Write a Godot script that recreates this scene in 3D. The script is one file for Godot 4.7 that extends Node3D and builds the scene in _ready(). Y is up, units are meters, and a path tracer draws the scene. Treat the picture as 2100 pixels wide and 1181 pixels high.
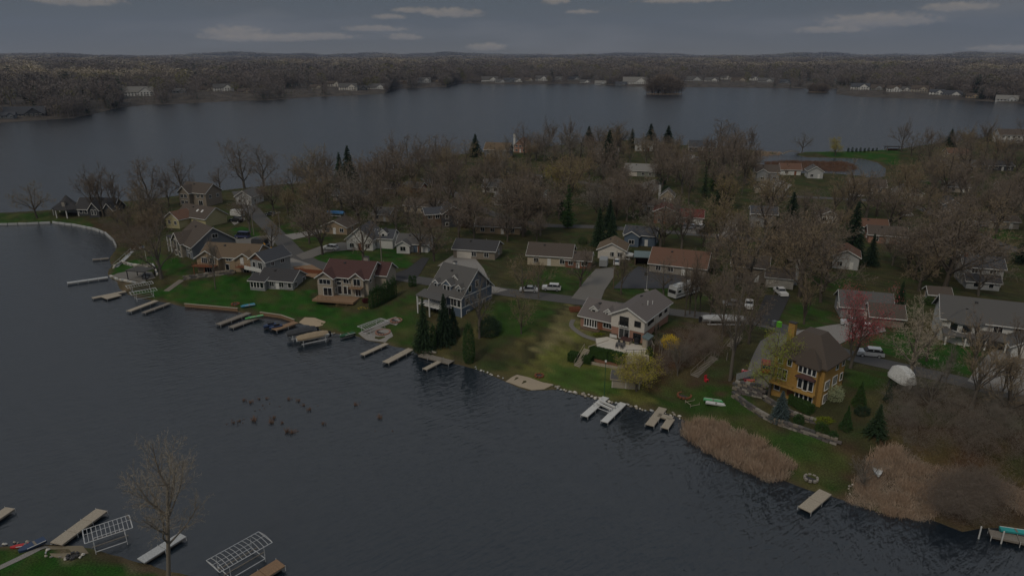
extends Node3D
# A lake peninsula seen from the air: houses, bare spring trees, docks, and the wooded shores beyond.

const FAR_A := [-810.13,-601.58,-670.36,-627.07,-582.14,-649.97,-487.44,-674.56,-467.45,-701.01,-450.88,-729.56,-462.45,-794.02,-482.15,-870.61,-477.91,-933.4,-433.66,-963.11,-395.04,-1016.96,-347.2,-1040.19,-311.45,-1116.57,-260.04,-1159.04,-217.28,-1220.86,-222.3,-1289.52,-231.62,-1366.23,-193.81,-1429.93,-137.12,-1499.76,-132.42,-1604.05,-125.87,-1692.18,-92.38,-1707.8,-56.2,-1661.76,11.04,-1632.4,168.6,-1661.76,258.07,-1524.56,332.52,-1487.66,446.32,-1464.02,571.74,-1429.93,629.88,-1429.93,650.38,-1366.23,765.09,-1326.78,918.97,-1289.52,1221.41,-1159.04,1463.69,-1103.08]
const FAR_B := [545.18,-1204.8,545.89,-1130.38,586.03,-1089.91,644.94,-1052.2,665.69,-1028.45,671,-983.97,682.83,-953.01,773.82,-870.61,858.06,-808.27]
const MAIN_SHORE := [-221.07,-253.31,-191.84,-253.31,-181.93,-254.9,-173.75,-256.51,-163.96,-252.53,-153.15,-246.39,-145.02,-239.8,-136.45,-229.53,-130.3,-220.03,-127.85,-212.94,-126.15,-207.89,-120.87,-199.94,-118.87,-193.97,-115.97,-189.24,-111.37,-185.16,-107.2,-178.69,-101.77,-173.41,-97.27,-170.68,-91.95,-168.4,-87.85,-166.92,-83.45,-164.37,-75.69,-162.59,-68.07,-160.84,-63.12,-157.45,-61.57,-158.12,-55.7,-156.13,-51.23,-152.59,-49.75,-153.86,-42.27,-146.81,-39.12,-146.22,-37.68,-144.77,-35.11,-145.64,-32.27,-141.95,-27.7,-140.58,-26.53,-138.69,-22.1,-138.16,-20.53,-135.05,-18.92,-133.79,-12.47,-130.37,-7.71,-127.78,-4.36,-124.84,-2.3,-123.09,-0.57,-121.16,1.12,-119.29,3.68,-117.67,6,-118.07,7.74,-119.5,9.68,-117.87,11.88,-116.68,17.02,-113.97,22.77,-111,25.56,-109.56,28.34,-109.21,29.84,-106.78,30.72,-102.51,33.74,-97.34,38.13,-91.79,40.71,-88.71,42.78,-86.62,45.68,-85.08,48.18,-83.36,50.22,-81.47,52.6,-80.18,57.57,-79.86,58.6,-77.9,59.88,-76.99,62.33,-77.8,67.83,-77.9,73.92,-76.11,88.7,-71.46,670.36,-627.07,519.32,-601.58,417.06,-574.26,357.16,-542.47,296.65,-502.13,262.67,-477.44,230.02,-464.7,203.07,-462.23,193.4,-462.23,183.85,-452.6,175.32,-452.6,162.87,-472.26,146.83,-490.86,120.16,-493.63,91.81,-529.41,53.83,-516.94,16.89,-485.4,-16.12,-462.23,-31.59,-452.6,-51.39,-432.27,-63.47,-392.81,-78.36,-358.17,-97.98,-346.46,-117.3,-338.13,-132.45,-327.61,-152.49,-310.61,-162.84,-300.53,-174.88,-295.19,-184.11,-286.02,-192.03,-279.24,-206.77,-274.59,-234.63,-270.07]
const POND_SHORE := [183.7,-451.42,184.02,-438.85,203.52,-434.44,216.15,-432.27,218.38,-415.62,211,-391.02,196.78,-364.31,187.06,-358.17,184.42,-365.88,171.15,-373.91,157.98,-373.91,147.27,-380.58,139.35,-392.81,144.67,-421.72,155.76,-447.92,174.17,-453.78]
const NEAR_SHORE := [-83.39,-72.35,-66.15,-74.19,-65.34,-74.57,-59.33,-74.57,-55.75,-74.19,-50.85,-72.71,-48.41,-71.72,-46.23,-71.19,-42.61,-69.72,-38.53,-68.63,-29.83,-64.13,-24.14,-53.64,-66.27,-48.31]
const BUMPS := [[50.91, -110.39, 16, 0.3], [72.09, -95.14, 34, 5], [35.37, -132.49, 12, 1], [23.02, -137.85, 13, 1], [6.1, -163.72, 40, 0.8]]

const FAR_HOUSES := [
	["big white flat-fronted house above the left far shore", -536, -1029, 39.9, "white", "r_pale", 2],
	["beige low house left of the white gabled one on the far left shore", -500, -1177, 29.0, "beige", "r_brown", 1],
	["white gabled house high on the far left shore", -473, -1177, 31.1, "white", "r_grey", 2],
	["pale gabled house among trees at the far left", -698, -1017, 17.9, "palegrey", "r_grey", 2],
	["white house cut by the left frame edge across the lake", -725, -1017, 12.5, "white", "r_grey", 1],
	["long dark modern house at the left far shore", -494, -720, 35.5, "charcoal", "r_slate", 1],
	["small dark boathouse at the far left waterline", -497, -698, 13.5, "slate", "r_slate", 1],
	["tiny white house deep in the left far woods", -775, -1334, 18.8, "white", "r_grey", 1],
	["small grey house on the left far bank", -519, -1118, 19.7, "grey", "r_grey", 1],
	["brown house right of the white gabled far house", -418, -1118, 19.7, "taupe", "r_brown", 1],
	["pale house in the far shore trees left of the point", -414, -1395, 27.0, "palegrey", "r_grey", 2],
	["tiny white cottage left of the point", -431, -1395, 17.2, "white", "r_grey", 1],
	["beige cottage near the left far point", -348, -1277, 20.2, "beige", "r_brown", 1],
	["cream house close to the left far point", -335, -1354, 23.8, "offwhite", "r_brown", 2],
	["broad cream house at the root of the far point", -280, -1225, 30.2, "offwhite", "r_grey", 2],
	["dark boathouse on the far point", -261, -1242, 19.7, "charcoal", "r_dark", 1],
	["long white low house at the tip of the far point", -241, -1277, 31.5, "white", "r_grey", 1],
	["brown cottage right of the far point", -230, -1512, 21.3, "brown", "r_brown", 1],
	["pale house in the middle far bay, left of centre", -192, -1564, 30.3, "palegrey", "r_grey", 2],
	["small tan house in the far bay", -170, -1591, 19.6, "tan", "r_brown", 1],
	["big white house left of centre on the middle far shore", -53, -1711, 39.2, "white", "r_grey", 2],
	["low pale house right of the big white far house", -27, -1679, 23.7, "palegrey", "r_grey", 1],
	["dark slate house on the middle far shore", -7, -1679, 23.7, "slate", "r_slate", 2],
	["narrow white house on the middle far shore", 12, -1679, 23.7, "white", "r_grey", 2],
	["beige cottage on the middle far shore", 40, -1711, 21.1, "beige", "r_brown", 1],
	["white house right of the beige cottage on the far shore", 69, -1711, 30.1, "white", "r_grey", 2],
	["small grey house on the middle far shore", 114, -1778, 21.9, "grey", "r_grey", 1],
	["grey house left of the long white block", 150, -1744, 30.7, "grey", "r_slate", 1],
	["white low boathouse row house on the far shore", 170, -1679, 23.7, "white", "r_grey", 1],
	["small white house on the rise behind the far shore", 223, -1970, 20.8, "white", "r_grey", 2],
	["pale low house beside the long white block", 199, -1620, 25.7, "palegrey", "r_pale", 1],
	["long white block with rows of windows on the far shore", 268, -1564, 55.1, "white", "r_pale", 2],
	["blue-grey house attached left of the long white block", 237, -1564, 24.8, "slate", "r_slate", 1],
	["long pale house right of the big islet", 421, -1679, 44.4, "palegrey", "r_grey", 1],
	["white low house right of the long pale house", 456, -1649, 32.0, "white", "r_grey", 1],
	["bright white house by the yellow far tree", 527, -1778, 25.1, "white", "r_grey", 2],
	["beige pair-gabled house on the right far shore", 519, -1649, 34.9, "beige", "r_brown", 1],
	["narrow white house on the right far shore", 573, -1711, 18.1, "white", "r_grey", 2],
	["pale low house midway on the right far shore", 560, -1591, 33.6, "palegrey", "r_grey", 1],
	["blue-grey cottage on the right far shore", 581, -1537, 24.4, "slate", "r_slate", 1],
	["pale A-roofed house above the small islet", 678, -1649, 20.3, "palegrey", "r_pale", 1],
	["pale house on the green bank above the low point", 745, -1620, 37.1, "palegrey", "r_teal", 1],
	["cream house behind the blue-white point house", 771, -1591, 22.4, "offwhite", "r_grey", 2],
	["blue-white house nearest the tip of the low right point", 593, -1225, 29.1, "white", "r_slate", 2],
	["grey-brown house second on the low right point", 619, -1225, 28.1, "grey", "r_brown", 1],
	["white gabled house third on the low right point", 617, -1162, 20.5, "white", "r_brown", 2],
	["white house with wide gable fourth on the low right point", 643, -1177, 18.7, "white", "r_grey", 1],
	["beige house in the middle of the low right point", 651, -1147, 24.2, "beige", "r_brown", 2],
	["small brown house in the middle of the low right point", 675, -1162, 14.3, "taupe", "r_brown", 1],
	["white house with blue roof on the low right point", 654, -1105, 19.5, "white", "r_slate", 2],
	["long white house at the end of the row on the right point", 669, -1091, 28.8, "white", "r_slate", 1],
	["tan low house right of the long white house on the point", 677, -1053, 16.7, "tan", "r_brown", 1],
	["low pale house close to the right edge across the lake", 681, -984, 26.0, "palegrey", "r_pale", 1],
]

const GX := -264.0
const GZ := -560.0
const CELL := 3.0
const NX := 234
const NZ := 172

var rng := RandomNumberGenerator.new()
var taken := {}
var heights := PackedFloat32Array()
var shores := PackedFloat32Array()
var M := {}
var mesh_cache := {}

# ---------------------------------------------------------------- mesh collector
class MB:
	var v := PackedVector3Array()
	var n := PackedVector3Array()
	var c := PackedColorArray()
	var col := Color(1, 1, 1)
	func tri(a: Vector3, b: Vector3, d: Vector3) -> void:
		var m := (b - a).cross(d - a).normalized()
		v.append(a); v.append(d); v.append(b)
		n.append(m); n.append(m); n.append(m)
		c.append(col); c.append(col); c.append(col)
	func tri_n(a: Vector3, b: Vector3, d: Vector3, na: Vector3, nb: Vector3, nd: Vector3) -> void:
		v.append(a); v.append(d); v.append(b)
		n.append(na); n.append(nd); n.append(nb)
		c.append(col); c.append(col); c.append(col)
	func quad(a: Vector3, b: Vector3, d: Vector3, e: Vector3) -> void:
		tri(a, b, d); tri(a, d, e)
	func quad_up(a: Vector3, b: Vector3, d: Vector3, e: Vector3) -> void:
		if (b - a).cross(d - a).y + (d - a).cross(e - a).y < 0.0:
			quad(e, d, b, a)
		else:
			quad(a, b, d, e)
	func box(at: Vector3, size: Vector3, t := Transform3D()) -> void:
		var h := size / 2
		var p := []
		for k in 8:
			p.append(t * (at + Vector3(h.x if k & 1 else -h.x, h.y if k & 2 else -h.y, h.z if k & 4 else -h.z)))
		quad(p[4], p[5], p[7], p[6]); quad(p[1], p[0], p[2], p[3]); quad(p[5], p[1], p[3], p[7])
		quad(p[0], p[4], p[6], p[2]); quad(p[6], p[7], p[3], p[2]); quad(p[0], p[1], p[5], p[4])
	func tube(a: Vector3, b: Vector3, r0: float, r1: float, k := 6, cap := true) -> void:
		var d := (b - a).normalized()
		var u := d.cross(Vector3.UP if absf(d.y) < 0.9 else Vector3.RIGHT).normalized()
		var w := d.cross(u)
		for i in k:
			var s := TAU * i / k
			var e := TAU * (i + 1) / k
			var n0 := u * cos(s) + w * sin(s)
			var n1 := u * cos(e) + w * sin(e)
			tri_n(a + n0 * r0, a + n1 * r0, b + n1 * r1, n0, n1, n1)
			tri_n(a + n0 * r0, b + n1 * r1, b + n0 * r1, n0, n1, n0)
			if cap:
				tri(b, b + n0 * r1, b + n1 * r1)
				tri(a, a + n1 * r0, a + n0 * r0)
	# a profile in x and y, pushed from z0 to z1
	func extrude(poly: PackedVector2Array, z0: float, z1: float, t := Transform3D()) -> void:
		if Geometry2D.is_polygon_clockwise(poly):
			poly = poly.duplicate(); poly.reverse()
		var k := poly.size()
		var ids := Geometry2D.triangulate_polygon(poly)
		for i in range(0, ids.size(), 3):
			var a := poly[ids[i]]
			var b := poly[ids[i + 1]]
			var d := poly[ids[i + 2]]
			if (b - a).cross(d - a) < 0:
				var s := b
				b = d
				d = s
			tri(t * Vector3(a.x, a.y, z1), t * Vector3(b.x, b.y, z1), t * Vector3(d.x, d.y, z1))
			tri(t * Vector3(a.x, a.y, z0), t * Vector3(d.x, d.y, z0), t * Vector3(b.x, b.y, z0))
		for i in k:
			var a := poly[i]
			var b := poly[(i + 1) % k]
			quad(t * Vector3(a.x, a.y, z1), t * Vector3(a.x, a.y, z0), t * Vector3(b.x, b.y, z0), t * Vector3(b.x, b.y, z1))
	func done(colours := false) -> ArrayMesh:
		var arr := []
		arr.resize(Mesh.ARRAY_MAX)
		arr[Mesh.ARRAY_VERTEX] = v
		arr[Mesh.ARRAY_NORMAL] = n
		if colours:
			arr[Mesh.ARRAY_COLOR] = c
		var m := ArrayMesh.new()
		m.add_surface_from_arrays(Mesh.PRIMITIVE_TRIANGLES, arr)
		return m

# ---------------------------------------------------------------- nodes
func numbered(called: String) -> String:
	var k: int = taken.get(called, 0)
	taken[called] = k + 1
	return called if k == 0 else "%s_%03d" % [called, k]

func part(parent: Node, called: String, mesh: Mesh, m: Material, at := Vector3.ZERO, turn := 0.0) -> MeshInstance3D:
	var o := MeshInstance3D.new()
	o.mesh = mesh
	o.material_override = m
	o.position = at
	o.rotation.y = turn
	if parent == self:
		o.name = numbered(called)
	else:
		o.name = called
	parent.add_child(o, true)
	return o

func mpart(parent: Node, called: String, b: MB, m: Material, at := Vector3.ZERO) -> MeshInstance3D:
	return part(parent, called, b.done(), m, at)

func tag(o: Node, label: String, category: String, group := "") -> void:
	o.set_meta("label", label)
	o.set_meta("category", category)
	if group:
		o.set_meta("group", group)

func thing(called: String, label: String, category: String, at := Vector3.ZERO, deg := 0.0, group := "") -> Node3D:
	var o := Node3D.new()
	o.name = numbered(called)
	add_child(o)
	o.position = at
	o.rotation_degrees.y = deg
	tag(o, label, category, group)
	return o

func setting(called: String, mesh: Mesh, m: Material) -> MeshInstance3D:
	var o := part(self, called, mesh, m)
	o.set_meta("kind", "structure")
	return o

func stuff(called: String, label: String, category: String, mesh: Mesh, m: Material, places: Array, colours := []) -> MultiMeshInstance3D:
	var mm := MultiMesh.new()
	mm.transform_format = MultiMesh.TRANSFORM_3D
	mm.use_colors = not colours.is_empty()
	mm.mesh = mesh
	mm.instance_count = places.size()
	for i in places.size():
		mm.set_instance_transform(i, places[i])
		if mm.use_colors:
			mm.set_instance_color(i, colours[i])
	var o := MultiMeshInstance3D.new()
	o.multimesh = mm
	o.material_override = m
	o.name = numbered(called)
	add_child(o)
	o.set_meta("kind", "stuff")
	tag(o, label, category)
	return o

# ---------------------------------------------------------------- materials
func noise_tex(freq: float, lo: float, hi: float, side := 512, octaves := 4, sd := 1, kind := FastNoiseLite.TYPE_SIMPLEX_SMOOTH) -> NoiseTexture2D:
	var f := FastNoiseLite.new()
	f.noise_type = kind
	f.frequency = freq
	f.fractal_octaves = octaves
	f.seed = sd
	var t := NoiseTexture2D.new()
	t.width = side
	t.height = side
	t.seamless = true
	t.noise = f
	var g := Gradient.new()
	g.set_color(0, Color(lo, lo, lo))
	g.set_color(1, Color(hi, hi, hi))
	g.add_point(0.35, Color(lerpf(lo, hi, 0.3), lerpf(lo, hi, 0.3), lerpf(lo, hi, 0.3)))
	t.color_ramp = g
	return t

func mat(r: float, g: float, b: float, rough := 0.85, tex: Texture2D = null, scale := 0.3) -> StandardMaterial3D:
	var m := StandardMaterial3D.new()
	m.albedo_color = Color(r, g, b).linear_to_srgb()
	m.roughness = rough
	m.metallic_specular = 0.35
	if tex:
		m.albedo_texture = tex
		m.uv1_triplanar = true
		m.uv1_world_triplanar = true
		m.uv1_scale = Vector3.ONE * scale
	return m

# ---------------------------------------------------------------- the lie of the land
func sdist(p: PackedVector2Array, q: Vector2) -> float:
	var best := 1e12
	var inside := false
	var b := p[p.size() - 1]
	for a in p:
		var d := b - a
		var t := clampf((q - a).dot(d) / (d.length_squared() + 1e-9), 0.0, 1.0)
		best = minf(best, q.distance_squared_to(a + d * t))
		if (a.y > q.y) != (b.y > q.y) and q.x < d.x * (q.y - a.y) / d.y + a.x:
			inside = not inside
		b = a
	return sqrt(best) if inside else -sqrt(best)

func pts(a: Array) -> PackedVector2Array:
	var p := PackedVector2Array()
	for i in range(0, a.size(), 2):
		p.append(Vector2(a[i], a[i + 1]))
	return p

func sm(t: float) -> float:
	t = clampf(t, 0.0, 1.0)
	return t * t * (3.0 - 2.0 * t)

func survey() -> void:
	var a := pts(MAIN_SHORE)
	var b := pts(POND_SHORE)
	var d := pts(NEAR_SHORE)
	heights.resize(NX * NZ)
	shores.resize(NX * NZ)
	for j in NZ:
		for i in NX:
			var q := Vector2(GX + i * CELL, GZ + j * CELL)
			var s := minf(sdist(a, q), -sdist(b, q)) if q.y < -72.0 else -60.0
			if q.y > -110.0 and q.x < 10.0:
				s = maxf(s, sdist(d, q))
			shores[j * NX + i] = s

func shore(x: float, z: float) -> float:
	var fx := clampf((x - GX) / CELL, 0.0, NX - 1.001)
	var fz := clampf((z - GZ) / CELL, 0.0, NZ - 1.001)
	var i := int(fx)
	var j := int(fz)
	fx -= i
	fz -= j
	var k := j * NX + i
	return lerpf(lerpf(shores[k], shores[k + 1], fx), lerpf(shores[k + NX], shores[k + NX + 1], fx), fz)

func gy(x: float, z: float) -> float:
	var d := shore(x, z)
	if d <= 0.0:
		return maxf(-1.8, d * 0.22)
	var h := 0.5 * sm(d / 2.0) + 3.0 * sm((d - 1.5) / 24.0)
	var k := sm(d / 12.0)
	for b in BUMPS:
		h += k * b[3] * exp(-((x - b[0]) * (x - b[0]) + (z - b[1]) * (z - b[1])) / (b[2] * b[2]))
	return h

func on(x: float, z: float, up := 0.0) -> Vector3:
	return Vector3(x, gy(x, z) + up, z)

# ---------------------------------------------------------------- sky and air
func make_sky() -> Image:
	# a grey spring sky: thin grey-blue cloud cover, paler towards the horizon, small cumulus low down all round
	var puffs := [[-20.69, 1.4, 2.42, 0.49], [-18.35, 1.22, 3.45, 0.23], [-15.2, 1.38, 3.12, 0.23], [-10.84, 1.96, 2.38, 0.2], [-8.3, 1.38, 1.36, 0.2], [-4.5, 3.08, 2.25, 0.32], [-2.1, 0.64, 1.61, 0.24], [3.36, 3.98, 1.05, 0.28], [26.29, 2.24, 3.62, 0.43], [23.25, 1.74, 2.23, 0.19], [30.91, 3.04, 2.08, 0.24], [5.43, 3.21, 1.21, 0.12], [-30.43, 3.47, 2.61, 0.35], [-7.47, 3.3, 1.6, 0.2], [12.87, 3.92, 3.54, 0.16], [34.19, 0.47, 2.34, 0.17], [-9.33, 2.81, 1.2, 0.16]]
	var r := RandomNumberGenerator.new()
	r.seed = 5
	for k in 110:
		var az := r.randf_range(42, 318)
		puffs.append([az if az < 180 else az - 360, r.randf_range(0.5, 6.5), r.randf_range(1.0, 3.4), r.randf_range(0.15, 0.5)])
	for k in 60:
		puffs.append([r.randf_range(-180, 180), r.randf_range(5.2, 11.0), r.randf_range(1.0, 4.0), r.randf_range(0.25, 0.8)])
	var f := FastNoiseLite.new()
	f.seed = 3
	f.frequency = 1.0
	f.fractal_octaves = 4
	var w := 4096
	var h := 2048
	var low := Image.create(256, 128, false, Image.FORMAT_RGBF)
	for j in 128:
		for i in 256:
			var el := PI / 2 - PI * (j + 0.5) / 128
			var az := TAU * (i + 0.5) / 256
			low.set_pixel(i, j, air(az, el, f))
	low.resize(w, h, Image.INTERPOLATE_CUBIC)
	var near := []
	for row in 160:
		near.append([])
	for q in puffs:
		for row in range(maxi(0, int((q[1] - q[3] * 2.2) * 11.38)), mini(159, int((q[1] + q[3] * 2.2) * 11.38) + 1) + 1):
			near[row].append(q)
	for row in 160:
		var j := h / 2 - 1 - row
		var el := (row + 0.5) / 11.38
		for i in w:
			var az := wrapf((i + 0.5) / w * 360.0, -180.0, 180.0)
			var c := air(deg_to_rad(az), deg_to_rad(el), f)
			for q in near[row]:
				var dx: float = (az - q[0]) / q[2]
				if absf(dx) > 1.6:
					continue
				var dy: float = (el - q[1]) / (q[3] * 1.25)
				var flat := dy * (1.7 if dy < 0 else 0.9)
				var e := dx * dx + flat * flat
				if e > 2.4:
					continue
				var nn := f.get_noise_3d(az * 1.1, el * 3.6, q[0] * 3.0) * 0.8 + f.get_noise_3d(az * 3.1, el * 8.0, q[0]) * 0.4
				var a := clampf((1.3 - e + nn) * 1.4, 0.0, 1.0) * 0.75
				var lit := clampf(0.62 + dy * 0.3 + nn * 0.35, 0.0, 1.0)
				c = c.lerp(Color(0.2, 0.2, 0.205).lerp(Color(0.44, 0.37, 0.285), lit), a)
			low.set_pixel(i, j, c)
	return low

func air(az: float, el: float, f: FastNoiseLite) -> Color:
	var d := Vector3(sin(az) * cos(el), sin(el), -cos(az) * cos(el))
	var deg := rad_to_deg(maxf(el, 0.0))
	var c := Color(0.205, 0.188, 0.158).lerp(Color(0.05, 0.085, 0.115), pow(clampf(deg / 7.0, 0.0, 1.0), 0.7))
	c = c.lerp(Color(0.225, 0.24, 0.262), sm((deg - 7.0) / 6.0))
	var up := sm((deg - 18.0) / 12.0)
	c = c.lerp(Color(0.56, 0.575, 0.60), up)
	c = c.lerp(Color(0.31, 0.39, 0.49), sm((deg - 36.0) / 34.0))
	var k := 1.0 / (maxf(d.y, 0.0) + 0.16)
	var veil := f.get_noise_3d(d.x * k * 0.55, d.z * k * 0.55, 4.0) * 0.8 + f.get_noise_3d(d.x * k * 1.6, d.z * k * 1.6, 9.0) * 0.4
	c = c.lerp(Color(0.24, 0.235, 0.23) * (1.0 + 1.4 * up), clampf(0.1 + veil * 0.9, 0.0, 0.7))
	if el < 0.0:
		c = Color(0.25, 0.245, 0.235).lerp(Color(0.07, 0.07, 0.065), sm(-el * 6.0))
	return c

func air_and_camera() -> void:
	var cam := Camera3D.new()
	cam.name = "camera"
	cam.fov = 45.18
	cam.near = 0.5
	cam.far = 40000.0
	cam.position = Vector3(0, 60, 0)
	cam.rotation_degrees = Vector3(-18.5, 0, 0)
	add_child(cam)
	var e := Environment.new()
	e.background_mode = Environment.BG_SKY
	var s := Sky.new()
	var sky := PanoramaSkyMaterial.new()
	sky.panorama = ImageTexture.create_from_image(make_sky())
	s.sky_material = sky
	e.sky = s
	e.background_energy_multiplier = 1.0
	e.tonemap_mode = Environment.TONE_MAPPER_LINEAR
	e.tonemap_exposure = 0.66
	e.fog_enabled = true
	e.fog_density = 0.000045
	e.fog_light_color = Color(0.48, 0.535, 0.63)
	e.sdfgi_enabled = true
	e.ssao_enabled = true
	e.ssil_enabled = true
	var env := WorldEnvironment.new()
	env.environment = e
	env.name = "environment"
	add_child(env)
	var sun := DirectionalLight3D.new()
	sun.name = "sun"
	sun.light_energy = 0.5
	sun.light_angular_distance = 12.0
	sun.light_color = Color(1.0, 0.95, 0.87)
	sun.shadow_enabled = true
	sun.rotation_degrees = Vector3(-48, -35, 0)
	add_child(sun)

# ---------------------------------------------------------------- water, ground, roads
func make_water() -> void:
	var m := StandardMaterial3D.new()
	m.albedo_color = Color(0.010, 0.016, 0.023).linear_to_srgb()
	m.roughness = 0.16
	m.metallic_specular = 0.6
	m.normal_enabled = true
	var f := FastNoiseLite.new()
	f.frequency = 0.012
	f.fractal_octaves = 5
	f.fractal_gain = 0.55
	var t := NoiseTexture2D.new()
	t.width = 1024
	t.height = 1024
	t.seamless = true
	t.noise = f
	t.as_normal_map = true
	t.bump_strength = 9.0
	m.normal_texture = t
	m.normal_scale = 0.52
	m.roughness_texture = noise_tex(0.003, 0.5, 1.0, 1024, 5, 7)
	m.roughness = 0.22
	# wave crests run along one direction: the texture is stretched along it
	var verts := PackedVector3Array()
	var norms := PackedVector3Array()
	var uvs := PackedVector2Array()
	var ids := PackedInt32Array()
	var crest := Vector2.from_angle(deg_to_rad(-48))
	var across := Vector2(-crest.y, crest.x)
	var steps := [-9000.0,-3000.0,-1200.0,-600.0,-300.0,-150.0,0.0,150.0,300.0,600.0,1200.0,3000.0,9000.0]
	for z in steps:
		for x in steps:
			verts.append(Vector3(x, 0, z - 150.0))
			norms.append(Vector3.UP)
			var q := Vector2(x, z - 150.0)
			uvs.append(Vector2(q.dot(crest) / 46.0, q.dot(across) / 12.0))
	var k := steps.size()
	for j in k - 1:
		for i in k - 1:
			var a := j * k + i
			ids.append_array([a, a + 1, a + k + 1, a, a + k + 1, a + k])
	var arr := []
	arr.resize(Mesh.ARRAY_MAX)
	arr[Mesh.ARRAY_VERTEX] = verts
	arr[Mesh.ARRAY_NORMAL] = norms
	arr[Mesh.ARRAY_TEX_UV] = uvs
	arr[Mesh.ARRAY_INDEX] = ids
	var mesh := ArrayMesh.new()
	mesh.add_surface_from_arrays(Mesh.PRIMITIVE_TRIANGLES, arr)
	var st := SurfaceTool.new()
	st.create_from(mesh, 0)
	st.generate_tangents()
	setting("lake_water", st.commit(), m)

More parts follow.
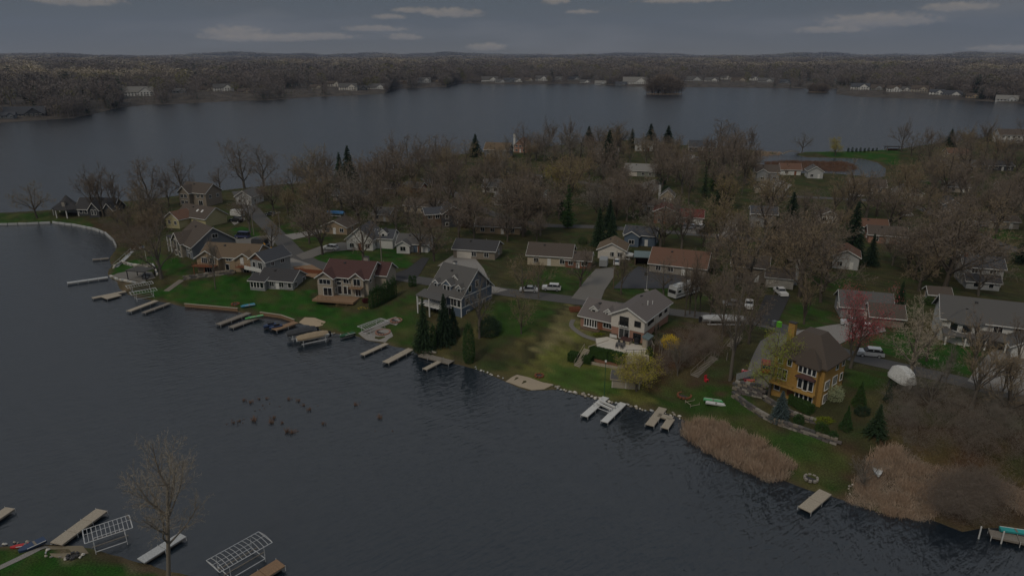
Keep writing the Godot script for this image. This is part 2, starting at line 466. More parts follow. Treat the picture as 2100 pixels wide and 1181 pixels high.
func make_ground() -> void:
	var lawn := Color(0.062, 0.112, 0.028)
	var rich := Color(0.042, 0.125, 0.022)
	var dry := Color(0.155, 0.142, 0.058)
	var pale := Color(0.27, 0.24, 0.11)
	var spring := Color(0.205, 0.215, 0.06)
	var mown := Color(0.12, 0.185, 0.045)
	var litter := Color(0.105, 0.072, 0.046)
	var rust := Color(0.13, 0.070, 0.038)
	var sand := Color(0.26, 0.20, 0.135)
	var olive := Color(0.085, 0.085, 0.042)
	var zones := [
		[olive, [-188.2,-265,-152.7,-331.5,-67.5,-384,80.8,-464.8,144,-459.6,131.5,-382.1,194.6,-353.6,242.3,-440,358.9,-492.6,470.2,-466.3,155.5,-140.6,83.1,-101,45.4,-132.6,-6.1,-163,-46.8,-181.4,-88.6,-184.8,-125.7,-212.3]],
		[lawn, [-210.5,-253.8,-182.2,-255.4,-174,-257,-153.5,-247,-136.1,-228.9,-141.8,-238.2,-159.5,-257.7,-176.3,-263.9,-204,-270.9,-221.5,-268.4]],
		[rich, [-121.6,-202.5,-108.8,-206.7,-103.1,-199.7,-108,-195.8,-111.3,-191,-115.7,-191.6]],
		[rich, [-105.4,-199.8,-99.8,-198.8,-89.4,-185,-91,-182.3,-98,-185.6]],
		[rich, [-101.4,-174.6,-94.7,-176.9,-89.7,-177.8,-81.6,-180.9,-71.6,-181.2,-57.1,-170.4,-50.7,-170.4,-48.1,-162.4,-36.4,-156.1,-29.8,-158.9,-23.4,-156.2,-21.1,-138.2,-26.8,-140.1,-35,-146.1,-40.2,-146.9,-47.7,-154.3,-52.6,-154.9,-61,-159.1,-69.5,-162.4,-83.2,-165.8,-92.6,-169.9]],
		[lawn, [-34,-156,-24.5,-164.5,-20.1,-138.1,-26.7,-139.7,-35.1,-146.9]],
		[rich, [-61.9,-201.5,-52.2,-204.2,-38.2,-209.9,-28.7,-195.6,-30,-185.5,-45.4,-187,-57.5,-191.1]],
		[rich, [-96.4,-234.2,-93.8,-236.3,-83.4,-225.8,-82.8,-219.3,-91.4,-223.2]],
		[lawn, [-83.6,-236.3,-73.1,-247.8,-58.9,-232.7,-66.1,-222.5,-74.2,-222.5]],
		[lawn, [-72.8,-218,-59.7,-222.5,-55,-216.1,-62.3,-208.3,-68.9,-210.1]],
		[dry, [-21.5,-140.6,-16.2,-141.9,-10.8,-142.5,0,-159.2,13.5,-157.3,1,-126.4,-1.9,-123.4,-9,-129,-18.5,-134]],
		[lawn, [-5.8,-154.5,3.6,-161,12.8,-155.5,5.2,-137.3,-4.2,-139.4]],
		[olive, [-15.9,-138.5,-6.4,-139.8,1.1,-138.4,-1.9,-124.8,-11,-130.2]],
		[lawn, [0,-170.8,15.1,-186.9,21.9,-179.9,18.4,-164.9,8.5,-162.8]],
		[lawn, [25.7,-166.4,40.1,-168.6,41.7,-159.5,29.5,-157.7]],
		[lawn, [40.7,-240,61.5,-243.8,57.2,-229.2,40.3,-232.6]],
		[lawn, [57.5,-181.3,69.7,-213,76.9,-225.8,81.2,-219.3,56.3,-168.5]],
		[pale, [14,-155.5,14.5,-141.9,20.1,-132,17.4,-129.4,12.3,-134.1,4.9,-128.2,1.1,-123.4,5,-131.7]],
		[spring, [1.1,-123.4,6,-131.4,12.3,-134.1,17.4,-125.5,26.1,-120.1,25.8,-113,22.8,-111.3,17.1,-114.3,9.3,-118.6,3.7,-119.4]],
		[spring, [12.5,-143.7,15.4,-135.2,19.4,-134,16.9,-129.5,11.4,-136]],
		[mown, [7.9,-127.3,14.5,-125.1,21.2,-118.2,18.9,-114.5,11.1,-118.6,6.7,-123.2]],
		[litter, [32.8,-137.5,43.5,-144.1,47.5,-139.3,40.3,-121.7,34,-118.6,27.9,-119.7,27.4,-124.8,28.8,-130.1]],
		[rust, [33,-131.5,38.6,-137.7,39.1,-131.7,31.7,-120.5,27.1,-115.7,26.1,-117.3]],
		[lawn, [25.2,-109.7,26.7,-115.8,32.3,-119,39.3,-111.8,41.2,-101.8,45.7,-94.8,49.8,-92.3,51.1,-88.4,48.2,-83.7,42.9,-86.9,38.2,-92,34,-98.2,30.5,-106.9,27.7,-109.7]],
		[litter, [30.5,-119.3,34.2,-119.3,40.6,-116.3,39.3,-111.8,34,-114.4]],
		[lawn, [56.5,-107.5,60.2,-112.9,66.3,-109.6,63.4,-104.3,58.9,-103.2]],
		[lawn, [62,-150,69.4,-157.2,74.5,-150.1,69,-140.2,60.6,-139]],
		[rich, [75.8,-132.8,84,-136.6,91.9,-127.8,80.4,-109.1,73.6,-115,69.5,-122.6]],
		[lawn, [87.1,-181.7,96.3,-184,84.8,-164.9,79.8,-164.9]],
		[rich, [159.8,-232.7,169.1,-234.2,167.8,-222.5,157.4,-214.3,154.9,-222.5]],
		[lawn, [137.5,-207.2,153.7,-225.8,153,-210.1,140,-201.6]],
		[lawn, [218.5,-384,236.5,-369.9,231.7,-346,213.7,-324.9,186.3,-321]],
		[rich, [190.2,-462.2,262.7,-477.4,220.4,-395.2,219,-422.8,198.7,-437.4]],
		[lawn, [151.3,-279,163.6,-276,158,-269.3,147.8,-270.3]],
		[litter, [47.4,-83.5,49.9,-88.8,49.9,-92.7,55.9,-93.5,64,-102.3,72.9,-103.8,84.8,-103.3,104.9,-96.9,83.4,-72.4,67.8,-77.9,59.9,-77.1,52.7,-80.4]],
		[rust, [53.5,-87.6,58.4,-91,67.1,-87.4,72.7,-85,71.3,-82.3,61.7,-83.4]],
		[litter, [-162.2,-259.2,-141.1,-244,-132.9,-257.2,-120.9,-221.5,-122.3,-211.7,-134.2,-226.3]],
		[sand, [-111.4,-184.7,-107.6,-184.4,-101.8,-174.7,-106.9,-178.7]],
		[sand, [-0.9,-121.2,0.5,-122.1,4.7,-119.4,7.8,-119.7,6,-117.9,3.2,-117.3]],
		[rich, [-56.7,-53.6,-83.4,-72.4,-65.6,-73.4,-61.9,-73.4,-58.1,-72.4,-54.4,-71.5,-47.9,-70.6,-42.8,-68.9,-32,-53.6]],
		[sand, [-60.5,-74.2,-55.5,-74.4,-53.7,-72.4,-54.8,-71,-57.8,-71.5]],
		[sand, [-48.6,-71.5,-45.4,-70.6,-38.5,-68.5,-36.9,-64.9,-42,-67.2,-46,-69.3]],
	]
	var n := FastNoiseLite.new()
	n.frequency = 0.06
	n.fractal_octaves = 4
	var step := 1.5
	var gw := int((NX - 2) * CELL / step)
	var gh := int((NZ - 2) * CELL / step)
	var cols := PackedColorArray()
	cols.resize(gw * gh)
	cols.fill(olive)
	for q in zones:
		var poly := pts(q[1])
		var box := Rect2(poly[0], Vector2.ZERO)
		for p in poly:
			box = box.expand(p)
		for j in range(maxi(0, int((box.position.y - GZ) / step)), mini(gh, int((box.end.y - GZ) / step) + 2)):
			for i in range(maxi(0, int((box.position.x - GX) / step)), mini(gw, int((box.end.x - GX) / step) + 2)):
				var x := GX + i * step
				var z := GZ + j * step
				var wob: Vector2 = Vector2(n.get_noise_2d(x * 3.0, z * 3.0), n.get_noise_2d(z * 3.0, 70.0 + x * 3.0)) * 2.4
				if Geometry2D.is_point_in_polygon(Vector2(x, z) + wob, poly):
					cols[j * gw + i] = q[0]
	var verts := PackedVector3Array()
	var norms := PackedVector3Array()
	var colours := PackedColorArray()
	var where := PackedInt32Array()
	where.resize(gw * gh)
	where.fill(-1)
	var ids := PackedInt32Array()
	for j in gh:
		for i in gw:
			var x := GX + i * step
			var z := GZ + j * step
			var s := shore(x, z)
			if s < -7.0:
				continue
			where[j * gw + i] = verts.size()
			verts.append(Vector3(x, gy(x, z), z))
			norms.append(Vector3(gy(x - 0.7, z) - gy(x + 0.7, z), 1.4, gy(x, z - 0.7) - gy(x, z + 0.7)).normalized())
			var c: Color = cols[j * gw + i]
			if s < 1.2:
				c = Color(0.15, 0.115, 0.07).lerp(c, clampf(s / 1.2, 0.0, 1.0) * 0.6)
			# straw-coloured and bare patches in the turf
			var a := n.get_noise_2d(x * 1.4, z * 1.4)
			var b := n.get_noise_2d(x * 5.0 + 300.0, z * 5.0)
			c = c.lerp(dry, clampf(a * 1.3 - 0.02, 0.0, 0.5))
			c = c.lerp(litter, clampf(b * 1.6 - 0.12, 0.0, 0.4))
			c = c.lerp(rich, clampf(-a * 1.5 - 0.15, 0.0, 0.3))
			colours.append(c * (1.0 + 0.45 * n.get_noise_2d(x * 9.0, z * 9.0)))
	for j in gh - 1:
		for i in gw - 1:
			var k := j * gw + i
			var a := where[k]
			var b := where[k + 1]
			var d := where[k + gw + 1]
			var e := where[k + gw]
			if a < 0 or b < 0 or d < 0 or e < 0:
				continue
			ids.append_array([a, b, d, a, d, e])
	var arr := []
	arr.resize(Mesh.ARRAY_MAX)
	arr[Mesh.ARRAY_VERTEX] = verts
	arr[Mesh.ARRAY_NORMAL] = norms
	arr[Mesh.ARRAY_COLOR] = colours
	arr[Mesh.ARRAY_INDEX] = ids
	var mesh := ArrayMesh.new()
	mesh.add_surface_from_arrays(Mesh.PRIMITIVE_TRIANGLES, arr)
	var m := mat(1, 1, 1, 0.95, noise_tex(0.05, 0.55, 1.0, 1024, 6, 4), 0.06)
	m.vertex_color_use_as_albedo = true
	m.metallic_specular = 0.15
	setting("ground", mesh, m)

func drape(called: String, outline: Array, m: Material, lift := 0.05, cell := 3.0) -> void:
	var poly := pts(outline)
	var box := Rect2(poly[0], Vector2.ZERO)
	for p in poly:
		box = box.expand(p)
	var b := MB.new()
	var x := floorf(box.position.x / cell) * cell
	while x < box.end.x:
		var z := floorf(box.position.y / cell) * cell
		while z < box.end.y:
			var sq := PackedVector2Array([Vector2(x, z), Vector2(x + cell, z), Vector2(x + cell, z + cell), Vector2(x, z + cell)])
			for piece in Geometry2D.intersect_polygons(poly, sq):
				var ids := Geometry2D.triangulate_polygon(piece)
				for i in range(0, ids.size(), 3):
					var t := []
					for e in 3:
						var q: Vector2 = piece[ids[i + e]]
						t.append(on(q.x, q.y, lift))
					if (t[1] - t[0]).cross(t[2] - t[0]).y < 0:
						b.tri(t[0], t[2], t[1])
					else:
						b.tri(t[0], t[1], t[2])
			z += cell
		x += cell
	if b.v.size():
		setting(called, b.done(), m)

func ribbon(called: String, path: Array, width: float, m: Material, lift := 0.06) -> void:
	var c := Curve2D.new()
	var p := pts(path)
	for i in p.size():
		var d := (p[mini(i + 1, p.size() - 1)] - p[maxi(i - 1, 0)]) / 6.0
		c.add_point(p[i], -d, d)
	c.bake_interval = 1.5
	var line := c.get_baked_points()
	var b := MB.new()
	var last := []
	for i in line.size():
		var d := (line[mini(i + 1, line.size() - 1)] - line[maxi(i - 1, 0)]).normalized()
		var s := Vector2(-d.y, d.x)
		var row := []
		for k in 5:
			var q := line[i] + s * width * (k / 4.0 - 0.5)
			row.append(on(q.x, q.y, lift))
		if last:
			for k in 4:
				b.quad_up(last[k], row[k], row[k + 1], last[k + 1])
		last = row
	setting(called, b.done(), m)

func make_roads() -> void:
	var speckle := noise_tex(0.08, 0.7, 1.0, 512, 5, 11)
	var asphalt := mat(0.12, 0.115, 0.112, 0.93, speckle, 0.15)
	var fresh := mat(0.075, 0.077, 0.085, 0.9, speckle, 0.15)
	var concrete := mat(0.33, 0.31, 0.285, 0.9, speckle, 0.12)
	var worn := mat(0.22, 0.205, 0.185, 0.92, speckle, 0.12)
	var dark := mat(0.055, 0.054, 0.056, 0.9, speckle, 0.15)
	M.concrete = concrete
	M.worn = worn
	ribbon("road", [-121.2,-303.9,-110.6,-282,-100.2,-263,-91.8,-247.8,-81.5,-229.9,-72.1,-213.1,-65.6,-201.6,-57.5,-191.1,-47.7,-185.1,-35.9,-180.1,-21.7,-172.5,-6.1,-165.3,1.2,-162.1,9.5,-159.1,23,-153.6,39,-148,52.2,-144,57.9,-139,60.7,-130.6,63.7,-120.3,68.4,-113.5,74.7,-106.8,82.8,-100.6,97.8,-98.6], 5.6, asphalt)
	ribbon("road", [-42.8,-337.3,-33.9,-317.1,-21.6,-289.3,-9.7,-261.2,8.6,-239.9,30.6,-235.5,47,-230.5,57.2,-227.1,68.4,-223.1,80.7,-218,97.7,-213.1,104.6,-201.6], 5.0, asphalt, 0.07)
	ribbon("road", [106.1,-292.5,121.9,-290.3,141,-285.1,155.8,-280,160.4,-270.3,159.8,-256,156,-229.9,154.8,-210.7,158.2,-196.3], 5.0, asphalt, 0.07)
	ribbon("road", [133.1, -199.4, 150.2, -204.9], 4.0, worn, 0.08)
	ribbon("road", [-2.5,-358.4,16.9,-343.1,34.5,-324.9,52.8,-296.9,62.7,-274.1,68,-256], 4.6, asphalt, 0.075)
	ribbon("path", [186,-328.9,210,-330.3,229.8,-343.1], 1.4, concrete, 0.08)
	drape("driveway", [-64.8,-199.4,-60.3,-209.5,-54.7,-214.8,-48.3,-213,-47.3,-205.9,-56.4,-203.2,-59.1,-196.7,-61.4,-194.6], worn, 0.1)
	drape("driveway", [-76.1,-224.5,-65.6,-232.7,-63.2,-228.5,-71.2,-218], concrete, 0.1)
	drape("driveway", [-102.8,-246.2,-102.3,-254.3,-97.1,-247.8,-98.1,-238.5], concrete, 0.1)
	drape("driveway", [-90.6,-218,-81.7,-224.5,-77.2,-219.3,-75,-210.1,-82.1,-204.4], worn, 0.1)
	drape("driveway", [-69.4,-193.2,-64.7,-196.2,-57,-189.1,-60.9,-183.6,-64.3,-183.7], concrete, 0.1)
	drape("driveway", [-33.6,-178.2,-29.2,-184.5,-26.5,-196.6,-24.3,-195.5,-25,-180.6,-25.7,-173.5], dark, 0.1)
	drape("driveway", [-21.1,-187.1,-17.7,-198.5,-10.7,-194.5,-7.8,-183.6,-4.9,-166.1,-8.1,-167,-11.9,-183.8], concrete, 0.11)
	drape("driveway", [-10.4,-164.7,-6.3,-168.9,-1,-164.8,-6,-160.8,-10.4,-159], concrete, 0.12)
	drape("driveway", [14.4,-158.4,20.1,-175.3,23.3,-183.7,29,-185.9,27,-175.6,23.3,-164.7,20.9,-154.7], worn, 0.12)
	drape("driveway", [25.5,-166.3,31.9,-180.3,35.8,-187.2,39.1,-183,49.2,-180.2,48.2,-168.2,37.5,-166.9], fresh, 0.11)
	drape("driveway", [56.7,-227.1,60.4,-235.6,66,-234.1,62.5,-225.8], worn, 0.12)
	drape("driveway", [67.9,-223.1,74.4,-234.1,77.3,-231.3,72.4,-221.8], concrete, 0.12)
	drape("driveway", [53.5,-143.1,63.1,-162.7,69.3,-162.5,62.7,-150,56.9,-139], dark, 0.12)
	drape("driveway", [58.9,-135.7,69,-140.2,76.8,-143.1,81,-140.5,79.5,-136.3,68.4,-130,63.5,-125.5,60.3,-129.6], concrete, 0.11)
	drape("driveway", [42.3,-113.8,45.4,-120.2,50.6,-130,55.7,-135.7,58,-133.7,51.1,-118.5,46.2,-109.8,43.6,-109.4], worn, 0.09)
	drape("driveway", [77,-105.8,89.6,-120.1,97.4,-128,103.6,-127.7,85.6,-99.9,78.3,-102.2], concrete, 0.1)
	drape("driveway", [163.5,-256,171.4,-263,171,-257.7,162.8,-250.2], worn, 0.1)
	drape("driveway", [56.4,-318.4,69.7,-334.5,71,-323.6,60.8,-294.7], worn, 0.1)
	drape("driveway", [119.7,-328.9,129.9,-334.5,129.6,-318.4,114.1,-291.4,108.9,-291.4], concrete, 0.12)
	drape("sand_patch", [-60.4,-74,-55.6,-74.3,-53.7,-72.5,-54.8,-71,-57.7,-71.5], mat(0.30, 0.25, 0.17, 0.95, speckle, 0.3), 0.05, 2.0)
	drape("sand_beach", [-1.3,-121.8,1,-123.7,3.6,-122.2,5.8,-120.5,8,-119.9,6.1,-118.5,3.7,-118.1,1.3,-119.7,-0.4,-121.2], mat(0.46, 0.38, 0.28, 0.95, speckle, 0.3), 0.06, 1.5)
	ribbon("path", [-63.3,-68.4,-62.2,-70.2,-61,-72.1,-60,-74], 1.0, concrete, 0.06)

func far_strip(called: String, line: Array, depths: Array, seed_no: int, lift: float, colour: Color, m: Material) -> Array:
	# a shore line and the country behind it, row after row further inland
	var n := FastNoiseLite.new()
	n.seed = seed_no
	n.frequency = 0.0011
	n.fractal_octaves = 3
	var p := pts(line)
	var c := Curve2D.new()
	for q in p:
		c.add_point(q)
	c.bake_interval = 14.0
	var edge := c.get_baked_points()
	var b := MB.new()
	var rows := []
	for d in depths:
		var row := []
		for q in edge:
			var o: Vector2 = q + q.normalized() * d
			var h := -0.6
			if d > 0.5:
				h = lift + 1.0 * sm(d / 8.0) + 5.0 * sm(d / 90.0)
				if d > 500.0:
					h += (n.get_noise_2d(o.x, o.y) * 0.5 + 0.5) * 30.0 * sm((d - 500.0) / 2500.0) + 38.0 * sm((d - 4000.0) / 6000.0) * (1.0 + 1.8 * n.get_noise_2d(o.x * 0.6 + 900.0, o.y * 0.6))
			row.append(Vector3(o.x, h, o.y))
		rows.append(row)
	b.col = colour
	for j in rows.size() - 1:
		for i in edge.size() - 1:
			b.quad_up(rows[j][i], rows[j + 1][i], rows[j + 1][i + 1], rows[j][i + 1])
	setting(called, b.done(), m)
	return rows

# ---------------------------------------------------------------- the shores across the lake
func far_tree_mesh(sd: int, conifer: bool) -> ArrayMesh:
	var r := RandomNumberGenerator.new()
	r.seed = sd
	var b := MB.new()
	if conifer:
		for k in 130:
			var t := r.randf()
			var a := r.randf() * TAU
			var p := Vector3(cos(a) * 3.2 * (1.0 - t) * r.randf(), 1.0 + t * 15.0, sin(a) * 3.2 * (1.0 - t) * r.randf())
			var d := Vector3(cos(a), -0.3, sin(a)) * (1.8 - t)
			b.tri(p, p + d + Vector3(0, 0, 0.5), p + d * 0.9 + Vector3(0.7, 0.2, -0.4))
		return b.done()
	b.tube(Vector3(0, -1, 0), Vector3(0, 7, 0), 0.28, 0.16, 4, false)
	for k in 7:
		var a := r.randf() * TAU
		var e := Vector3(cos(a) * r.randf_range(2, 4.4), r.randf_range(9, 14), sin(a) * r.randf_range(2, 4.4))
		b.tube(Vector3(0, r.randf_range(3, 7), 0), e, 0.14, 0.05, 3, false)
	for k in 230:
		var a := r.randf() * TAU
		var y := r.randf_range(-0.75, 1.0)
		var rad := sqrt(1.0 - y * y) * 4.9 * pow(r.randf_range(0.1, 1.0), 0.4)
		var p := Vector3(cos(a) * rad, 10.2 + y * 5.6, sin(a) * rad)
		var d := (Vector3(cos(a) * 0.7, 1.1, sin(a) * 0.7) + Vector3(r.randfn(0, 0.5), r.randfn(0, 0.4), r.randfn(0, 0.5))).normalized() * r.randf_range(0.9, 2.2)
		var s := d.cross(Vector3(r.randfn(0, 1), r.randfn(0, 1), r.randfn(0, 1))).normalized() * r.randf_range(0.07, 0.2)
		b.tri(p - s, p + d, p + s)
	return b.done()

func far_place(rows: Array, depths: Array, along: float, depth: float) -> Vector3:
	var i: int = int(along * (rows[0].size() - 1))
	var f: float = along * (rows[0].size() - 1) - i
	var j := 0
	while j < depths.size() - 2 and depths[j + 1] < depth:
		j += 1
	var g: float = (depth - depths[j]) / (depths[j + 1] - depths[j])
	var a: Vector3 = rows[j][i].lerp(rows[j][i + 1], f)
	var b: Vector3 = rows[j + 1][i].lerp(rows[j + 1][i + 1], f)
	return a.lerp(b, g)

func far_woods(rows: Array, depths: Array, bands: Array, sd: int, clear: Array, label: String) -> void:
	var r := RandomNumberGenerator.new()
	r.seed = sd
	var n := FastNoiseLite.new()
	n.frequency = 0.004
	n.seed = sd
	var sets := [[], [], [], []]
	var cols := [[], [], [], []]
	for q in bands:
		for k in q[0]:
			var depth: float = r.randf_range(q[1], q[2])
			var p := far_place(rows, depths, r.randf_range(0.0, 0.9999), depth)
			if p.y < 0.4 or absf(p.x) > -p.z * 0.86:
				continue
			var skip := false
			if depth < 200.0:
				var flat := Vector2(p.x, p.z)
				for c in clear:
					var way: Vector2 = c[0].normalized()
					if absf(flat.cross(way)) < c[1] and flat.dot(way) < c[0].length() + c[1] * 0.9:
						skip = true
						break
			var stand := n.get_noise_2d(p.x, p.z)
			if depth > 260.0 and n.get_noise_2d(p.x * 0.7 + 55.0, p.z * 0.35) < -0.34:
				continue
			var conifer := r.randf() < (0.10 + maxf(0.0, stand) * 0.25) and depth < 1500.0
			var s: float = r.randf_range(0.6, 1.3) * q[3] * (0.16 if skip else 1.0 + 0.5 * n.get_noise_2d(p.x * 2.0, p.z * 2.0 + 70.0))
			var kind := 3 if conifer else r.randi() % 3
			sets[kind].append(Transform3D(Basis(Vector3.UP, r.randf() * TAU).scaled(Vector3(s * q[4], s, s * q[4])), p))
			var c := Color(0.145, 0.133, 0.127)
			if conifer:
				c = Color(0.035, 0.055, 0.036)
			else:
				c = c.lerp(Color(0.205, 0.17, 0.15), r.randf() * 0.8)
				if r.randf() < 0.06:
					c = Color(0.15, 0.145, 0.05)
				# distant sunlit tan strips, imitated by a paler colour painted into the crowns
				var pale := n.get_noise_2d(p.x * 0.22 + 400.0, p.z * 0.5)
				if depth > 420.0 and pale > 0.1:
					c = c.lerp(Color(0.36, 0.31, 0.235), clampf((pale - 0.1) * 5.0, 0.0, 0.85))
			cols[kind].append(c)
	var m := mat(1, 1, 1, 0.95)
	m.vertex_color_use_as_albedo = true
	m.metallic_specular = 0.1
	for kind in 4:
		if sets[kind].size():
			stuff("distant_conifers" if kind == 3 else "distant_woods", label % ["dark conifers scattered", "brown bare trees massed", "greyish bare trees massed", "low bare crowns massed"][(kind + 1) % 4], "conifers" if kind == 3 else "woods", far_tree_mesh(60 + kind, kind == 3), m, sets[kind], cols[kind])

func far_house(label: String, at: Vector3, w: float, wall: String, roof: String, storeys: int) -> void:
	var t := thing("lake_house", label, "house", at, clampf(rad_to_deg(atan2(-at.x, -at.z)) , -30.0, 30.0) - 6.0, "houses along the far shore")
	var d := minf(w * 0.75, 10.0)
	var h := 2.8 * storeys
	var a := Vector3(0, 0, -d / 2)
	gable(t, a, w, d, h, w * 0.17 + 0.6, "x", wall, roof, 0.5, -3.0, "")
	gable(t, a + Vector3(w * 0.22, 0, d * 0.3), w * 0.42, d * 0.7, h, w * 0.14 + 0.4, "z", wall, roof, 0.4, -3.0, "")
	for s in storeys:
		var n := maxi(2, int(w / 4.0))
		for i in n:
			var x := w * ((i + 0.5) / n - 0.5) * 0.9
			var z := d * 0.65 + 0.06 if absf(x - w * 0.22) < w * 0.2 else d / 2 + 0.06
			window(t, a + Vector3(x, 1.5 + s * 2.8, z), 0.0, 1.9, 1.6, 2)

func make_far_country() -> void:
	var wood := mat(0.11, 0.092, 0.075, 0.95, noise_tex(0.02, 0.6, 1.0, 512, 5, 21), 0.004)
	var depths := [0.0,4.0,12.0,30.0,70.0,130.0,220.0,350.0,520.0,800.0,1200.0,1700.0,2400.0,3300.0,4500.0,6000.0,8000.0,11000.0]
	var near := [0.0,4.0,12.0,30.0,70.0,130.0,220.0,300.0]
	var a := far_strip("far_shore", FAR_A, depths, 31, 0.0, Color(1, 1, 1), wood)
	var b := far_strip("far_shore", FAR_B, near, 32, 0.25, Color(1, 1, 1), wood)
	var clear := []
	for q in FAR_HOUSES:
		var at := Vector3(q[1], 2.0, q[2])
		var best := 1e9
		for rows in [a, b]:
			for j in range(1, 7):
				for p in rows[j]:
					var gap: float = Vector2(p.x - at.x, p.z - at.z).length_squared()
					if gap < best:
						best = gap
						at.y = p.y
		far_house(q[0], at, q[3], q[4], q[5], q[6])
		clear.append([Vector2(at.x, at.z), q[3] * 0.46 + 1.0])
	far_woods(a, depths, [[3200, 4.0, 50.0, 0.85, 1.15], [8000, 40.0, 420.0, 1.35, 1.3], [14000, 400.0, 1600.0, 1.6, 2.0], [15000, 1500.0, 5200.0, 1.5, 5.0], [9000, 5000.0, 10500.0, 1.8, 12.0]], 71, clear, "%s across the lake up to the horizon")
	far_woods(b, near, [[600, 8.0, 45.0, 0.75, 1.1], [2400, 40.0, 290.0, 1.3, 1.2]], 72, clear, "%s on the low right-hand shore across the lake")
	# two islets
	var mud := mat(0.12, 0.09, 0.06, 0.95)
	for q in [[Vector3(256.22, 0, -1204.8), 33.0, 12.0, 110, 1.75, "wooded islet with a thick mass of bare trees"], [Vector3(543, 0, -1271.65), 19.0, 9.0, 90, 0.95, "small wooded islet before the right-hand shore"]]:
		var c := MB.new()
		for i in 24:
			var s0 := TAU * i / 24
			var s1 := TAU * (i + 1) / 24
			var e0 := Vector3(cos(s0) * q[1], -0.5, sin(s0) * q[2])
			var e1 := Vector3(cos(s1) * q[1], -0.5, sin(s1) * q[2])
			c.quad_up(e0, e1, e1 * 0.8 + Vector3(0, 1.3, 0), e0 * 0.8 + Vector3(0, 1.3, 0))
			c.tri(Vector3(0, 1.6, 0), e1 * 0.8 + Vector3(0, 1.3, 0), e0 * 0.8 + Vector3(0, 1.3, 0))
		var o := setting("islet", c.done(), mud)
		o.position = q[0]
		var places := []
		var colours := []
		for k in q[3]:
			var s := rng.randf() * TAU
			var f := sqrt(rng.randf()) * 0.92
			var z: float = rng.randf_range(0.45, 1.2) * q[4]
			places.append(Transform3D(Basis(Vector3.UP, rng.randf() * TAU).scaled(Vector3(z, z * (0.72 + 0.28 * (1.0 - f)) * 1.15, z)), q[0] + Vector3(cos(s) * f * q[1], -1.5, sin(s) * f * q[2])))
			colours.append(Color(0.15, 0.122, 0.10) * rng.randf_range(0.7, 1.4))
		var m := mat(1, 1, 1, 0.95)
		m.vertex_color_use_as_albedo = true
		stuff("islet_woods", q[5], "woods", far_tree_mesh(80, false), m, places, colours)
	# water tower and radio mast on the skyline
	var t := thing("water_tower", "tiny pale water tower on the left skyline", "water tower", Vector3(-8925.06, 6, -13526.34))
	t.scale = Vector3.ONE * 1.0
	rod(t, "shaft", Vector3.ZERO, Vector3(0, 34, 0), 2.2, "white", 8)
	var s := SphereMesh.new()
	s.radius = 8.0
	s.height = 11.0
	s.radial_segments = 16
	s.rings = 8
	part(t, "tank", s, M.white, Vector3(0, 36, 0))
	t = thing("radio_mast", "slender pale radio mast on the right skyline", "mast", Vector3(1692.97, 6, -3983.88))
	for e in [[0, 55, 1.1], [55, 85, 0.8], [85, 100, 0.5]]:
		rod(t, "mast_section", Vector3(0, e[0], 0), Vector3(0, e[1], 0), e[2], "palegrey", 4)

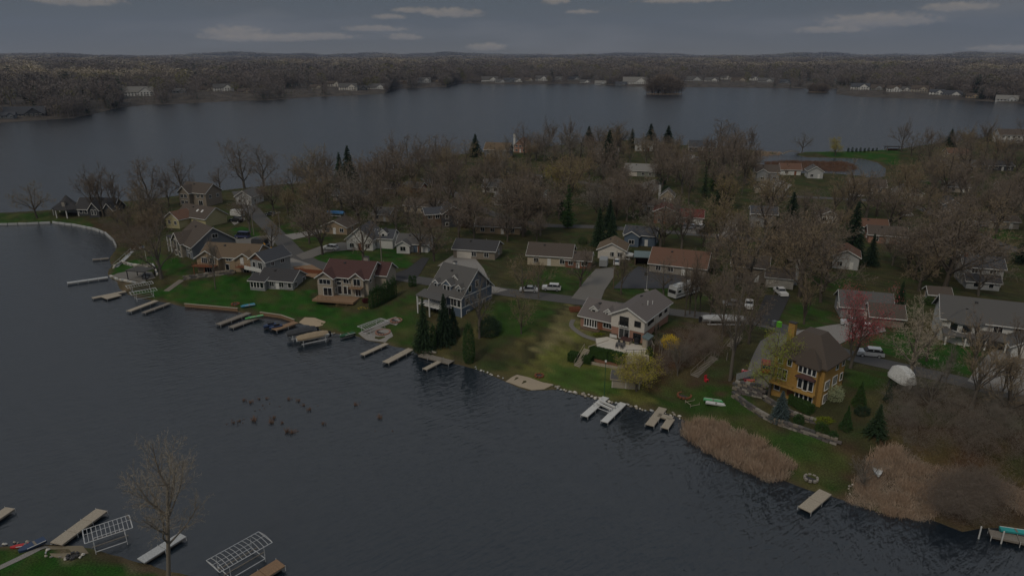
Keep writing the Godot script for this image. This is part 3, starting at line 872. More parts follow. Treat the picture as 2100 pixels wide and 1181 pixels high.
# ---------------------------------------------------------------- trees
class Grower:
	var r := RandomNumberGenerator.new()
	var wood := MB.new()
	var fine := MB.new()
	var tips := PackedVector3Array()
	var up := 0.12        # how strongly branches turn upwards
	var spread := 0.75    # angle between a branch and its parent
	var wander := 0.16
	var kids := [5, 6, 6, 5]
	var ratio := [0.62, 0.5, 0.45, 0.42]
	var twig := 0.016
	func jolt(d: Vector3, a: float) -> Vector3:
		return (d + Vector3(r.randfn(0, a), r.randfn(0, a), r.randfn(0, a))).normalized()
	func aside(d: Vector3, angle: float, turn: float) -> Vector3:
		var u := d.cross(Vector3.UP if absf(d.y) < 0.95 else Vector3.RIGHT).normalized().rotated(d, turn)
		return (d * cos(angle) + u * sin(angle)).normalized()
	func ribbon(a: Vector3, b: Vector3, w0: float, w1: float) -> void:
		var d := b - a
		var s := d.cross(Vector3(r.randfn(0, 1), r.randfn(0, 0.6), r.randfn(0, 1))).normalized()
		fine.tri(a - s * w0, b + s * w1, a + s * w0)
		fine.tri(a - s * w0, b - s * w1, b + s * w1)
	func limb(p: Vector3, d: Vector3, length: float, rad: float, level: int, deepest: int) -> void:
		var segs := 4 if level < 2 else (3 if level < deepest else 2)
		var step := length / segs
		var n: int = kids[mini(level, kids.size() - 1)]
		var made := 0.0
		var turn := r.randf() * TAU
		for i in segs:
			var q := p + d * step
			var r1 := rad * (1.0 - 0.75 * (i + 1.0) / segs) if level > 0 else rad * (1.0 - 0.35 * (i + 1.0) / segs)
			var r0 := rad * (1.0 - 0.75 * float(i) / segs) if level > 0 else rad * (1.0 - 0.35 * float(i) / segs)
			if level < 3 and level < deepest:
				wood.tube(p, q, maxf(r0, 0.02), maxf(r1, 0.015), 7 if level == 0 else (5 if level == 1 else 4), false)
			else:
				ribbon(p, q, maxf(r0, twig), maxf(r1, twig * 0.7))
			if level < deepest and (level == 0 and i >= segs - 2 or level > 0 and i > 0 or level > 1):
				made += float(n) / (segs - (2 if level == 0 else (1 if level == 1 else 0)))
				while made >= 1.0:
					made -= 1.0
					turn += 2.4 + r.randf_range(-0.4, 0.4)
					var t := r.randf()
					var a := spread * r.randf_range(0.65, 1.25)
					var e := aside(d, a, turn)
					e = (e + Vector3.UP * up * (2.0 if level == 0 else 1.0)).normalized()
					var k: float = ratio[mini(level, ratio.size() - 1)]
					limb(p.lerp(q, t), e, length * k * r.randf_range(0.75, 1.2) * (1.0 - 0.35 * float(i) / segs if level > 0 else 1.0), r1 * (0.62 if level == 0 else 0.55), level + 1, deepest)
			p = q
			d = jolt((d + Vector3.UP * up * (0.5 if level > 0 else 2.0)).normalized(), wander if level > 0 else wander * (0.3 if twig > 0.0112 else 0.05))
		if level == 0:
			limb(p, d, length * ratio[0] * 1.1, rad * 0.6, 1, deepest)
		if level >= deepest - 1:
			tips.append(p)

func leaf_bits(b: MB, tips: PackedVector3Array, count: int, size: float, scatter: float, r: RandomNumberGenerator) -> void:
	for k in count:
		var p := tips[r.randi() % tips.size()] + Vector3(r.randfn(0, scatter), r.randfn(0, scatter), r.randfn(0, scatter))
		var a := Vector3(r.randfn(0, 1), r.randfn(0, 1), r.randfn(0, 1)).normalized() * size * r.randf_range(0.6, 1.3)
		var d := a.cross(Vector3(r.randfn(0, 1), r.randfn(0, 1), r.randfn(0, 1))).normalized() * size * 0.8
		b.tri(p - a, p + d, p + a)

# every kind is built 1 unit = 1 metre at a nominal height of 16 m: {trunk, crown, buds}
func tree_kind(sd: int, height: float, style: String) -> Dictionary:
	var g := Grower.new()
	g.r.seed = sd
	var trunk := 0.30
	var rad := 0.27
	match style:
		"tall":
			g.kids = [6, 8, 7, 6]; g.twig = 0.022; g.spread = 0.55; g.up = 0.16; trunk = 0.34
			g.ratio = [1.15, 0.5, 0.48, 0.45]
		"wide":
			g.kids = [6, 8, 7, 6]; g.twig = 0.022; g.spread = 0.85; g.up = 0.10; trunk = 0.24; rad = 0.34
			g.ratio = [1.6, 0.5, 0.46, 0.45]
		"dense":
			g.kids = [7, 9, 8, 6]; g.spread = 0.75; g.up = 0.12; trunk = 0.2; rad = 0.26
			g.ratio = [1.7, 0.52, 0.46, 0.42]
			g.twig = 0.026
		"stems":
			g.kids = [7, 8, 7, 6]; g.spread = 0.32; g.up = 0.10; trunk = 0.12; rad = 0.3
			g.ratio = [4.2, 0.36, 0.45, 0.45]
		"old":
			g.kids = [6, 8, 8, 7]; g.spread = 0.8; g.up = 0.10; trunk = 0.40; rad = 0.42; g.wander = 0.12
			g.ratio = [0.95, 0.5, 0.46, 0.42]
			g.twig = 0.014
		"fine":
			g.kids = [10, 9, 8, 6]; g.spread = 0.85; g.up = 0.14; trunk = 0.5; rad = 0.24; g.wander = 0.14
			g.ratio = [0.62, 0.5, 0.46, 0.42]
			g.twig = 0.009
		"scrub":
			g.kids = [8, 7, 6, 5]; g.spread = 0.9; g.up = 0.06; trunk = 0.08; rad = 0.1
			g.ratio = [5.0, 0.5, 0.46, 0.45]
			g.twig = 0.012
	g.limb(Vector3(0, -0.4, 0), g.jolt(Vector3.UP, 0.05 if style != "fine" else 0.0), height * trunk + 0.4, rad, 0, 4)
	var top := 0.1
	for p in g.tips:
		top = maxf(top, p.y)
	var wide := 0.0
	for p in g.tips:
		wide = maxf(wide, Vector2(p.x, p.z).length())
	return {"trunk": g.wood.done(), "crown": g.fine.done(), "tips": g.tips, "top": top, "wide": wide}

func spruce_mesh(sd: int, height: float, base: float, rows: int, droop: float, ragged: float) -> Dictionary:
	var r := RandomNumberGenerator.new()
	r.seed = sd
	var w := MB.new()
	w.tube(Vector3(0, -0.4, 0), Vector3(0, height * 0.97, 0), 0.22, 0.03, 6, false)
	var b := MB.new()
	for i in rows:
		var t := float(i) / rows
		var y := height * (0.05 + 0.94 * t)
		var reach := base * pow(1.0 - t, 0.85) * r.randf_range(1.0 - ragged, 1.0 + ragged * 0.4) + 0.12
		var n := 5 + int(9 * (1.0 - t))
		var turn := r.randf() * TAU
		for k in n:
			var a := turn + TAU * k / n + r.randf_range(-0.2, 0.2)
			var l := reach * r.randf_range(0.7, 1.1)
			var d := Vector3(cos(a), 0, sin(a))
			var p := Vector3(0, y + r.randf_range(-0.2, 0.2), 0)
			var bits := 5 + int(l * 4.0)
			for e in bits:
				var s := (e + 0.6) / bits
				var q := p + d * l * s + Vector3.UP * (0.25 * s * l - droop * s * s * l)
				var side := d.cross(Vector3.UP) * r.randf_range(-1, 1)
				var out := (d * 0.6 + side + Vector3.UP * r.randf_range(-0.5, 0.45)).normalized() * (0.3 + 0.36 * (1.0 - t)) * r.randf_range(0.7, 1.3)
				var thick := out.cross(Vector3(r.randfn(0, 1), r.randfn(0, 1), r.randfn(0, 1))).normalized() * 0.17
				b.tri(q - thick, q + out, q + thick)
				b.tri(q - d * 0.2, q + side.normalized() * 0.26 + Vector3.UP * r.randf_range(-0.2, 0.1), q + d * 0.22)
	return {"trunk": w.done(), "crown": b.done(), "top": height, "wide": base}

# small leaves spread through a rounded or columnar volume
func leafy(sd: int, size: Vector3, count: int, leaf: float, shape: String) -> ArrayMesh:
	var r := RandomNumberGenerator.new()
	r.seed = sd
	var f := FastNoiseLite.new()
	f.seed = sd
	f.frequency = 0.9
	var b := MB.new()
	for k in count:
		var t := r.randf()
		var a := r.randf() * TAU
		var p := Vector3.ZERO
		var rad := sqrt(r.randf_range(0.45, 1.0))
		if shape == "column":
			var prof := minf(1.0, 0.72 + t * 1.2) * sqrt(maxf(0.0, 1.0 - pow(t, 3.2)))
			p = Vector3(cos(a) * prof * rad * size.x, t * size.y, sin(a) * prof * rad * size.z)
		elif shape == "cone":
			var prof := (1.0 - t) * 0.95 + 0.05
			p = Vector3(cos(a) * prof * rad * size.x, t * size.y, sin(a) * prof * rad * size.z)
		elif shape == "box":
			p = Vector3(r.randf_range(-1, 1) * size.x, t * size.y, r.randf_range(-1, 1) * size.z)
			match r.randi() % 3:
				0: p.x = signf(p.x) * size.x * r.randf_range(0.88, 1.0)
				1: p.y = size.y * r.randf_range(0.9, 1.0)
				2: p.z = signf(p.z) * size.z * r.randf_range(0.88, 1.0)
		else:
			var y := r.randf_range(-0.6, 1.0)
			var c := sqrt(1.0 - y * y)
			p = Vector3(cos(a) * c * size.x, (y * 0.62 + 0.38) * size.y, sin(a) * c * size.z) * Vector3(rad, 1.0 if y < 0.2 else pow(rad, 0.7), rad)
		if shape != "box":
			p *= 1.0 + f.get_noise_3dv(p * 1.6) * Vector3(0.35, 0.16, 0.35).x
			p.y = maxf(p.y, 0.02)
		var d := Vector3(r.randfn(0, 1), r.randfn(0, 1), r.randfn(0, 1)).normalized() * leaf * r.randf_range(0.6, 1.3)
		var e := d.cross(Vector3(r.randfn(0, 1), r.randfn(0, 1), r.randfn(0, 1))).normalized() * leaf * 0.7
		b.tri(p - d, p + e, p + d)
	return b.done()

var kinds := {}

func prepare_trees() -> void:
	var bark_tex := noise_tex(0.06, 0.55, 1.0, 256, 4, 17)
	M.bark = mat(0.15, 0.125, 0.10, 0.95, bark_tex, 0.9)
	M.bark_grey = mat(0.215, 0.19, 0.16, 0.95, bark_tex, 0.9)
	M.bark_pale = mat(0.36, 0.31, 0.25, 0.95, bark_tex, 0.9)
	M.twig = mat(0.16, 0.128, 0.098, 0.95)
	M.twig_grey = mat(0.175, 0.155, 0.13, 0.95)
	M.twig_red = mat(0.178, 0.145, 0.118, 0.95)
	M.twig_tan = mat(0.22, 0.17, 0.11, 0.95)
	M.twig_pale = mat(0.34, 0.29, 0.22, 0.95)
	for q in [["bud_brown", 0.19, 0.14, 0.075], ["bud_olive", 0.20, 0.19, 0.055], ["bud_yellow", 0.34, 0.30, 0.045], ["bud_lime", 0.23, 0.27, 0.035], ["bud_red", 0.30, 0.075, 0.08], ["bloom_yellow", 0.72, 0.52, 0.02], ["bud_rust", 0.21, 0.15, 0.095],
			["needle", 0.036, 0.062, 0.03], ["needle_dark", 0.026, 0.046, 0.026], ["needle_green", 0.04, 0.085, 0.026], ["needle_blue", 0.075, 0.105, 0.105], ["needle_brown", 0.07, 0.045, 0.03], ["cedar", 0.034, 0.070, 0.022], ["hedge", 0.038, 0.072, 0.02], ["shrub_lime", 0.16, 0.19, 0.02], ["shrub", 0.045, 0.07, 0.025], ["shrub_maroon", 0.07, 0.018, 0.02], ["reed", 0.42, 0.325, 0.245], ["reed_rust", 0.17, 0.10, 0.065], ["blossom", 0.30, 0.33, 0.20]]:
		var m := mat(q[1], q[2], q[3], 0.8)
		m.backlight_enabled = true
		m.backlight = Color(q[1] * 0.35, q[2] * 0.35, q[3] * 0.35).linear_to_srgb()
		m.metallic_specular = 0.2
		M[q[0]] = m
	var k := 0
	for style in ["tall", "tall", "tall", "wide", "wide", "wide", "dense", "dense", "dense", "stems", "stems", "old", "scrub", "scrub", "fine"]:
		var id: String = style + str(k)
		k += 1
		kinds[id] = tree_kind(100 + k * 7, 16.0, style)
		kinds[id].style = style
		var b := MB.new()
		var r := RandomNumberGenerator.new()
		r.seed = 900 + k
		leaf_bits(b, kinds[id].tips, 1500 if style == "dense" else 1100, 0.075, 0.35, r)
		kinds[id].buds = b.done()
		if style in ["dense", "wide", "stems"]:
			var e := MB.new()
			leaf_bits(e, kinds[id].tips, 6500, 0.12, 0.5, r)
			kinds[id].leaves = e.done()
	kinds.spruce0 = spruce_mesh(41, 16.0, 5.0, 46, 0.45, 0.25)
	kinds.spruce1 = spruce_mesh(42, 16.0, 3.5, 46, 0.5, 0.3)
	kinds.spruce2 = spruce_mesh(43, 16.0, 5.2, 40, 0.35, 0.45)
	kinds.pine0 = spruce_mesh(44, 16.0, 4.6, 24, 0.1, 0.7)

func plant_tree(called: String, label: String, category: String, kind: String, at: Vector3, tall: float, deg: float, bark: String, twigs: String, buds := "", group := "", broad := 1.0) -> Node3D:
	var k: Dictionary = kinds[kind]
	var t := thing(called, label, category, at, deg, group)
	var s: float = tall / k.top
	t.scale = Vector3(s * broad, s, s * broad)
	part(t, "trunk", k.trunk, M[bark])
	var c := part(t, "crown", k.crown, M[twigs])
	if buds:
		part(c, "young_leaves" if buds.begins_with("bud_l") or buds == "bud_yellow" else "buds", k.leaves if buds.ends_with("!") else k.buds, M[buds.trim_suffix("!")])
	return t

func plant_shrub(called: String, label: String, category: String, at: Vector3, size: Vector3, m: String, shape := "round", leaf := 0.11, count := 1800, deg := 0.0, group := "") -> Node3D:
	var key := "%s%s%s%s" % [shape, size, leaf, count]
	if not mesh_cache.has(key):
		mesh_cache[key] = leafy(key.hash() % 9999, size, count, leaf, shape)
		var w := MB.new()
		w.tube(Vector3(0, -0.3, 0), Vector3(0, size.y * 0.7, 0), 0.07, 0.03, 5, false)
		mesh_cache[key + "stem"] = w.done()
	var t := thing(called, label, category, at, deg, group)
	part(t, "stem", mesh_cache[key + "stem"], M.bark)
	part(t, "foliage", mesh_cache[key], M[m])
	return t

const TREE_LOOKS := [["bare_tree", "tree", "bark_pale", "twig_pale", ""], ["bare_tree", "tree", "bark_grey", "twig_grey", ""], ["pine_tree", "pine", "bark", "needle", ""], ["bare_tree", "tree", "bark", "twig_tan", "bud_brown"], ["bare_tree", "tree", "bark_grey", "twig_tan", ""], ["spruce_tree", "spruce", "bark", "needle_blue", ""], ["budding_tree", "tree", "bark_grey", "twig_tan", "bud_lime!"], ["bare_tree", "tree", "bark", "twig_red", ""], ["maple_tree", "tree", "bark_grey", "twig_grey", "bud_red!"], ["bare_tree", "tree", "bark", "twig", ""], ["bare_tree", "tree", "bark_grey", "twig", ""], ["budding_tree", "tree", "bark_grey", "twig_tan", "bud_yellow!"], ["pine_tree", "pine", "bark", "needle_dark", ""], ["budding_tree", "tree", "bark", "twig_tan", "bud_olive"], ["bare_tree", "tree", "bark", "twig_tan", ""], ["bare_tree", "tree", "bark", "twig_red", "bud_brown"], ["spruce_tree", "spruce", "bark", "needle", ""], ["bare_tree", "tree", "bark_grey", "twig_red", "bud_brown"], ["bare_tree", "tree", "bark_grey", "twig_tan", "bud_brown"], ["bare_tree", "tree", "bark", "twig_grey", ""], ["bare_tree", "tree", "bark_grey", "twig_red", "bud_rust"], ["bare_tree", "tree", "bark_grey", "twig_red", ""], ["spruce_tree", "spruce", "bark", "needle_dark", ""], ["bare_tree", "tree", "bark", "twig_tan", "bud_olive"], ["bare_tree", "tree", "bark", "twig_red", "bud_rust"], ["pine_tree", "pine", "bark", "needle_green", ""], ["budding_tree", "tree", "bark", "twig_tan", "bud_lime"], ["spruce_tree", "spruce", "bark", "needle_brown", ""], ["budding_tree", "tree", "bark_grey", "twig_tan", "bud_olive"], ["spruce_tree", "spruce", "bark", "needle_green", ""], ["budding_tree", "tree", "bark", "twig_tan", "bud_yellow"], ["budding_tree", "tree", "bark", "twig_tan", "bud_yellow!"], ["budding_tree", "tree", "bark", "twig_red", "bud_red"]]
const TREES := [
	["tall pale bare tree rising from the near shore at the lower left",0,"fine14",-41,-67.1,21,298,0.8],
	["small bare tree at the edge of the trampled reeds",1,"wide4",50.6,-85.2,5.5,239,1],
	["small pine on the slope right of the ochre house terrace",2,"spruce2",55.1,-92.2,5.5,133,1],
	["tan budding tree in front of the wrapped white boat",3,"wide5",74.9,-93.4,11.7,32,1],
	["bare grey tree in front of the wrapped white boat, left of two",1,"wide5",64.8,-95.9,9.5,152,1],
	["tall bare brown tree in front of the wrapped white boat",4,"tall0",71.5,-96.1,15.5,18,1.2],
	["bare grey tree right of the wrapped white boat",1,"tall0",76.6,-97.2,11.6,106,0.7],
	["small blue spruce in front of the ochre house",5,"spruce0",43.8,-100.4,5.3,42,1.1],
	["small bare grey tree right of the wrapped white boat",1,"tall1",75.4,-100.9,9.1,92,0.5],
	["bare grey tree in front of the wrapped white boat, right of two",1,"tall2",70,-101,9.8,236,0.5],
	["lime green young-leaved tree in front of the ochre house chimney",6,"wide3",44.2,-107,12.6,181,0.8],
	["pale-barked bare tree at the roadside right of the parked silver car",0,"wide5",68.8,-108.3,14.2,250,1],
	["bare reddish tree in front of the turreted white house",7,"tall0",82.3,-112.7,12.2,353,1.1],
	["red-budding maple with several pale stems beside the lane",8,"stems9",60.6,-112.8,17.1,257,1.1],
	["bare brown tree in front of the turreted white house",9,"tall1",91.1,-113.8,13.1,219,0.7],
	["thick grey-trunked tree right of the wooden stairway",10,"old11",40,-114.8,21.9,30,0.6],
	["spreading yellow-green budding tree on the lawn above the lot's docks",11,"dense6",23.2,-116.1,7.9,14,1.4],
	["small tan budding tree behind the wrapped white boat",3,"wide5",76.2,-116.3,9,155,1],
	["small bare grey tree in front of the white-sided lot house",1,"stems10",31.4,-119.1,8,42,1],
	["tall bare brown tree behind the ochre house",9,"wide5",47.6,-128.4,14.9,151,0.8],
	["tall bare brown tree right of the white-sided lot house",9,"tall1",42.5,-129.4,16.5,232,0.8],
	["small bare reddish tree right of the white-sided lot house",7,"stems9",29.3,-130.1,5.3,48,0.8],
	["dark pine in front of the blue gabled house, left of two",2,"spruce2",-18.7,-135.6,12.4,290,0.6],
	["dark pine in front of the blue gabled house, right of two",12,"spruce0",-14.6,-138.1,11.8,216,0.7],
	["small budding tree on the open lawn left of the white-sided house",13,"wide5",2,-139.2,10.6,11,0.7],
	["tall grey-trunked bare tree at the right corner of the blue gabled house",1,"old11",-7.1,-139.3,16.1,18,0.8],
	["multi-stemmed grey tree on the lawn behind the green bin",14,"stems10",64.1,-141.3,12.6,314,1.1],
	["tall bare brown tree in front of the silver motorhome, right of two",9,"tall2",41.1,-145.6,16.5,146,0.6],
	["tall reddish-brown budding tree in front of the silver motorhome",15,"dense8",44.6,-146,14.8,241,0.8],
	["tall bare brown tree in front of the silver motorhome, left of two",9,"tall0",39.1,-146.1,15.5,28,0.6],
	["bare brown tree in front of the silver motorhome, left of two",9,"tall1",40.5,-147.4,13.8,322,0.6],
	["bare brown tree in front of the silver motorhome, right of two",9,"tall0",43.4,-149.5,12.9,240,0.6],
	["spruce at the right of the red-budding maple",16,"spruce0",92.2,-154.6,6.5,137,0.8],
	["small reddish-brown budding tree in front of the stone-chimneyed house",15,"wide4",56.5,-156.5,9.1,87,1],
	["tall reddish-brown budding tree behind the maple-side grey house",15,"wide4",74.6,-157.3,16.9,323,1],
	["bare tree on the lawn left of the passing white car",4,"tall1",6.4,-158.4,11.5,218,1],
	["tall tan budding tree in front of the stone-chimneyed house, right of two",3,"wide5",71.1,-161.6,21.1,162,1],
	["bare forked tree at the asphalt yard beside the flagpole",9,"tall2",27,-161.8,12,318,1],
	["bare tree left of the motorhome",10,"wide4",37.7,-162.3,10.5,307,1],
	["reddish-brown budding tree in front of the right two-storey cottage",17,"wide4",116,-162.4,13.4,316,1],
	["tan budding tree right of the blue gabled house",18,"wide4",2.7,-162.8,10.1,39,1],
	["tall tan budding tree in front of the stone-chimneyed house, left of two",18,"wide5",59.6,-164.4,19.7,207,1.2],
	["bare brown tree left of the stone-chimneyed house",10,"wide5",55.5,-164.6,14.5,32,1.2],
	["tall reddish-brown budding tree left of the right two-storey cottage, right of two",15,"wide4",109.4,-166.1,22,87,1.2],
	["tan budding tree left of the right two-storey cottage",3,"wide3",103.5,-166.7,14.2,179,1.1],
	["bare tree on the lawn of the brick-fronted ranch house",9,"wide3",17.4,-167.6,11.1,150,1],
	["tall reddish-brown budding tree in front of the small brown-roofed house",15,"wide5",82.7,-173.4,15.8,243,1],
	["lone slim tree with grey trunk in front of the tan twin-gabled house",1,"tall2",-78.9,-174.3,15.4,302,0.6],
	["tall bare brown tree right of the stone-chimneyed house",9,"dense6",73.4,-175.7,19.6,46,1],
	["tall reddish-brown budding tree left of the right two-storey cottage, left of two",15,"dense6",107.9,-176.6,16.6,164,1.1],
	["tall bare brown tree behind the right two-storey cottage",9,"dense7",114.8,-178.4,19.2,251,1.2],
	["bare grey tree behind the right two-storey cottage",19,"dense7",129.9,-178.6,10.7,74,1],
	["reddish-brown budding tree right of the wide brown-roofed house",15,"wide5",54.8,-179.4,11,107,1],
	["tall bare brown tree left of the small brown-roofed house",9,"dense6",82.7,-182.6,17.6,126,1.2],
	["small bare brown tree behind the stone-chimneyed house",10,"dense6",70.3,-182.7,9.2,11,1],
	["tall reddish-brown budding tree behind the right two-storey cottage, left of two",15,"wide4",117.5,-182.9,21.5,302,1.1],
	["big grey-trunked tree beside the flat-roofed black pergola",10,"wide5",-97.6,-183.2,19.3,238,1],
	["tall tan budding tree behind the right two-storey cottage",3,"wide4",127.8,-183.4,21.8,273,1.2],
	["reddish-brown budding tree behind the right two-storey cottage, left of two",15,"wide4",110.6,-184.4,12.6,275,1.1],
	["reddish-brown budding tree behind the right two-storey cottage, right of two",15,"dense7",131.5,-186.2,10.2,166,1.1],
	["tall reddish-brown budding tree behind the stone-chimneyed house, right of two",20,"wide5",64.4,-186.6,16.1,162,1.2],
	["bare reddish tree right of the wide brown-roofed house",21,"tall0",57.6,-187,11.9,237,1.2],
	["tall reddish-brown budding tree behind the right two-storey cottage, right of two",15,"wide3",123.8,-187.2,20.5,142,1.1],
	["smaller dark spruce at the right of the small brown-roofed house",22,"spruce2",102,-188.8,9.6,277,0.8],
	["bare brown tree right of the small brown-roofed house",10,"dense6",108.5,-189,11.8,132,1.1],
	["tall reddish-brown budding tree behind the stone-chimneyed house, left of two",15,"wide5",64.4,-191,17.3,122,1.1],
	["dark green spruce behind the small brown-roofed house",16,"spruce2",90.1,-191.2,10.1,337,0.7],
	["dark green spruce right of the right two-storey cottage",22,"spruce2",147.2,-191.2,10.1,284,0.9],
	["tall bare brown tree left of the grey ranch house",9,"wide5",-22.6,-192.7,14.8,342,1],
	["tan budding tree behind the right two-storey cottage",18,"dense7",130.6,-193.3,10.8,202,1],
	["bare tree with low limbs in front of the white steep-gabled house",7,"wide3",-43.3,-193.4,15.8,242,1],
	["reddish-brown budding tree behind the small brown-roofed house",20,"dense6",85.7,-194.5,12.9,234,1.1],
	["bare brown tree behind the right two-storey cottage",10,"wide4",126.9,-195.9,11.1,185,1.2],
	["tall reddish-brown budding tree left of the small brown-roofed house",15,"wide5",74.3,-196,20.7,32,1.2],
	["tallest dark spruce on the right side behind the small brown-roofed house",22,"spruce0",100.4,-197.3,17.1,159,0.8],
	["tall tree on the lawn in front of the white car",15,"dense8",-57,-200.4,19.8,172,1],
	["tree hanging over the small white cottage",15,"wide4",-27.9,-201,14.9,113,1],
	["broad dark spruce behind the house with the stone chimney",16,"spruce0",78.8,-201.6,12,54,0.9],
	["bare grey tree behind the small brown-roofed house",1,"dense6",85.7,-203.7,12.6,115,1.1],
	["tall bare brown tree behind the small brown-roofed house",9,"tall0",94.4,-204.5,19.3,5,1.2],
	["tall bare grey tree in front of the blue-grey house",19,"wide4",45.7,-206.1,18.1,216,1.1],
	["tan budding tree in front of the pale gabled garage",3,"wide5",79.5,-206.4,11.2,358,1.2],
	["tall olive budding tree in front of the pale gabled garage",13,"dense7",63.7,-206.4,18.7,130,1.1],
	["tall reddish-brown budding tree right of the blue-grey house",17,"dense7",52.6,-207.2,17.4,15,1.1],
	["small tree at the kerb beside the orange machine",23,"wide3",-75.2,-208.9,9.2,165,0.9],
	["bare brown tree right of the blue-grey house",9,"dense7",59.8,-209.1,9.6,110,1.1],
	["tall narrow spruce left of the blue-grey house, left of two",16,"spruce1",27.2,-209.5,12.4,301,1],
	["tall narrow spruce left of the blue-grey house, right of two",16,"spruce1",31.2,-210.8,11.4,331,1],
	["olive budding tree right of the blue-grey house",13,"wide4",47.9,-211.7,11.5,148,1],
	["reddish-brown budding tree left of the white steep-gabled house",15,"wide5",-64.5,-213.1,12.9,186,1],
	["small dark green spruce left of the carport house",22,"spruce2",141.1,-213.1,7.9,229,0.8],
	["reddish-brown budding tree in front of the long tan house, right of two",24,"dense6",7.9,-213.9,10.9,267,1],
	["reddish-brown budding tree in front of the long tan house, left of two",24,"wide4",-1.5,-214.8,12.5,195,1],
	["tall reddish-brown budding tree in front of the long tan house",15,"dense6",-12.2,-216.6,15.3,355,1.1],
	["tall bare brown tree left of the carport house, right of two",9,"dense8",138.2,-219.1,16.9,290,1.1],
	["small green pine left of the carport house",25,"pine0",144.9,-219.3,7.3,165,0.8],
	["tall reddish-brown budding tree left of the long tan house",24,"dense7",-17.4,-219.6,16.7,253,1],
	["tall bare grey tree in front of the long tan house",19,"wide4",-1.7,-222,17,257,1],
	["tall bare brown tree right of the long tan house, left of two",9,"dense7",3.7,-222.1,21.8,82,1.2],
	["tall bare brown tree right of the long tan house, right of two",10,"dense6",9.4,-223.5,17.6,167,1],
	["olive budding tree right of the blue-sided split house",13,"dense8",110.1,-224.1,12.5,241,1],
	["tall bare reddish tree left of the carport house",7,"tall0",149.7,-225.7,17.1,122,1.1],
	["tall reddish-brown budding tree in front of the carport house",15,"wide3",162.9,-226.7,18,158,1.2],
	["small bright lime budding tree left of the upper road",26,"dense7",-78.9,-227.2,8.3,167,0.8],
	["thick grey-trunked tree at the lawn beside the upper road",10,"old11",-88.3,-227.2,14.9,180,1],
	["tall olive budding tree right of the long tan house",13,"wide4",4.5,-227.7,17.8,329,1],
	["tall bare brown tree right of the blue-sided split house, right of two",9,"dense6",128.2,-229.1,17.5,99,1.2],
	["bare brown tree left of the skylit brown-roofed house, left of two",14,"tall0",-121.4,-229.7,10,162,1],
	["reddish-brown budding tree right of the carport house",15,"wide3",175.8,-229.9,13.3,342,1],
	["big dark spruce with drooping tiers left of the tallest right-hand spruce",22,"spruce0",94.8,-229.9,13.8,224,1],
	["bare brown tree behind the white steep-gabled house",10,"wide5",-39.6,-230.3,12.8,257,1.1],
	["tall reddish-brown budding tree right of the long tan house, left of two",17,"wide4",10.1,-230.7,16.9,256,1],
	["dark green spruce behind the blue-grey house",22,"spruce0",33.6,-232.6,10.7,235,0.9],
	["bright green pine among brown trees at the middle of the peninsula",25,"pine0",19.4,-234,15.8,303,0.7],
	["small tan budding tree left of the skylit brown-roofed house",3,"dense8",-127.5,-234.5,9.2,221,1],
	["tall bare brown tree behind the white steep-gabled house, right of two",10,"dense6",-47.3,-234.6,20.6,299,1],
	["slender dark brownish conifer right of the dark grey house",27,"spruce1",-15.5,-235.5,10.6,317,1],
	["bare grey tree left of the dark grey house",19,"wide5",-34.4,-236.4,9.8,258,1.2],
	["olive budding tree left of the carport house",13,"wide3",135.6,-236.7,13.8,36,1],
	["tall bare brown tree behind the white steep-gabled house, left of two",9,"wide3",-66.1,-236.9,16.7,112,1.1],
	["bare brown tree right of the long tan house",9,"wide5",5.3,-237.4,14.1,192,1.2],
	["reddish-brown budding tree right of the blue-sided split house, right of two",15,"wide5",105.3,-237.5,11.7,283,1.1],
	["bare brown tree left of the skylit brown-roofed house, right of two",9,"wide3",-122.6,-238.2,10.3,63,1.2],
	["bare reddish tree left of the skylit brown-roofed house",7,"tall0",-135.8,-238.8,10.6,243,1],
	["tan budding tree left of the skylit brown-roofed house",18,"wide4",-129.2,-239.3,13,83,1],
	["tall bare grey tree behind the long tan house",1,"tall0",-1.7,-240.2,17.8,37,1.2],
	["reddish-brown budding tree left of the dark grey house",15,"wide4",-37.1,-240.3,12.9,163,1.1],
	["tall bare brown tree right of the blue-sided split house, left of two",14,"tall0",119.3,-241,24,121,1.1],
	["bare brown tree left of the red-roofed brick house",9,"wide3",49,-242.1,12,305,1.2],
	["tall bare grey tree behind the blue-grey house",19,"dense7",31.6,-242.1,16.4,20,1.1],
	["bare reddish tree right of the blue-sided split house, left of two",21,"tall0",103.7,-242.1,13,159,1.1],
	["olive budding tree right of the dark grey house",28,"wide4",-13.1,-242.2,14.2,156,1.1],
	["tall bare grey tree left of the cream-gabled brown house",19,"dense6",-54.9,-242.4,17.4,33,1.1],
	["bare brown tree in front of the tan two-storey gabled house, left of two",4,"tall0",-142.1,-243.8,10.8,274,1.1],
	["tall reddish-brown budding tree behind the carport house",24,"dense6",173.9,-244.5,16.5,18,1],
	["bare reddish tree left of the red-roofed brick house",7,"tall0",35.5,-245,12.7,255,1],
	["bare reddish tree right of the blue-sided split house, right of two",21,"tall1",122.8,-245.1,12.6,242,1.1],
	["reddish-brown budding tree left of the red-roofed brick house, right of two",20,"wide5",41.6,-245.3,12.4,98,1.2],
	["tall bare grey tree left of the skylit brown-roofed house",19,"tall0",-131.9,-245.9,18.3,97,1.1],
	["reddish-brown budding tree right of the skylit brown-roofed house",24,"wide4",-97.8,-246.2,11.6,258,1],
	["reddish-brown budding tree right of the blue-sided split house, left of two",15,"wide5",106.8,-247.3,11.8,169,1],
	["reddish-brown budding tree left of the red-roofed brick house, left of two",24,"dense6",38.2,-248.1,11.1,78,1],
	["tall reddish-brown budding tree right of the long tan house, right of two",15,"wide3",17.3,-248.2,16.2,12,1.2],
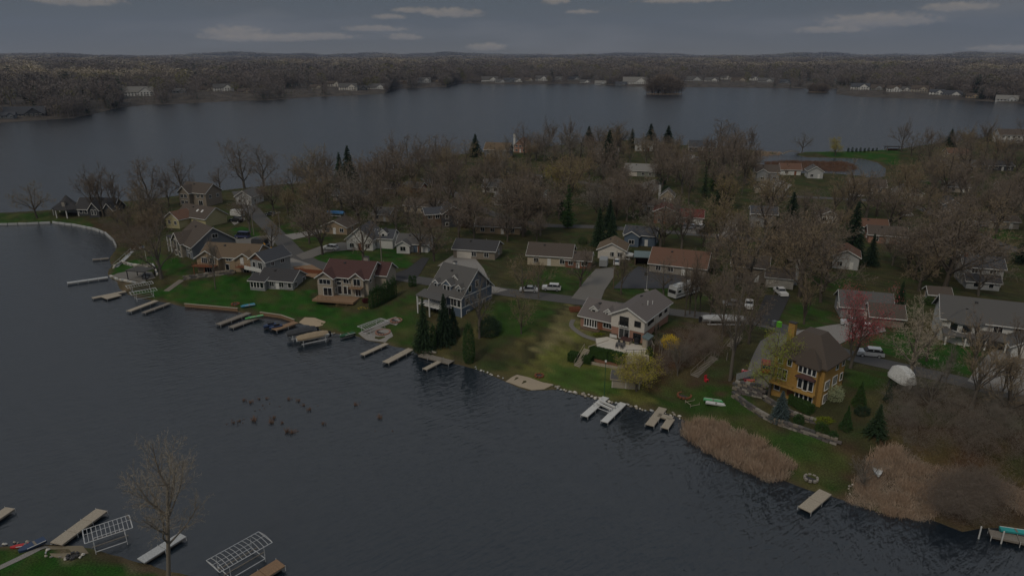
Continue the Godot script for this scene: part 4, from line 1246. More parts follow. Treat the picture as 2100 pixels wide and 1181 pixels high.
	["tall bare brown tree right of the carport house",10,"wide3",187.7,-248.3,19.3,193,1.1],
	["olive budding tree behind the carport house",13,"wide4",174.9,-248.4,11.2,66,1.2],
	["tall bare brown tree in front of the cream-gabled brown house",14,"tall1",-35.6,-248.7,15.2,175,1.1],
	["bare brown tree right of the dark grey house",9,"wide4",-12.9,-248.7,12.9,292,1.2],
	["tall bare reddish tree behind the long tan house",7,"tall0",6.4,-249.2,21.1,235,1.2],
	["bare brown tree in front of the tan two-storey gabled house, right of two",10,"tall0",-134.6,-249.4,11.4,48,1],
	["tan budding tree left of the carport house",3,"wide4",152.3,-250,12.8,170,1.2],
	["tall olive budding tree behind the blue-sided split house",13,"dense8",95,-250,20.7,204,1.2],
	["bare reddish tree left of the cream-gabled brown house, left of two",7,"tall1",-67.4,-250.2,11.8,295,1],
	["tall bare brown tree left of the carport house, left of two",10,"wide5",130.8,-250.4,19.2,58,1.2],
	["tall reddish-brown budding tree left of the red-roofed brick house",20,"dense7",44.7,-250.4,15.8,103,1.1],
	["tall bare brown tree in front of the lakeside spruces",4,"tall1",-72.1,-250.6,21.8,86,1.1],
	["tall reddish-brown budding tree in front of the cream-gabled brown house",17,"dense8",-28.4,-251.1,15.7,217,1.2],
	["reddish-brown budding tree in front of the dark-roofed shed",15,"dense7",171.5,-251.3,11.4,37,1.1],
	["tall bare reddish tree right of the blue-sided split house",21,"tall0",124.5,-252.6,19.9,343,1],
	["tall reddish-brown budding tree left of the dark-roofed shed",24,"wide4",136,-253,16.5,8,1.2],
	["tall bare brown tree left of the cream-gabled brown house",10,"wide3",-57.9,-253,15.2,32,1],
	["tall bare brown tree in front of the tan two-storey gabled house",4,"tall0",-138.6,-253.6,16.3,234,1],
	["bare brown tree right of the blue-sided split house",14,"tall0",120.5,-254.3,14,42,1.2],
	["tall reddish-brown budding tree behind the red-roofed brick house",15,"dense8",47.9,-254.4,18.4,217,1.2],
	["small reddish-brown budding tree in front of the tan two-storey gabled house",15,"dense8",-133.4,-254.6,9.2,338,1.1],
	["bare brown tree in front of the dark-roofed shed",9,"wide5",180.1,-254.6,12.5,51,1.2],
	["olive budding tree left of the red-roofed brick house",13,"dense8",39.4,-255.2,10.9,198,1],
	["green spruce behind the long tan house",29,"spruce2",18.4,-256,10,65,0.8],
	["olive budding tree right of the skylit brown-roofed house",23,"dense7",-84.5,-256,11,216,1],
	["tall reddish-brown budding tree right of the dark-roofed shed, right of two",24,"dense6",189.3,-256.7,18.6,208,1.2],
	["bare reddish tree left of the cream-gabled brown house, right of two",7,"tall0",-49,-257.6,14.1,304,1.1],
	["slim bare tree just right of the dark pavilion house",9,"tall2",-149.7,-258.1,19,127,1],
	["tall bare brown tree behind the long tan house",14,"tall1",-1.2,-259.2,17.8,126,1.1],
	["bare reddish tree right of the cream-gabled brown house",7,"tall1",-17.3,-259.3,13.1,245,1.2],
	["tall bare brown tree left of the red-roofed brick house",9,"dense8",31.9,-259.4,16.7,251,1],
	["olive budding tree left of the dark-roofed shed",13,"wide4",152.9,-260.2,12,336,1.2],
	["bare brown tree right of the dark-roofed shed",10,"dense6",196.8,-260.3,12.5,149,1.1],
	["small tan budding tree in front of the tall-chimneyed cottage",3,"wide4",60.9,-260.8,9.1,121,1.2],
	["tall leaning bare tree at the right wing of the dark pavilion house",9,"tall1",-157.1,-260.8,21.9,331,1],
	["bare grey tree behind the blue-sided split house",19,"tall0",98.3,-261.2,10.1,31,1.2],
	["lone budding tree leaning at the grassy left tip of the peninsula",13,"wide4",-183.4,-261.7,14.9,356,1],
	["tall bare grey tree in front of the lakeside spruces",1,"wide5",-65.6,-262,17.8,14,1.1],
	["olive budding tree right of the dark-roofed shed",13,"dense6",192.6,-262,13.4,200,1],
	["round reddish twiggy tree beside the upper road bend",24,"dense6",-92.3,-263,14.2,15,1.1],
	["tall reddish-brown budding tree behind the long tan house",17,"dense6",3.6,-263.6,16.3,264,1.2],
	["tall broad bare tree between pavilion house and tan gabled house",9,"wide3",-139.4,-263.7,21.1,3,1],
	["leaning bare tree in front of the dark pavilion house",9,"tall0",-163,-264,20.6,184,1],
	["small green spruce left of the dark-roofed shed",29,"spruce2",149.8,-264.7,7.2,168,0.7],
	["tall bare brown tree right of the cream-gabled brown house",9,"wide3",-24.9,-266,19.5,76,1],
	["small reddish-brown budding tree behind the blue-sided split house",17,"wide4",100.1,-266.1,9.1,10,1.1],
	["tall yellow-green budding tree behind the blue-sided split house",30,"dense8",84.9,-266.2,16.6,159,1],
	["bare brown tree left of the cream-gabled brown house",14,"tall0",-43,-266.3,11.2,92,1.1],
	["tall reddish-brown budding tree right of the cream-gabled brown house",15,"wide4",-16.8,-266.4,17.4,332,1],
	["tall reddish-brown budding tree left of the tall-chimneyed cottage",17,"dense7",41.8,-266.6,16.8,332,1.1],
	["tall tan budding tree left of the dark-roofed shed",3,"dense8",155.6,-267.8,20.5,105,1],
	["tan budding tree in front of the lakeside spruces",18,"dense6",-78.8,-268.4,12.2,21,1.2],
	["bare grey tree right of the dark-roofed shed",1,"wide3",182.5,-269.1,9.7,262,1.1],
	["tall bare reddish tree left of the tan two-storey gabled house",7,"tall1",-136.1,-270.3,16.4,251,1],
	["tall reddish-brown budding tree in front of the lakeside spruces",17,"wide4",-64.8,-271.4,20.8,266,1.2],
	["tall bare reddish tree behind the cream-gabled brown house",7,"tall1",-23,-271.9,22,323,1.2],
	["reddish-brown budding tree behind the blue-sided split house",15,"wide3",103.4,-272,13.5,311,1.2],
	["reddish-brown budding tree behind the dark-roofed shed",24,"wide4",166.9,-272.5,11.5,99,1.2],
	["reddish-brown budding tree in front of the lakeside spruces",15,"dense6",-79,-273.2,10.5,294,1.1],
	["tall bare reddish tree right of the tall-chimneyed cottage",7,"tall2",70.9,-273.5,17.9,59,1],
	["dark green spruce right of the tall-chimneyed cottage",22,"spruce2",84.2,-274.1,12.3,134,0.9],
	["tall reddish-brown budding tree right of the dark-roofed shed, left of two",15,"dense8",183.9,-275.8,17.7,65,1.1],
	["tall yellow-green budding tree right of the white bungalow",30,"wide3",22.6,-276,20.4,198,1.1],
	["bare brown tree left of the tall-chimneyed cottage",10,"wide5",45.5,-276.7,10.1,266,1],
	["tall bare grey tree behind the cream-gabled brown house",19,"tall1",-32,-277.9,19,172,1.2],
	["tan budding tree behind the cream-gabled brown house",3,"dense8",-44.5,-278.6,9.9,3,1],
	["green spruce in front of the white bungalow",29,"spruce2",15.9,-279,11.4,43,0.6],
	["tall reddish-brown budding tree behind the dark-roofed shed",15,"wide5",163.9,-279.7,14.5,49,1],
	["reddish-brown budding tree left of the tall-chimneyed cottage",24,"dense7",43.1,-281.8,12.4,70,1],
	["tall bare reddish tree behind the dark-roofed shed",7,"tall0",185.4,-282.7,17.6,212,1],
	["bare brown tree in front of the red-brown shed",4,"tall0",-40.4,-288.1,11.7,8,1.1],
	["tall reddish-brown budding tree in front of the red-brown shed",17,"dense6",-49.7,-288.8,21.6,325,1.1],
	["dark green pine right of the tall-chimneyed cottage",2,"pine0",81.3,-289.3,13.3,87,0.6],
	["bare reddish tree in front of the red-brown shed",21,"tall0",-30.4,-289.6,12.4,240,1],
	["dark spruce, right and taller of the lakeside pair",22,"spruce0",-68.6,-290.3,22,201,0.8],
	["tall tan budding tree behind the dark-roofed shed",3,"wide4",183.1,-290.9,20.8,107,1.1],
	["tall reddish-brown budding tree right of the lakeside spruces, right of two",15,"wide3",-57.3,-291,20.1,199,1],
	["tall bare brown tree in front of the white bungalow",9,"dense6",-11.2,-292.2,17.8,353,1.2],
	["tall bare brown tree in front of the red-brown shed",14,"tall1",-47.3,-292.5,18.6,74,1.1],
	["dark spruce, left and lower of the lakeside pair",16,"spruce1",-72.8,-292.5,18.7,208,1],
	["tall tan budding tree right of the white bungalow",3,"dense6",23.3,-292.8,19,136,1.2],
	["tall reddish-brown budding tree right of the tall-chimneyed cottage",15,"dense8",89.4,-293,18.2,41,1.1],
	["tall reddish-brown budding tree right of the lakeside spruces, left of two",24,"wide5",-62.5,-293.3,15.3,158,1.1],
	["tall olive budding tree right of the white bungalow",28,"wide5",2.7,-293.5,17.5,30,1.1],
	["bare reddish tree right of the brown pond-bank house",7,"tall1",179.4,-293.6,10.7,81,1.2],
	["tall reddish-brown budding tree behind the tall-chimneyed cottage, first from left",20,"dense7",45.5,-294.4,17.7,91,1],
	["tall bare grey tree in front of the white bungalow",19,"tall1",-2.5,-295,20.6,66,1.2],
	["bare reddish tree in front of the grey pond house",21,"tall0",99.2,-295.6,10,166,1.1],
	["bare brown tree behind the dark-roofed shed",10,"wide3",188,-296.7,9.5,115,1.1],
	["tall bare reddish tree right of the white bungalow",7,"tall1",7.4,-297,15.5,245,1.1],
	["reddish-brown budding tree left of the lakeside spruces, left of two",15,"wide3",-95.3,-298.2,11.7,297,1.2],
	["tall bare grey tree left of the lakeside spruces",19,"wide4",-85.3,-298.5,19.1,282,1.2],
	["reddish-brown budding tree left of the lakeside spruces, right of two",15,"dense6",-80.1,-298.8,13.4,86,1.2],
	["tall reddish-brown budding tree behind the tall-chimneyed cottage, third from left",17,"dense6",74.1,-299,21.6,7,1],
	["tall reddish-brown budding tree right of the brown pond-bank house, left of two",17,"dense6",185.7,-303.1,18.3,169,1],
	["broad yellow-green willow among the brown trees of the middle peninsula",31,"dense8",21.6,-303.8,13.7,155,1.2],
	["tall brown budding tree right of the pair of spruces",15,"tall1",-60.4,-303.8,20,3,1],
	["tall green pine behind the tall-chimneyed cottage",25,"pine0",88.8,-303.8,14.8,124,0.6],
	["bare reddish tree behind the dark-roofed shed",7,"tall1",205.3,-304.3,12.2,63,1.1],
	["tall olive budding tree left of the lakeside spruces",28,"wide5",-89.4,-305.6,20.5,204,1.1],
	["tall bare tree standing behind the tan two-storey gabled house",9,"wide5",-147.9,-306.7,18.5,99,1],
	["tall reddish-brown budding tree right of the brown pond-bank house, right of two",15,"wide5",190,-309,16.1,145,1.1],
	["tall bare brown tree behind the lakeside spruces, right of two",14,"tall0",-68.7,-309.1,17.6,294,1.1],
	["olive budding tree behind the lakeside spruces",28,"wide3",-62.3,-309.8,12.6,105,1.1],
	["olive budding tree behind the white bungalow",13,"dense8",2.4,-309.8,12.7,334,1.2],
	["tall bare reddish tree in front of the grey pond house",7,"tall2",101.1,-310.5,21.9,324,1],
	["tall reddish-brown budding tree behind the tall-chimneyed cottage, second from left",15,"dense6",68,-310.7,16.4,167,1.2],
	["tall bare reddish tree in front of the right-hand low grey house, left of two",21,"tall1",212.2,-310.7,19,101,1],
	["arching bare tree at the lake edge left of the tallest lakeside tree",9,"wide4",-132.1,-311.1,12.8,284,1],
	["bare grey tree left of the red-brown shed",19,"wide5",-55.3,-312.1,13.1,147,1],
	["reddish-brown budding tree right of the white bungalow",20,"wide5",23.1,-312.5,14.1,138,1.1],
	["tall olive budding tree right of the red-brown shed",13,"wide3",-27.6,-313.4,19.3,342,1],
	["tall bare reddish tree behind the red-brown shed, second from left",21,"tall0",-37.8,-313.4,23.6,325,1],
	["tall bare brown tree behind the lakeside spruces, left of two",9,"tall2",-87.7,-313.4,16.6,276,1],
	["bare brown tree left of the lakeside spruces, right of two",14,"wide4",-93.3,-313.4,11.7,71,1],
	["tall bare brown tree in front of the low grey-green house, left of two",14,"tall2",35.3,-313.5,18.2,134,1.1],
	["bare brown tree left of the grey pond house",9,"wide4",91.9,-313.8,9.9,48,1.1],
	["tan budding tree right of the white bungalow",3,"wide5",14.4,-313.8,12.6,53,1.2],
	["reddish-brown budding tree in front of the right-hand low grey house, left of two",17,"wide5",204.9,-316.7,11.5,357,1.2],
	["tall bare reddish tree behind the lakeside spruces",7,"tall1",-85.2,-316.8,19.4,55,1],
	["tall reddish-brown budding tree in front of the low grey-green house, right of two",17,"wide5",80.8,-317.4,18.1,26,1],
	["tall reddish-brown budding tree right of the red-brown shed",20,"dense6",-27.8,-317.5,16.1,316,1.1],
	["reddish-brown budding tree behind the white bungalow, right of two",15,"dense6",-6.8,-318.4,12.2,297,1.1],
	["tall bare brown tree behind the red-brown shed, first from left",10,"wide3",-46.7,-318.4,23.9,257,1],
	["bare brown tree behind the lakeside spruces",9,"tall1",-68.8,-318.4,13.3,160,1],
	["bare brown tree left of the lakeside spruces, left of two",9,"tall0",-99.5,-319.3,12.1,22,1],
	["tall bare brown tree in front of the grey pond house",9,"tall2",108,-319.5,20.6,121,1.2],
	["reddish-brown budding tree behind the red-brown shed, left of two",15,"wide4",-39.7,-320.3,9.6,339,1.1],
	["tallest bare tree on the far lake edge with wide forked limbs",10,"wide3",-124.8,-320.6,24.2,48,1],
	["tan budding tree right of the brown pond-bank house, left of two",3,"dense8",183.8,-321.4,13.6,232,1],
	["reddish-brown budding tree right of the brown pond-bank house",15,"wide3",197.6,-323.1,11.2,229,1.1],
	["bare grey tree behind the red-brown shed",1,"dense8",-46.4,-323.2,10.9,193,1.1],
	["small olive budding tree left of the grey pond house",13,"dense8",109.8,-323.3,9.4,206,1.1],
	["bare grey tree in front of the low grey-green house",19,"dense6",42.3,-323.4,10.8,217,1.1],
	["bare reddish tree behind the white bungalow",21,"tall1",-14,-324.6,13.6,179,1],
	["tan budding tree right of the brown pond-bank house, right of two",3,"wide4",191.6,-325.3,13.9,165,1.1],
	["tall bare brown tree in front of the low grey-green house, right of two",14,"tall2",77.6,-325.9,20.6,213,1],
	["tall bare reddish tree left of the grey pond house",7,"tall0",99.1,-327.8,23.1,117,1],
	["bare brown tree behind the white bungalow",9,"tall1",6.8,-328.3,14.3,254,1.2],
	["tall reddish-brown budding tree in front of the low grey-green house, left of two",17,"dense8",74.2,-328.9,21.6,172,1],
	["tall bare brown tree behind the red-brown shed, fourth from left",9,"tall2",-33.7,-328.9,18.3,139,1],
	["tall bare brown tree left of the grey pond house",9,"dense8",112.7,-330.5,16.9,12,1.1],
	["tall brown budding tree in front of the right-hand low grey house, left of two",24,"wide4",211.3,-331.7,16.4,315,1.2],
	["reddish-brown budding tree behind the white bungalow, left of two",15,"dense8",-16.6,-331.8,9.6,155,1.2],
	["tall reddish-brown budding tree left of the low grey-green house",15,"dense8",43.7,-331.8,21.9,221,1.1],
	["tall tan budding tree behind the white bungalow, second from left",3,"wide4",-7.7,-332.2,19.1,86,1.1],
	["tall bare reddish tree behind the red-brown shed, first from left",7,"tall1",-56.4,-332.2,24.1,79,1.1],
	["tall bare brown tree behind the red-brown shed, fifth from left",9,"wide3",-27.2,-332.8,17.5,24,1],
	["tall tan budding tree behind the white bungalow, first from left",3,"dense8",-10.6,-336.1,17.3,343,1],
	["tall reddish-brown budding tree behind the red-brown shed, left of two",24,"wide3",-62.2,-336.5,16,199,1],
	["tall bare brown tree left of the low grey-green house",14,"tall0",29.3,-336.5,14.9,344,1],
	["big bare tree just right of the tallest lakeside tree",10,"wide5",-121.9,-338.1,21.9,1,1],
	["reddish-brown budding tree right of the low grey-green house, left of two",15,"wide3",73,-338.6,11.9,326,1],
	["tall bare brown tree in front of the right-hand low grey house",9,"wide4",224.7,-340.5,20.3,7,1.2],
	["tall bare brown tree behind the red-brown shed, second from left",9,"wide5",-49.4,-341,14.6,262,1.2],
	["tall bare reddish tree in front of the right-hand low grey house, right of two",7,"tall1",244.7,-341.9,17.2,258,1],
	["tall bare reddish tree behind the grey pond house, right of two",7,"tall2",119.3,-342.5,18.1,249,1.1],
	["tall tan budding tree behind the white bungalow, third from left",3,"wide4",-5.3,-342.6,16.8,308,1.2],
	["reddish-brown budding tree left of the low grey-green house",20,"wide5",41.1,-345.1,12.8,355,1.2],
	["reddish-brown budding tree in front of the right-hand low grey house, right of two",24,"wide3",234.5,-345.5,9.7,281,1],
	["tall bare brown tree behind the red-brown shed, third from left",9,"tall1",-46.8,-346.8,17.9,192,1.2],
	["tall bare brown tree right of the right-hand low grey house, third from left",9,"wide3",253,-346.9,16.5,114,1.2],
	["tall bare reddish tree behind the red-brown shed, third from left",7,"tall0",-37.1,-349.2,18.4,330,1],
	["tall olive budding tree left of the right-hand low grey house",28,"wide4",218.6,-350,16.4,359,1.1],
	["tall reddish-brown budding tree left of the grey pond house",24,"dense8",98.8,-350.1,19.6,237,1.2],
	["tall brown budding tree in front of the right-hand low grey house, right of two",15,"wide3",230,-351,17.5,327,1.2],
	["bare grey tree behind the grey pond house, left of two",19,"dense8",105,-351.9,11.6,302,1.1],
	["tall reddish-brown budding tree behind the red-brown shed, right of two",15,"wide3",-37.6,-353.8,20,253,1.1],
	["bare grey tree behind the grey pond house, right of two",19,"tall0",120.5,-354.1,10,312,1.1],
	["bare brown tree in front of the right-hand low grey house",9,"wide5",229,-356.1,10.2,185,1],
	["bare brown tree right of the low grey-green house",9,"wide5",81.4,-356.4,11.8,101,1.2],
	["tall bare brown tree right of the right-hand low grey house, first from left",14,"tall1",247.8,-357.3,23.2,59,1.1],
	["big dark spruce left of the low grey-green house",22,"spruce0",49.7,-358.4,21.6,185,0.9],
	["tall bare brown tree behind the grey pond house, left of two",9,"tall2",100,-358.6,20,225,1.1],
	["tall bare grey tree left of the low grey-green house",19,"wide4",34.6,-360.4,20.5,159,1.2],
	["reddish-brown budding tree right of the low grey-green house, right of two",15,"wide4",90.7,-361.3,12,357,1.2],
	["bare brown tree behind the low grey-green house, left of two",9,"wide5",54.5,-361.6,12.3,75,1.2],
	["tall bare brown tree behind the low grey-green house, third from left",9,"tall0",76.4,-363.1,17.8,29,1.2],
	["tall bare brown tree behind the low grey-green house, second from left",4,"tall2",70.1,-363.1,19.5,154,1.1],
	["tall reddish-brown budding tree behind the grey pond house",15,"wide5",116.2,-366.5,21.4,109,1],
	["bare brown tree behind the grey pond house, right of two",9,"wide3",111.7,-366.5,11.9,301,1],
	["reddish-brown budding tree behind the low grey-green house, third from left",24,"dense8",83.3,-367.1,10.2,275,1.2],
	["tall reddish-brown budding tree behind the low grey-green house, right of two",15,"wide5",75.8,-368,20.8,282,1],
	["bare brown tree behind the red-brown shed",10,"tall0",-36.4,-369.5,10.6,309,1.1],
	["bare reddish tree left of the low grey-green house",7,"tall2",23.2,-371.7,13.6,158,1],
	["reddish-brown budding tree behind the red-brown shed, right of two",15,"wide3",-40.3,-371.8,12.9,317,1.2],
	["tall bare reddish tree behind the grey pond house, left of two",7,"tall0",117.6,-375.6,19.8,50,1.1],
	["bare grey tree in front of the brick gabled lake house, right of two",1,"wide4",21.8,-378.8,14.2,172,1.2],
	["bare brown tree behind the grey pond house, left of two",14,"tall2",102.2,-379.3,10.6,223,1],
	["olive budding tree in front of the brick gabled lake house",13,"wide3",-25.4,-382.7,14.1,234,1.1],
	["tall bare grey tree behind the low grey-green house",1,"tall2",92.2,-384.3,17.8,116,1.2],
	["bare brown tree behind the right-hand low grey house, third from left",9,"wide4",231.2,-385.6,12.1,109,1.1],
	["tall reddish-brown budding tree behind the low grey-green house, left of two",15,"wide4",45.6,-386,20.3,41,1.2],
	["tall bare brown tree behind the grey pond house, right of two",9,"wide3",121,-389.4,18,2,1],
	["olive budding tree behind the low grey-green house",28,"wide3",66.3,-390.7,13.2,19,1],
	["tall bare reddish tree right of the right-hand low grey house",7,"tall1",272.5,-391.5,17.7,11,1.2],
	["tall olive budding tree behind the right-hand low grey house",13,"wide4",268.5,-395.6,15.8,214,1.1],
	["tan budding tree in front of the brick gabled lake house",3,"dense8",10.4,-395.7,13.1,11,1.1],
	["tall bare brown tree right of the right-hand low grey house, second from left",9,"dense8",285,-397.1,18.2,326,1],
	["tall bare grey tree right of the right-hand low grey house",19,"dense8",280.8,-397.1,16.2,172,1],
	["tall reddish-brown budding tree in front of the brick gabled lake house, right of two",17,"wide5",18.5,-398.2,18.5,90,1.2],
	["tall reddish-brown budding tree in front of the brick gabled lake house, left of two",20,"wide4",13.7,-399.2,16.9,181,1.2],
	["tall bare grey tree in front of the brick gabled lake house",19,"wide4",29.3,-400.1,18,312,1.2],
	["bare brown tree behind the right-hand low grey house, first from left",9,"wide5",234.1,-400.5,11.9,298,1],
	["tan budding tree behind the low grey-green house",3,"dense6",86.3,-400.9,10.5,190,1.2],
	["reddish-brown budding tree behind the low grey-green house, first from left",15,"dense8",58.5,-401.7,11.6,169,1.1],
	["tall reddish-brown budding tree behind the right-hand low grey house",15,"wide4",240.6,-402.1,19,28,1],
	["bare grey tree in front of the brick gabled lake house, left of two",19,"wide5",-2.8,-407.1,13.6,292,1],
	["tall reddish-brown budding tree left of the pond",15,"wide3",131.4,-407.5,16.6,181,1.1],
	["bare brown tree behind the low grey-green house, right of two",9,"dense8",65.5,-410.1,10.3,21,1],
	["bare brown tree in front of the brick gabled lake house, left of two",9,"wide5",15.6,-412.3,9.9,139,1],
	["reddish-brown budding tree behind the low grey-green house, second from left",15,"dense6",91.8,-413.6,13.4,321,1.2],
	["tall bare grey tree right of the brick gabled lake house, first from left",19,"dense8",34.3,-415,17.9,223,1.1],
	["pointed dark spruce standing alone against the lake",22,"spruce0",-21.8,-415.4,13.5,277,1.2],
	["bare brown tree in front of the brick gabled lake house, right of two",9,"wide4",17.8,-415.8,9.8,260,1],
	["olive budding tree right of the brick gabled lake house",13,"dense8",47.3,-416.7,11.6,190,1],
	["tall bare reddish tree behind the right-hand low grey house",7,"tall0",265.6,-417.9,17.1,238,1],
	["tall bare brown tree behind the low grey-green house, first from left",14,"tall0",61.4,-418.2,19.5,216,1.1],
	["tall bare brown tree behind the right-hand low grey house, right of two",9,"wide4",275.4,-418.8,14.7,155,1],
	["bare grey tree behind the right-hand low grey house",19,"wide4",239.9,-418.9,14,279,1],
	["reddish-brown budding tree right of the brick gabled lake house, first from left",20,"dense6",36.5,-419.9,10.2,217,1],
	["bare reddish tree in front of the brick gabled lake house",7,"tall0",14.1,-420.9,14,17,1],
	["small yellow-green budding tree behind the low grey-green house",30,"dense8",96.3,-421.7,9.1,104,1],
	["rounded pinkish budding tree near the far lake edge",32,"dense7",47.7,-421.8,12.5,101,1.3],
	["bare round tree against the lake beside the brick gabled lake house",9,"wide4",7.4,-421.8,20.5,49,1],
	["thin leaning bare tree at the left bank of the pond",9,"tall2",143.5,-422.9,21.3,309,1],
	["reddish-brown budding tree right of the brick gabled lake house, third from left",15,"dense8",59.7,-422.9,11.5,82,1],
	["large spreading bare tree against the lake left of the pond",9,"wide3",124.5,-424.4,22.5,181,1.1],
	["tall bare brown tree behind the right-hand low grey house, left of two",4,"tall0",276.9,-426.2,19.5,260,1.2],
	["tall bare brown tree right of the brick gabled lake house, right of two",10,"wide5",64.2,-431.9,19.9,147,1],
	["bare grey tree behind the low grey-green house",1,"wide5",80.9,-433.7,12.1,250,1.2],
	["very tall bare tree against the lake, right of two",9,"tall1",35.8,-435.3,22.4,235,1],
	["tall bare grey tree behind the right-hand low grey house",19,"tall1",265.6,-435.3,14.8,97,1],
	["very tall bare tree against the lake, left of two",9,"tall0",22.8,-435.3,23.3,113,1],
	["tall leaning bare tree at the right end of the grassy spit",9,"tall1",242.8,-435.3,21.4,334,1],
	["tall bare brown tree right of the brick gabled lake house, left of two",10,"wide5",54.5,-436.9,17.3,59,1.1],
	["tall bare brown tree left of the footbridge",9,"wide5",139.8,-437.1,20,315,1],
	["tall bare reddish tree in front of the white lake house",7,"tall0",297.7,-438.6,22.9,265,1],
	["tall bare grey tree right of the brick gabled lake house, second from left",19,"wide4",61.3,-438.8,16.9,139,1.2],
	["lone yellow-green budding tree on the grassy spit",31,"wide3",203.5,-438.8,12,358,1],
	["tall bare grey tree right of the brick gabled lake house, third from left",19,"wide5",68.2,-439.4,18.4,335,1.2],
	["bare reddish tree left of the white lake house",7,"tall0",289.3,-442.8,10.6,293,1.2],
	["tall dark green spruce behind the low grey-green house",22,"spruce1",87.7,-444.7,16.7,215,1.7],
	["reddish-brown budding tree right of the brick gabled lake house, second from left",15,"dense8",61,-447.6,14.4,43,1],
	["dark green spruce right of the brick gabled lake house, third from left",22,"spruce2",77.4,-452.1,13,247,1],
	["bare grey tree left of the white lake house",19,"tall0",295.9,-452.1,12.3,49,1],
	["tall dark green spruce left of the footbridge",22,"spruce1",100.4,-452.1,15,17,1.7],
	["bare brown tree behind the right-hand low grey house, second from left",9,"tall0",267.6,-452.1,14.3,78,1],
	["tall bare brown tree in front of the white lake house, right of two",9,"tall1",335.5,-455,18.9,163,1.2],
	["bare brown tree left of the white lake house, left of two",9,"tall1",290.4,-459.6,13.5,236,1],
	["lone bare tree by the footbridge on the grassy spit",19,"wide4",190.8,-459.8,13.9,139,0.9],
	["dark green spruce right of the brick gabled lake house, second from left",22,"spruce1",69.8,-464.8,13,243,1.7],
	["tall bare brown tree in front of the white lake house, left of two",9,"tall0",338.5,-464.8,25.1,103,1],
	["bare brown tree left of the white lake house, right of two",9,"tall1",310.4,-464.8,9.6,142,1],
	["yellow-green budding tree left of the white lake house",30,"dense8",302.3,-464.8,12,203,1],
	["dark green spruce right of the brick gabled lake house, first from left",22,"spruce1",50.8,-464.8,13.3,257,1.7],
	["dark green spruce left of the white lake house, left of two",22,"spruce2",290.3,-464.8,11.6,120,1.2],
	["dark green spruce left of the white lake house, right of two",22,"spruce0",330.2,-486.8,10.7,318,1],
]

func plant_trees() -> void:
	for q in TREES:
		var look: Array = TREE_LOOKS[q[1]]
		var t := plant_tree(look[0], q[0], look[1], q[2], on(q[3], q[4]), q[5], q[6], look[2], look[3], look[4], "trees and conifers on the peninsula", q[7])
		if q[2] == "fine14":
			t.rotate_z(deg_to_rad(-8.5))  # this one leans towards the open water

# ---------------------------------------------------------------- buildings
const COL := {
	"white": [0.60, 0.60, 0.58], "offwhite": [0.60, 0.565, 0.51], "cream": [0.46, 0.40, 0.30], "yellow": [0.42, 0.38, 0.22], "tan": [0.33, 0.255, 0.17], "beige": [0.36, 0.32, 0.26], "taupe": [0.24, 0.205, 0.165],
	"grey": [0.27, 0.28, 0.285], "palegrey": [0.42, 0.43, 0.43], "slate": [0.15, 0.165, 0.185], "blue": [0.10, 0.135, 0.185], "charcoal": [0.055, 0.058, 0.064], "brick": [0.27, 0.115, 0.07], "pinkbrick": [0.40, 0.225, 0.165], "ochre": [0.385, 0.235, 0.07], "redwood": [0.22, 0.085, 0.045], "brown": [0.16, 0.11, 0.075], "sage": [0.22, 0.24, 0.21], "stone": [0.30, 0.275, 0.24],
	"r_dark": [0.075, 0.073, 0.075], "r_grey": [0.145, 0.14, 0.135], "r_brown": [0.125, 0.10, 0.082], "r_tan": [0.20, 0.145, 0.095], "r_maroon": [0.115, 0.058, 0.052], "r_red": [0.17, 0.045, 0.038], "r_slate": [0.09, 0.095, 0.108], "r_mauve": [0.205, 0.18, 0.17], "r_pale": [0.30, 0.29, 0.27], "r_rust": [0.20, 0.11, 0.075], "r_teal": [0.20, 0.26, 0.27],
	"trim": [0.66, 0.66, 0.64], "deck": [0.26, 0.165, 0.10], "oldwood": [0.22, 0.195, 0.165], "palewood": [0.38, 0.33, 0.26], "metal": [0.55, 0.56, 0.57], "black": [0.02, 0.02, 0.022], "green": [0.03, 0.10, 0.05]}

func paint() -> void:
	var wall := noise_tex(0.03, 0.82, 1.0, 512, 5, 51)
	var shingle := noise_tex(0.09, 0.6, 1.0, 512, 6, 52)
	var bricks := noise_tex(0.2, 0.7, 1.0, 512, 3, 53)
	for k in COL:
		var c: Array = COL[k]
		var t: Texture2D = shingle if k.begins_with("r_") else (bricks if k.ends_with("brick") else wall)
		M[k] = mat(c[0] * 1.08, c[1] * 1.08, c[2] * 1.08, 0.9, t, 0.35 if k.begins_with("r_") else 0.22)
	M.pane = mat(0.012, 0.015, 0.018, 0.06)
	M.pane.metallic_specular = 0.6
	M.tyre = mat(0.015, 0.015, 0.016, 0.9)
	M.rim = mat(0.35, 0.36, 0.37, 0.35)
	M.metal.roughness = 0.45

func house(label: String, at: Vector3, deg: float, _w := 0.0, _d := 0.0, called := "house", category := "house") -> Node3D:
	return thing(called, label, category, at, deg)

func gable_profile(w: float, h: float, rise: float, low := -2.2) -> PackedVector2Array:
	return PackedVector2Array([Vector2(-w / 2, low), Vector2(w / 2, low), Vector2(w / 2, h), Vector2(0, h + rise), Vector2(-w / 2, h)])

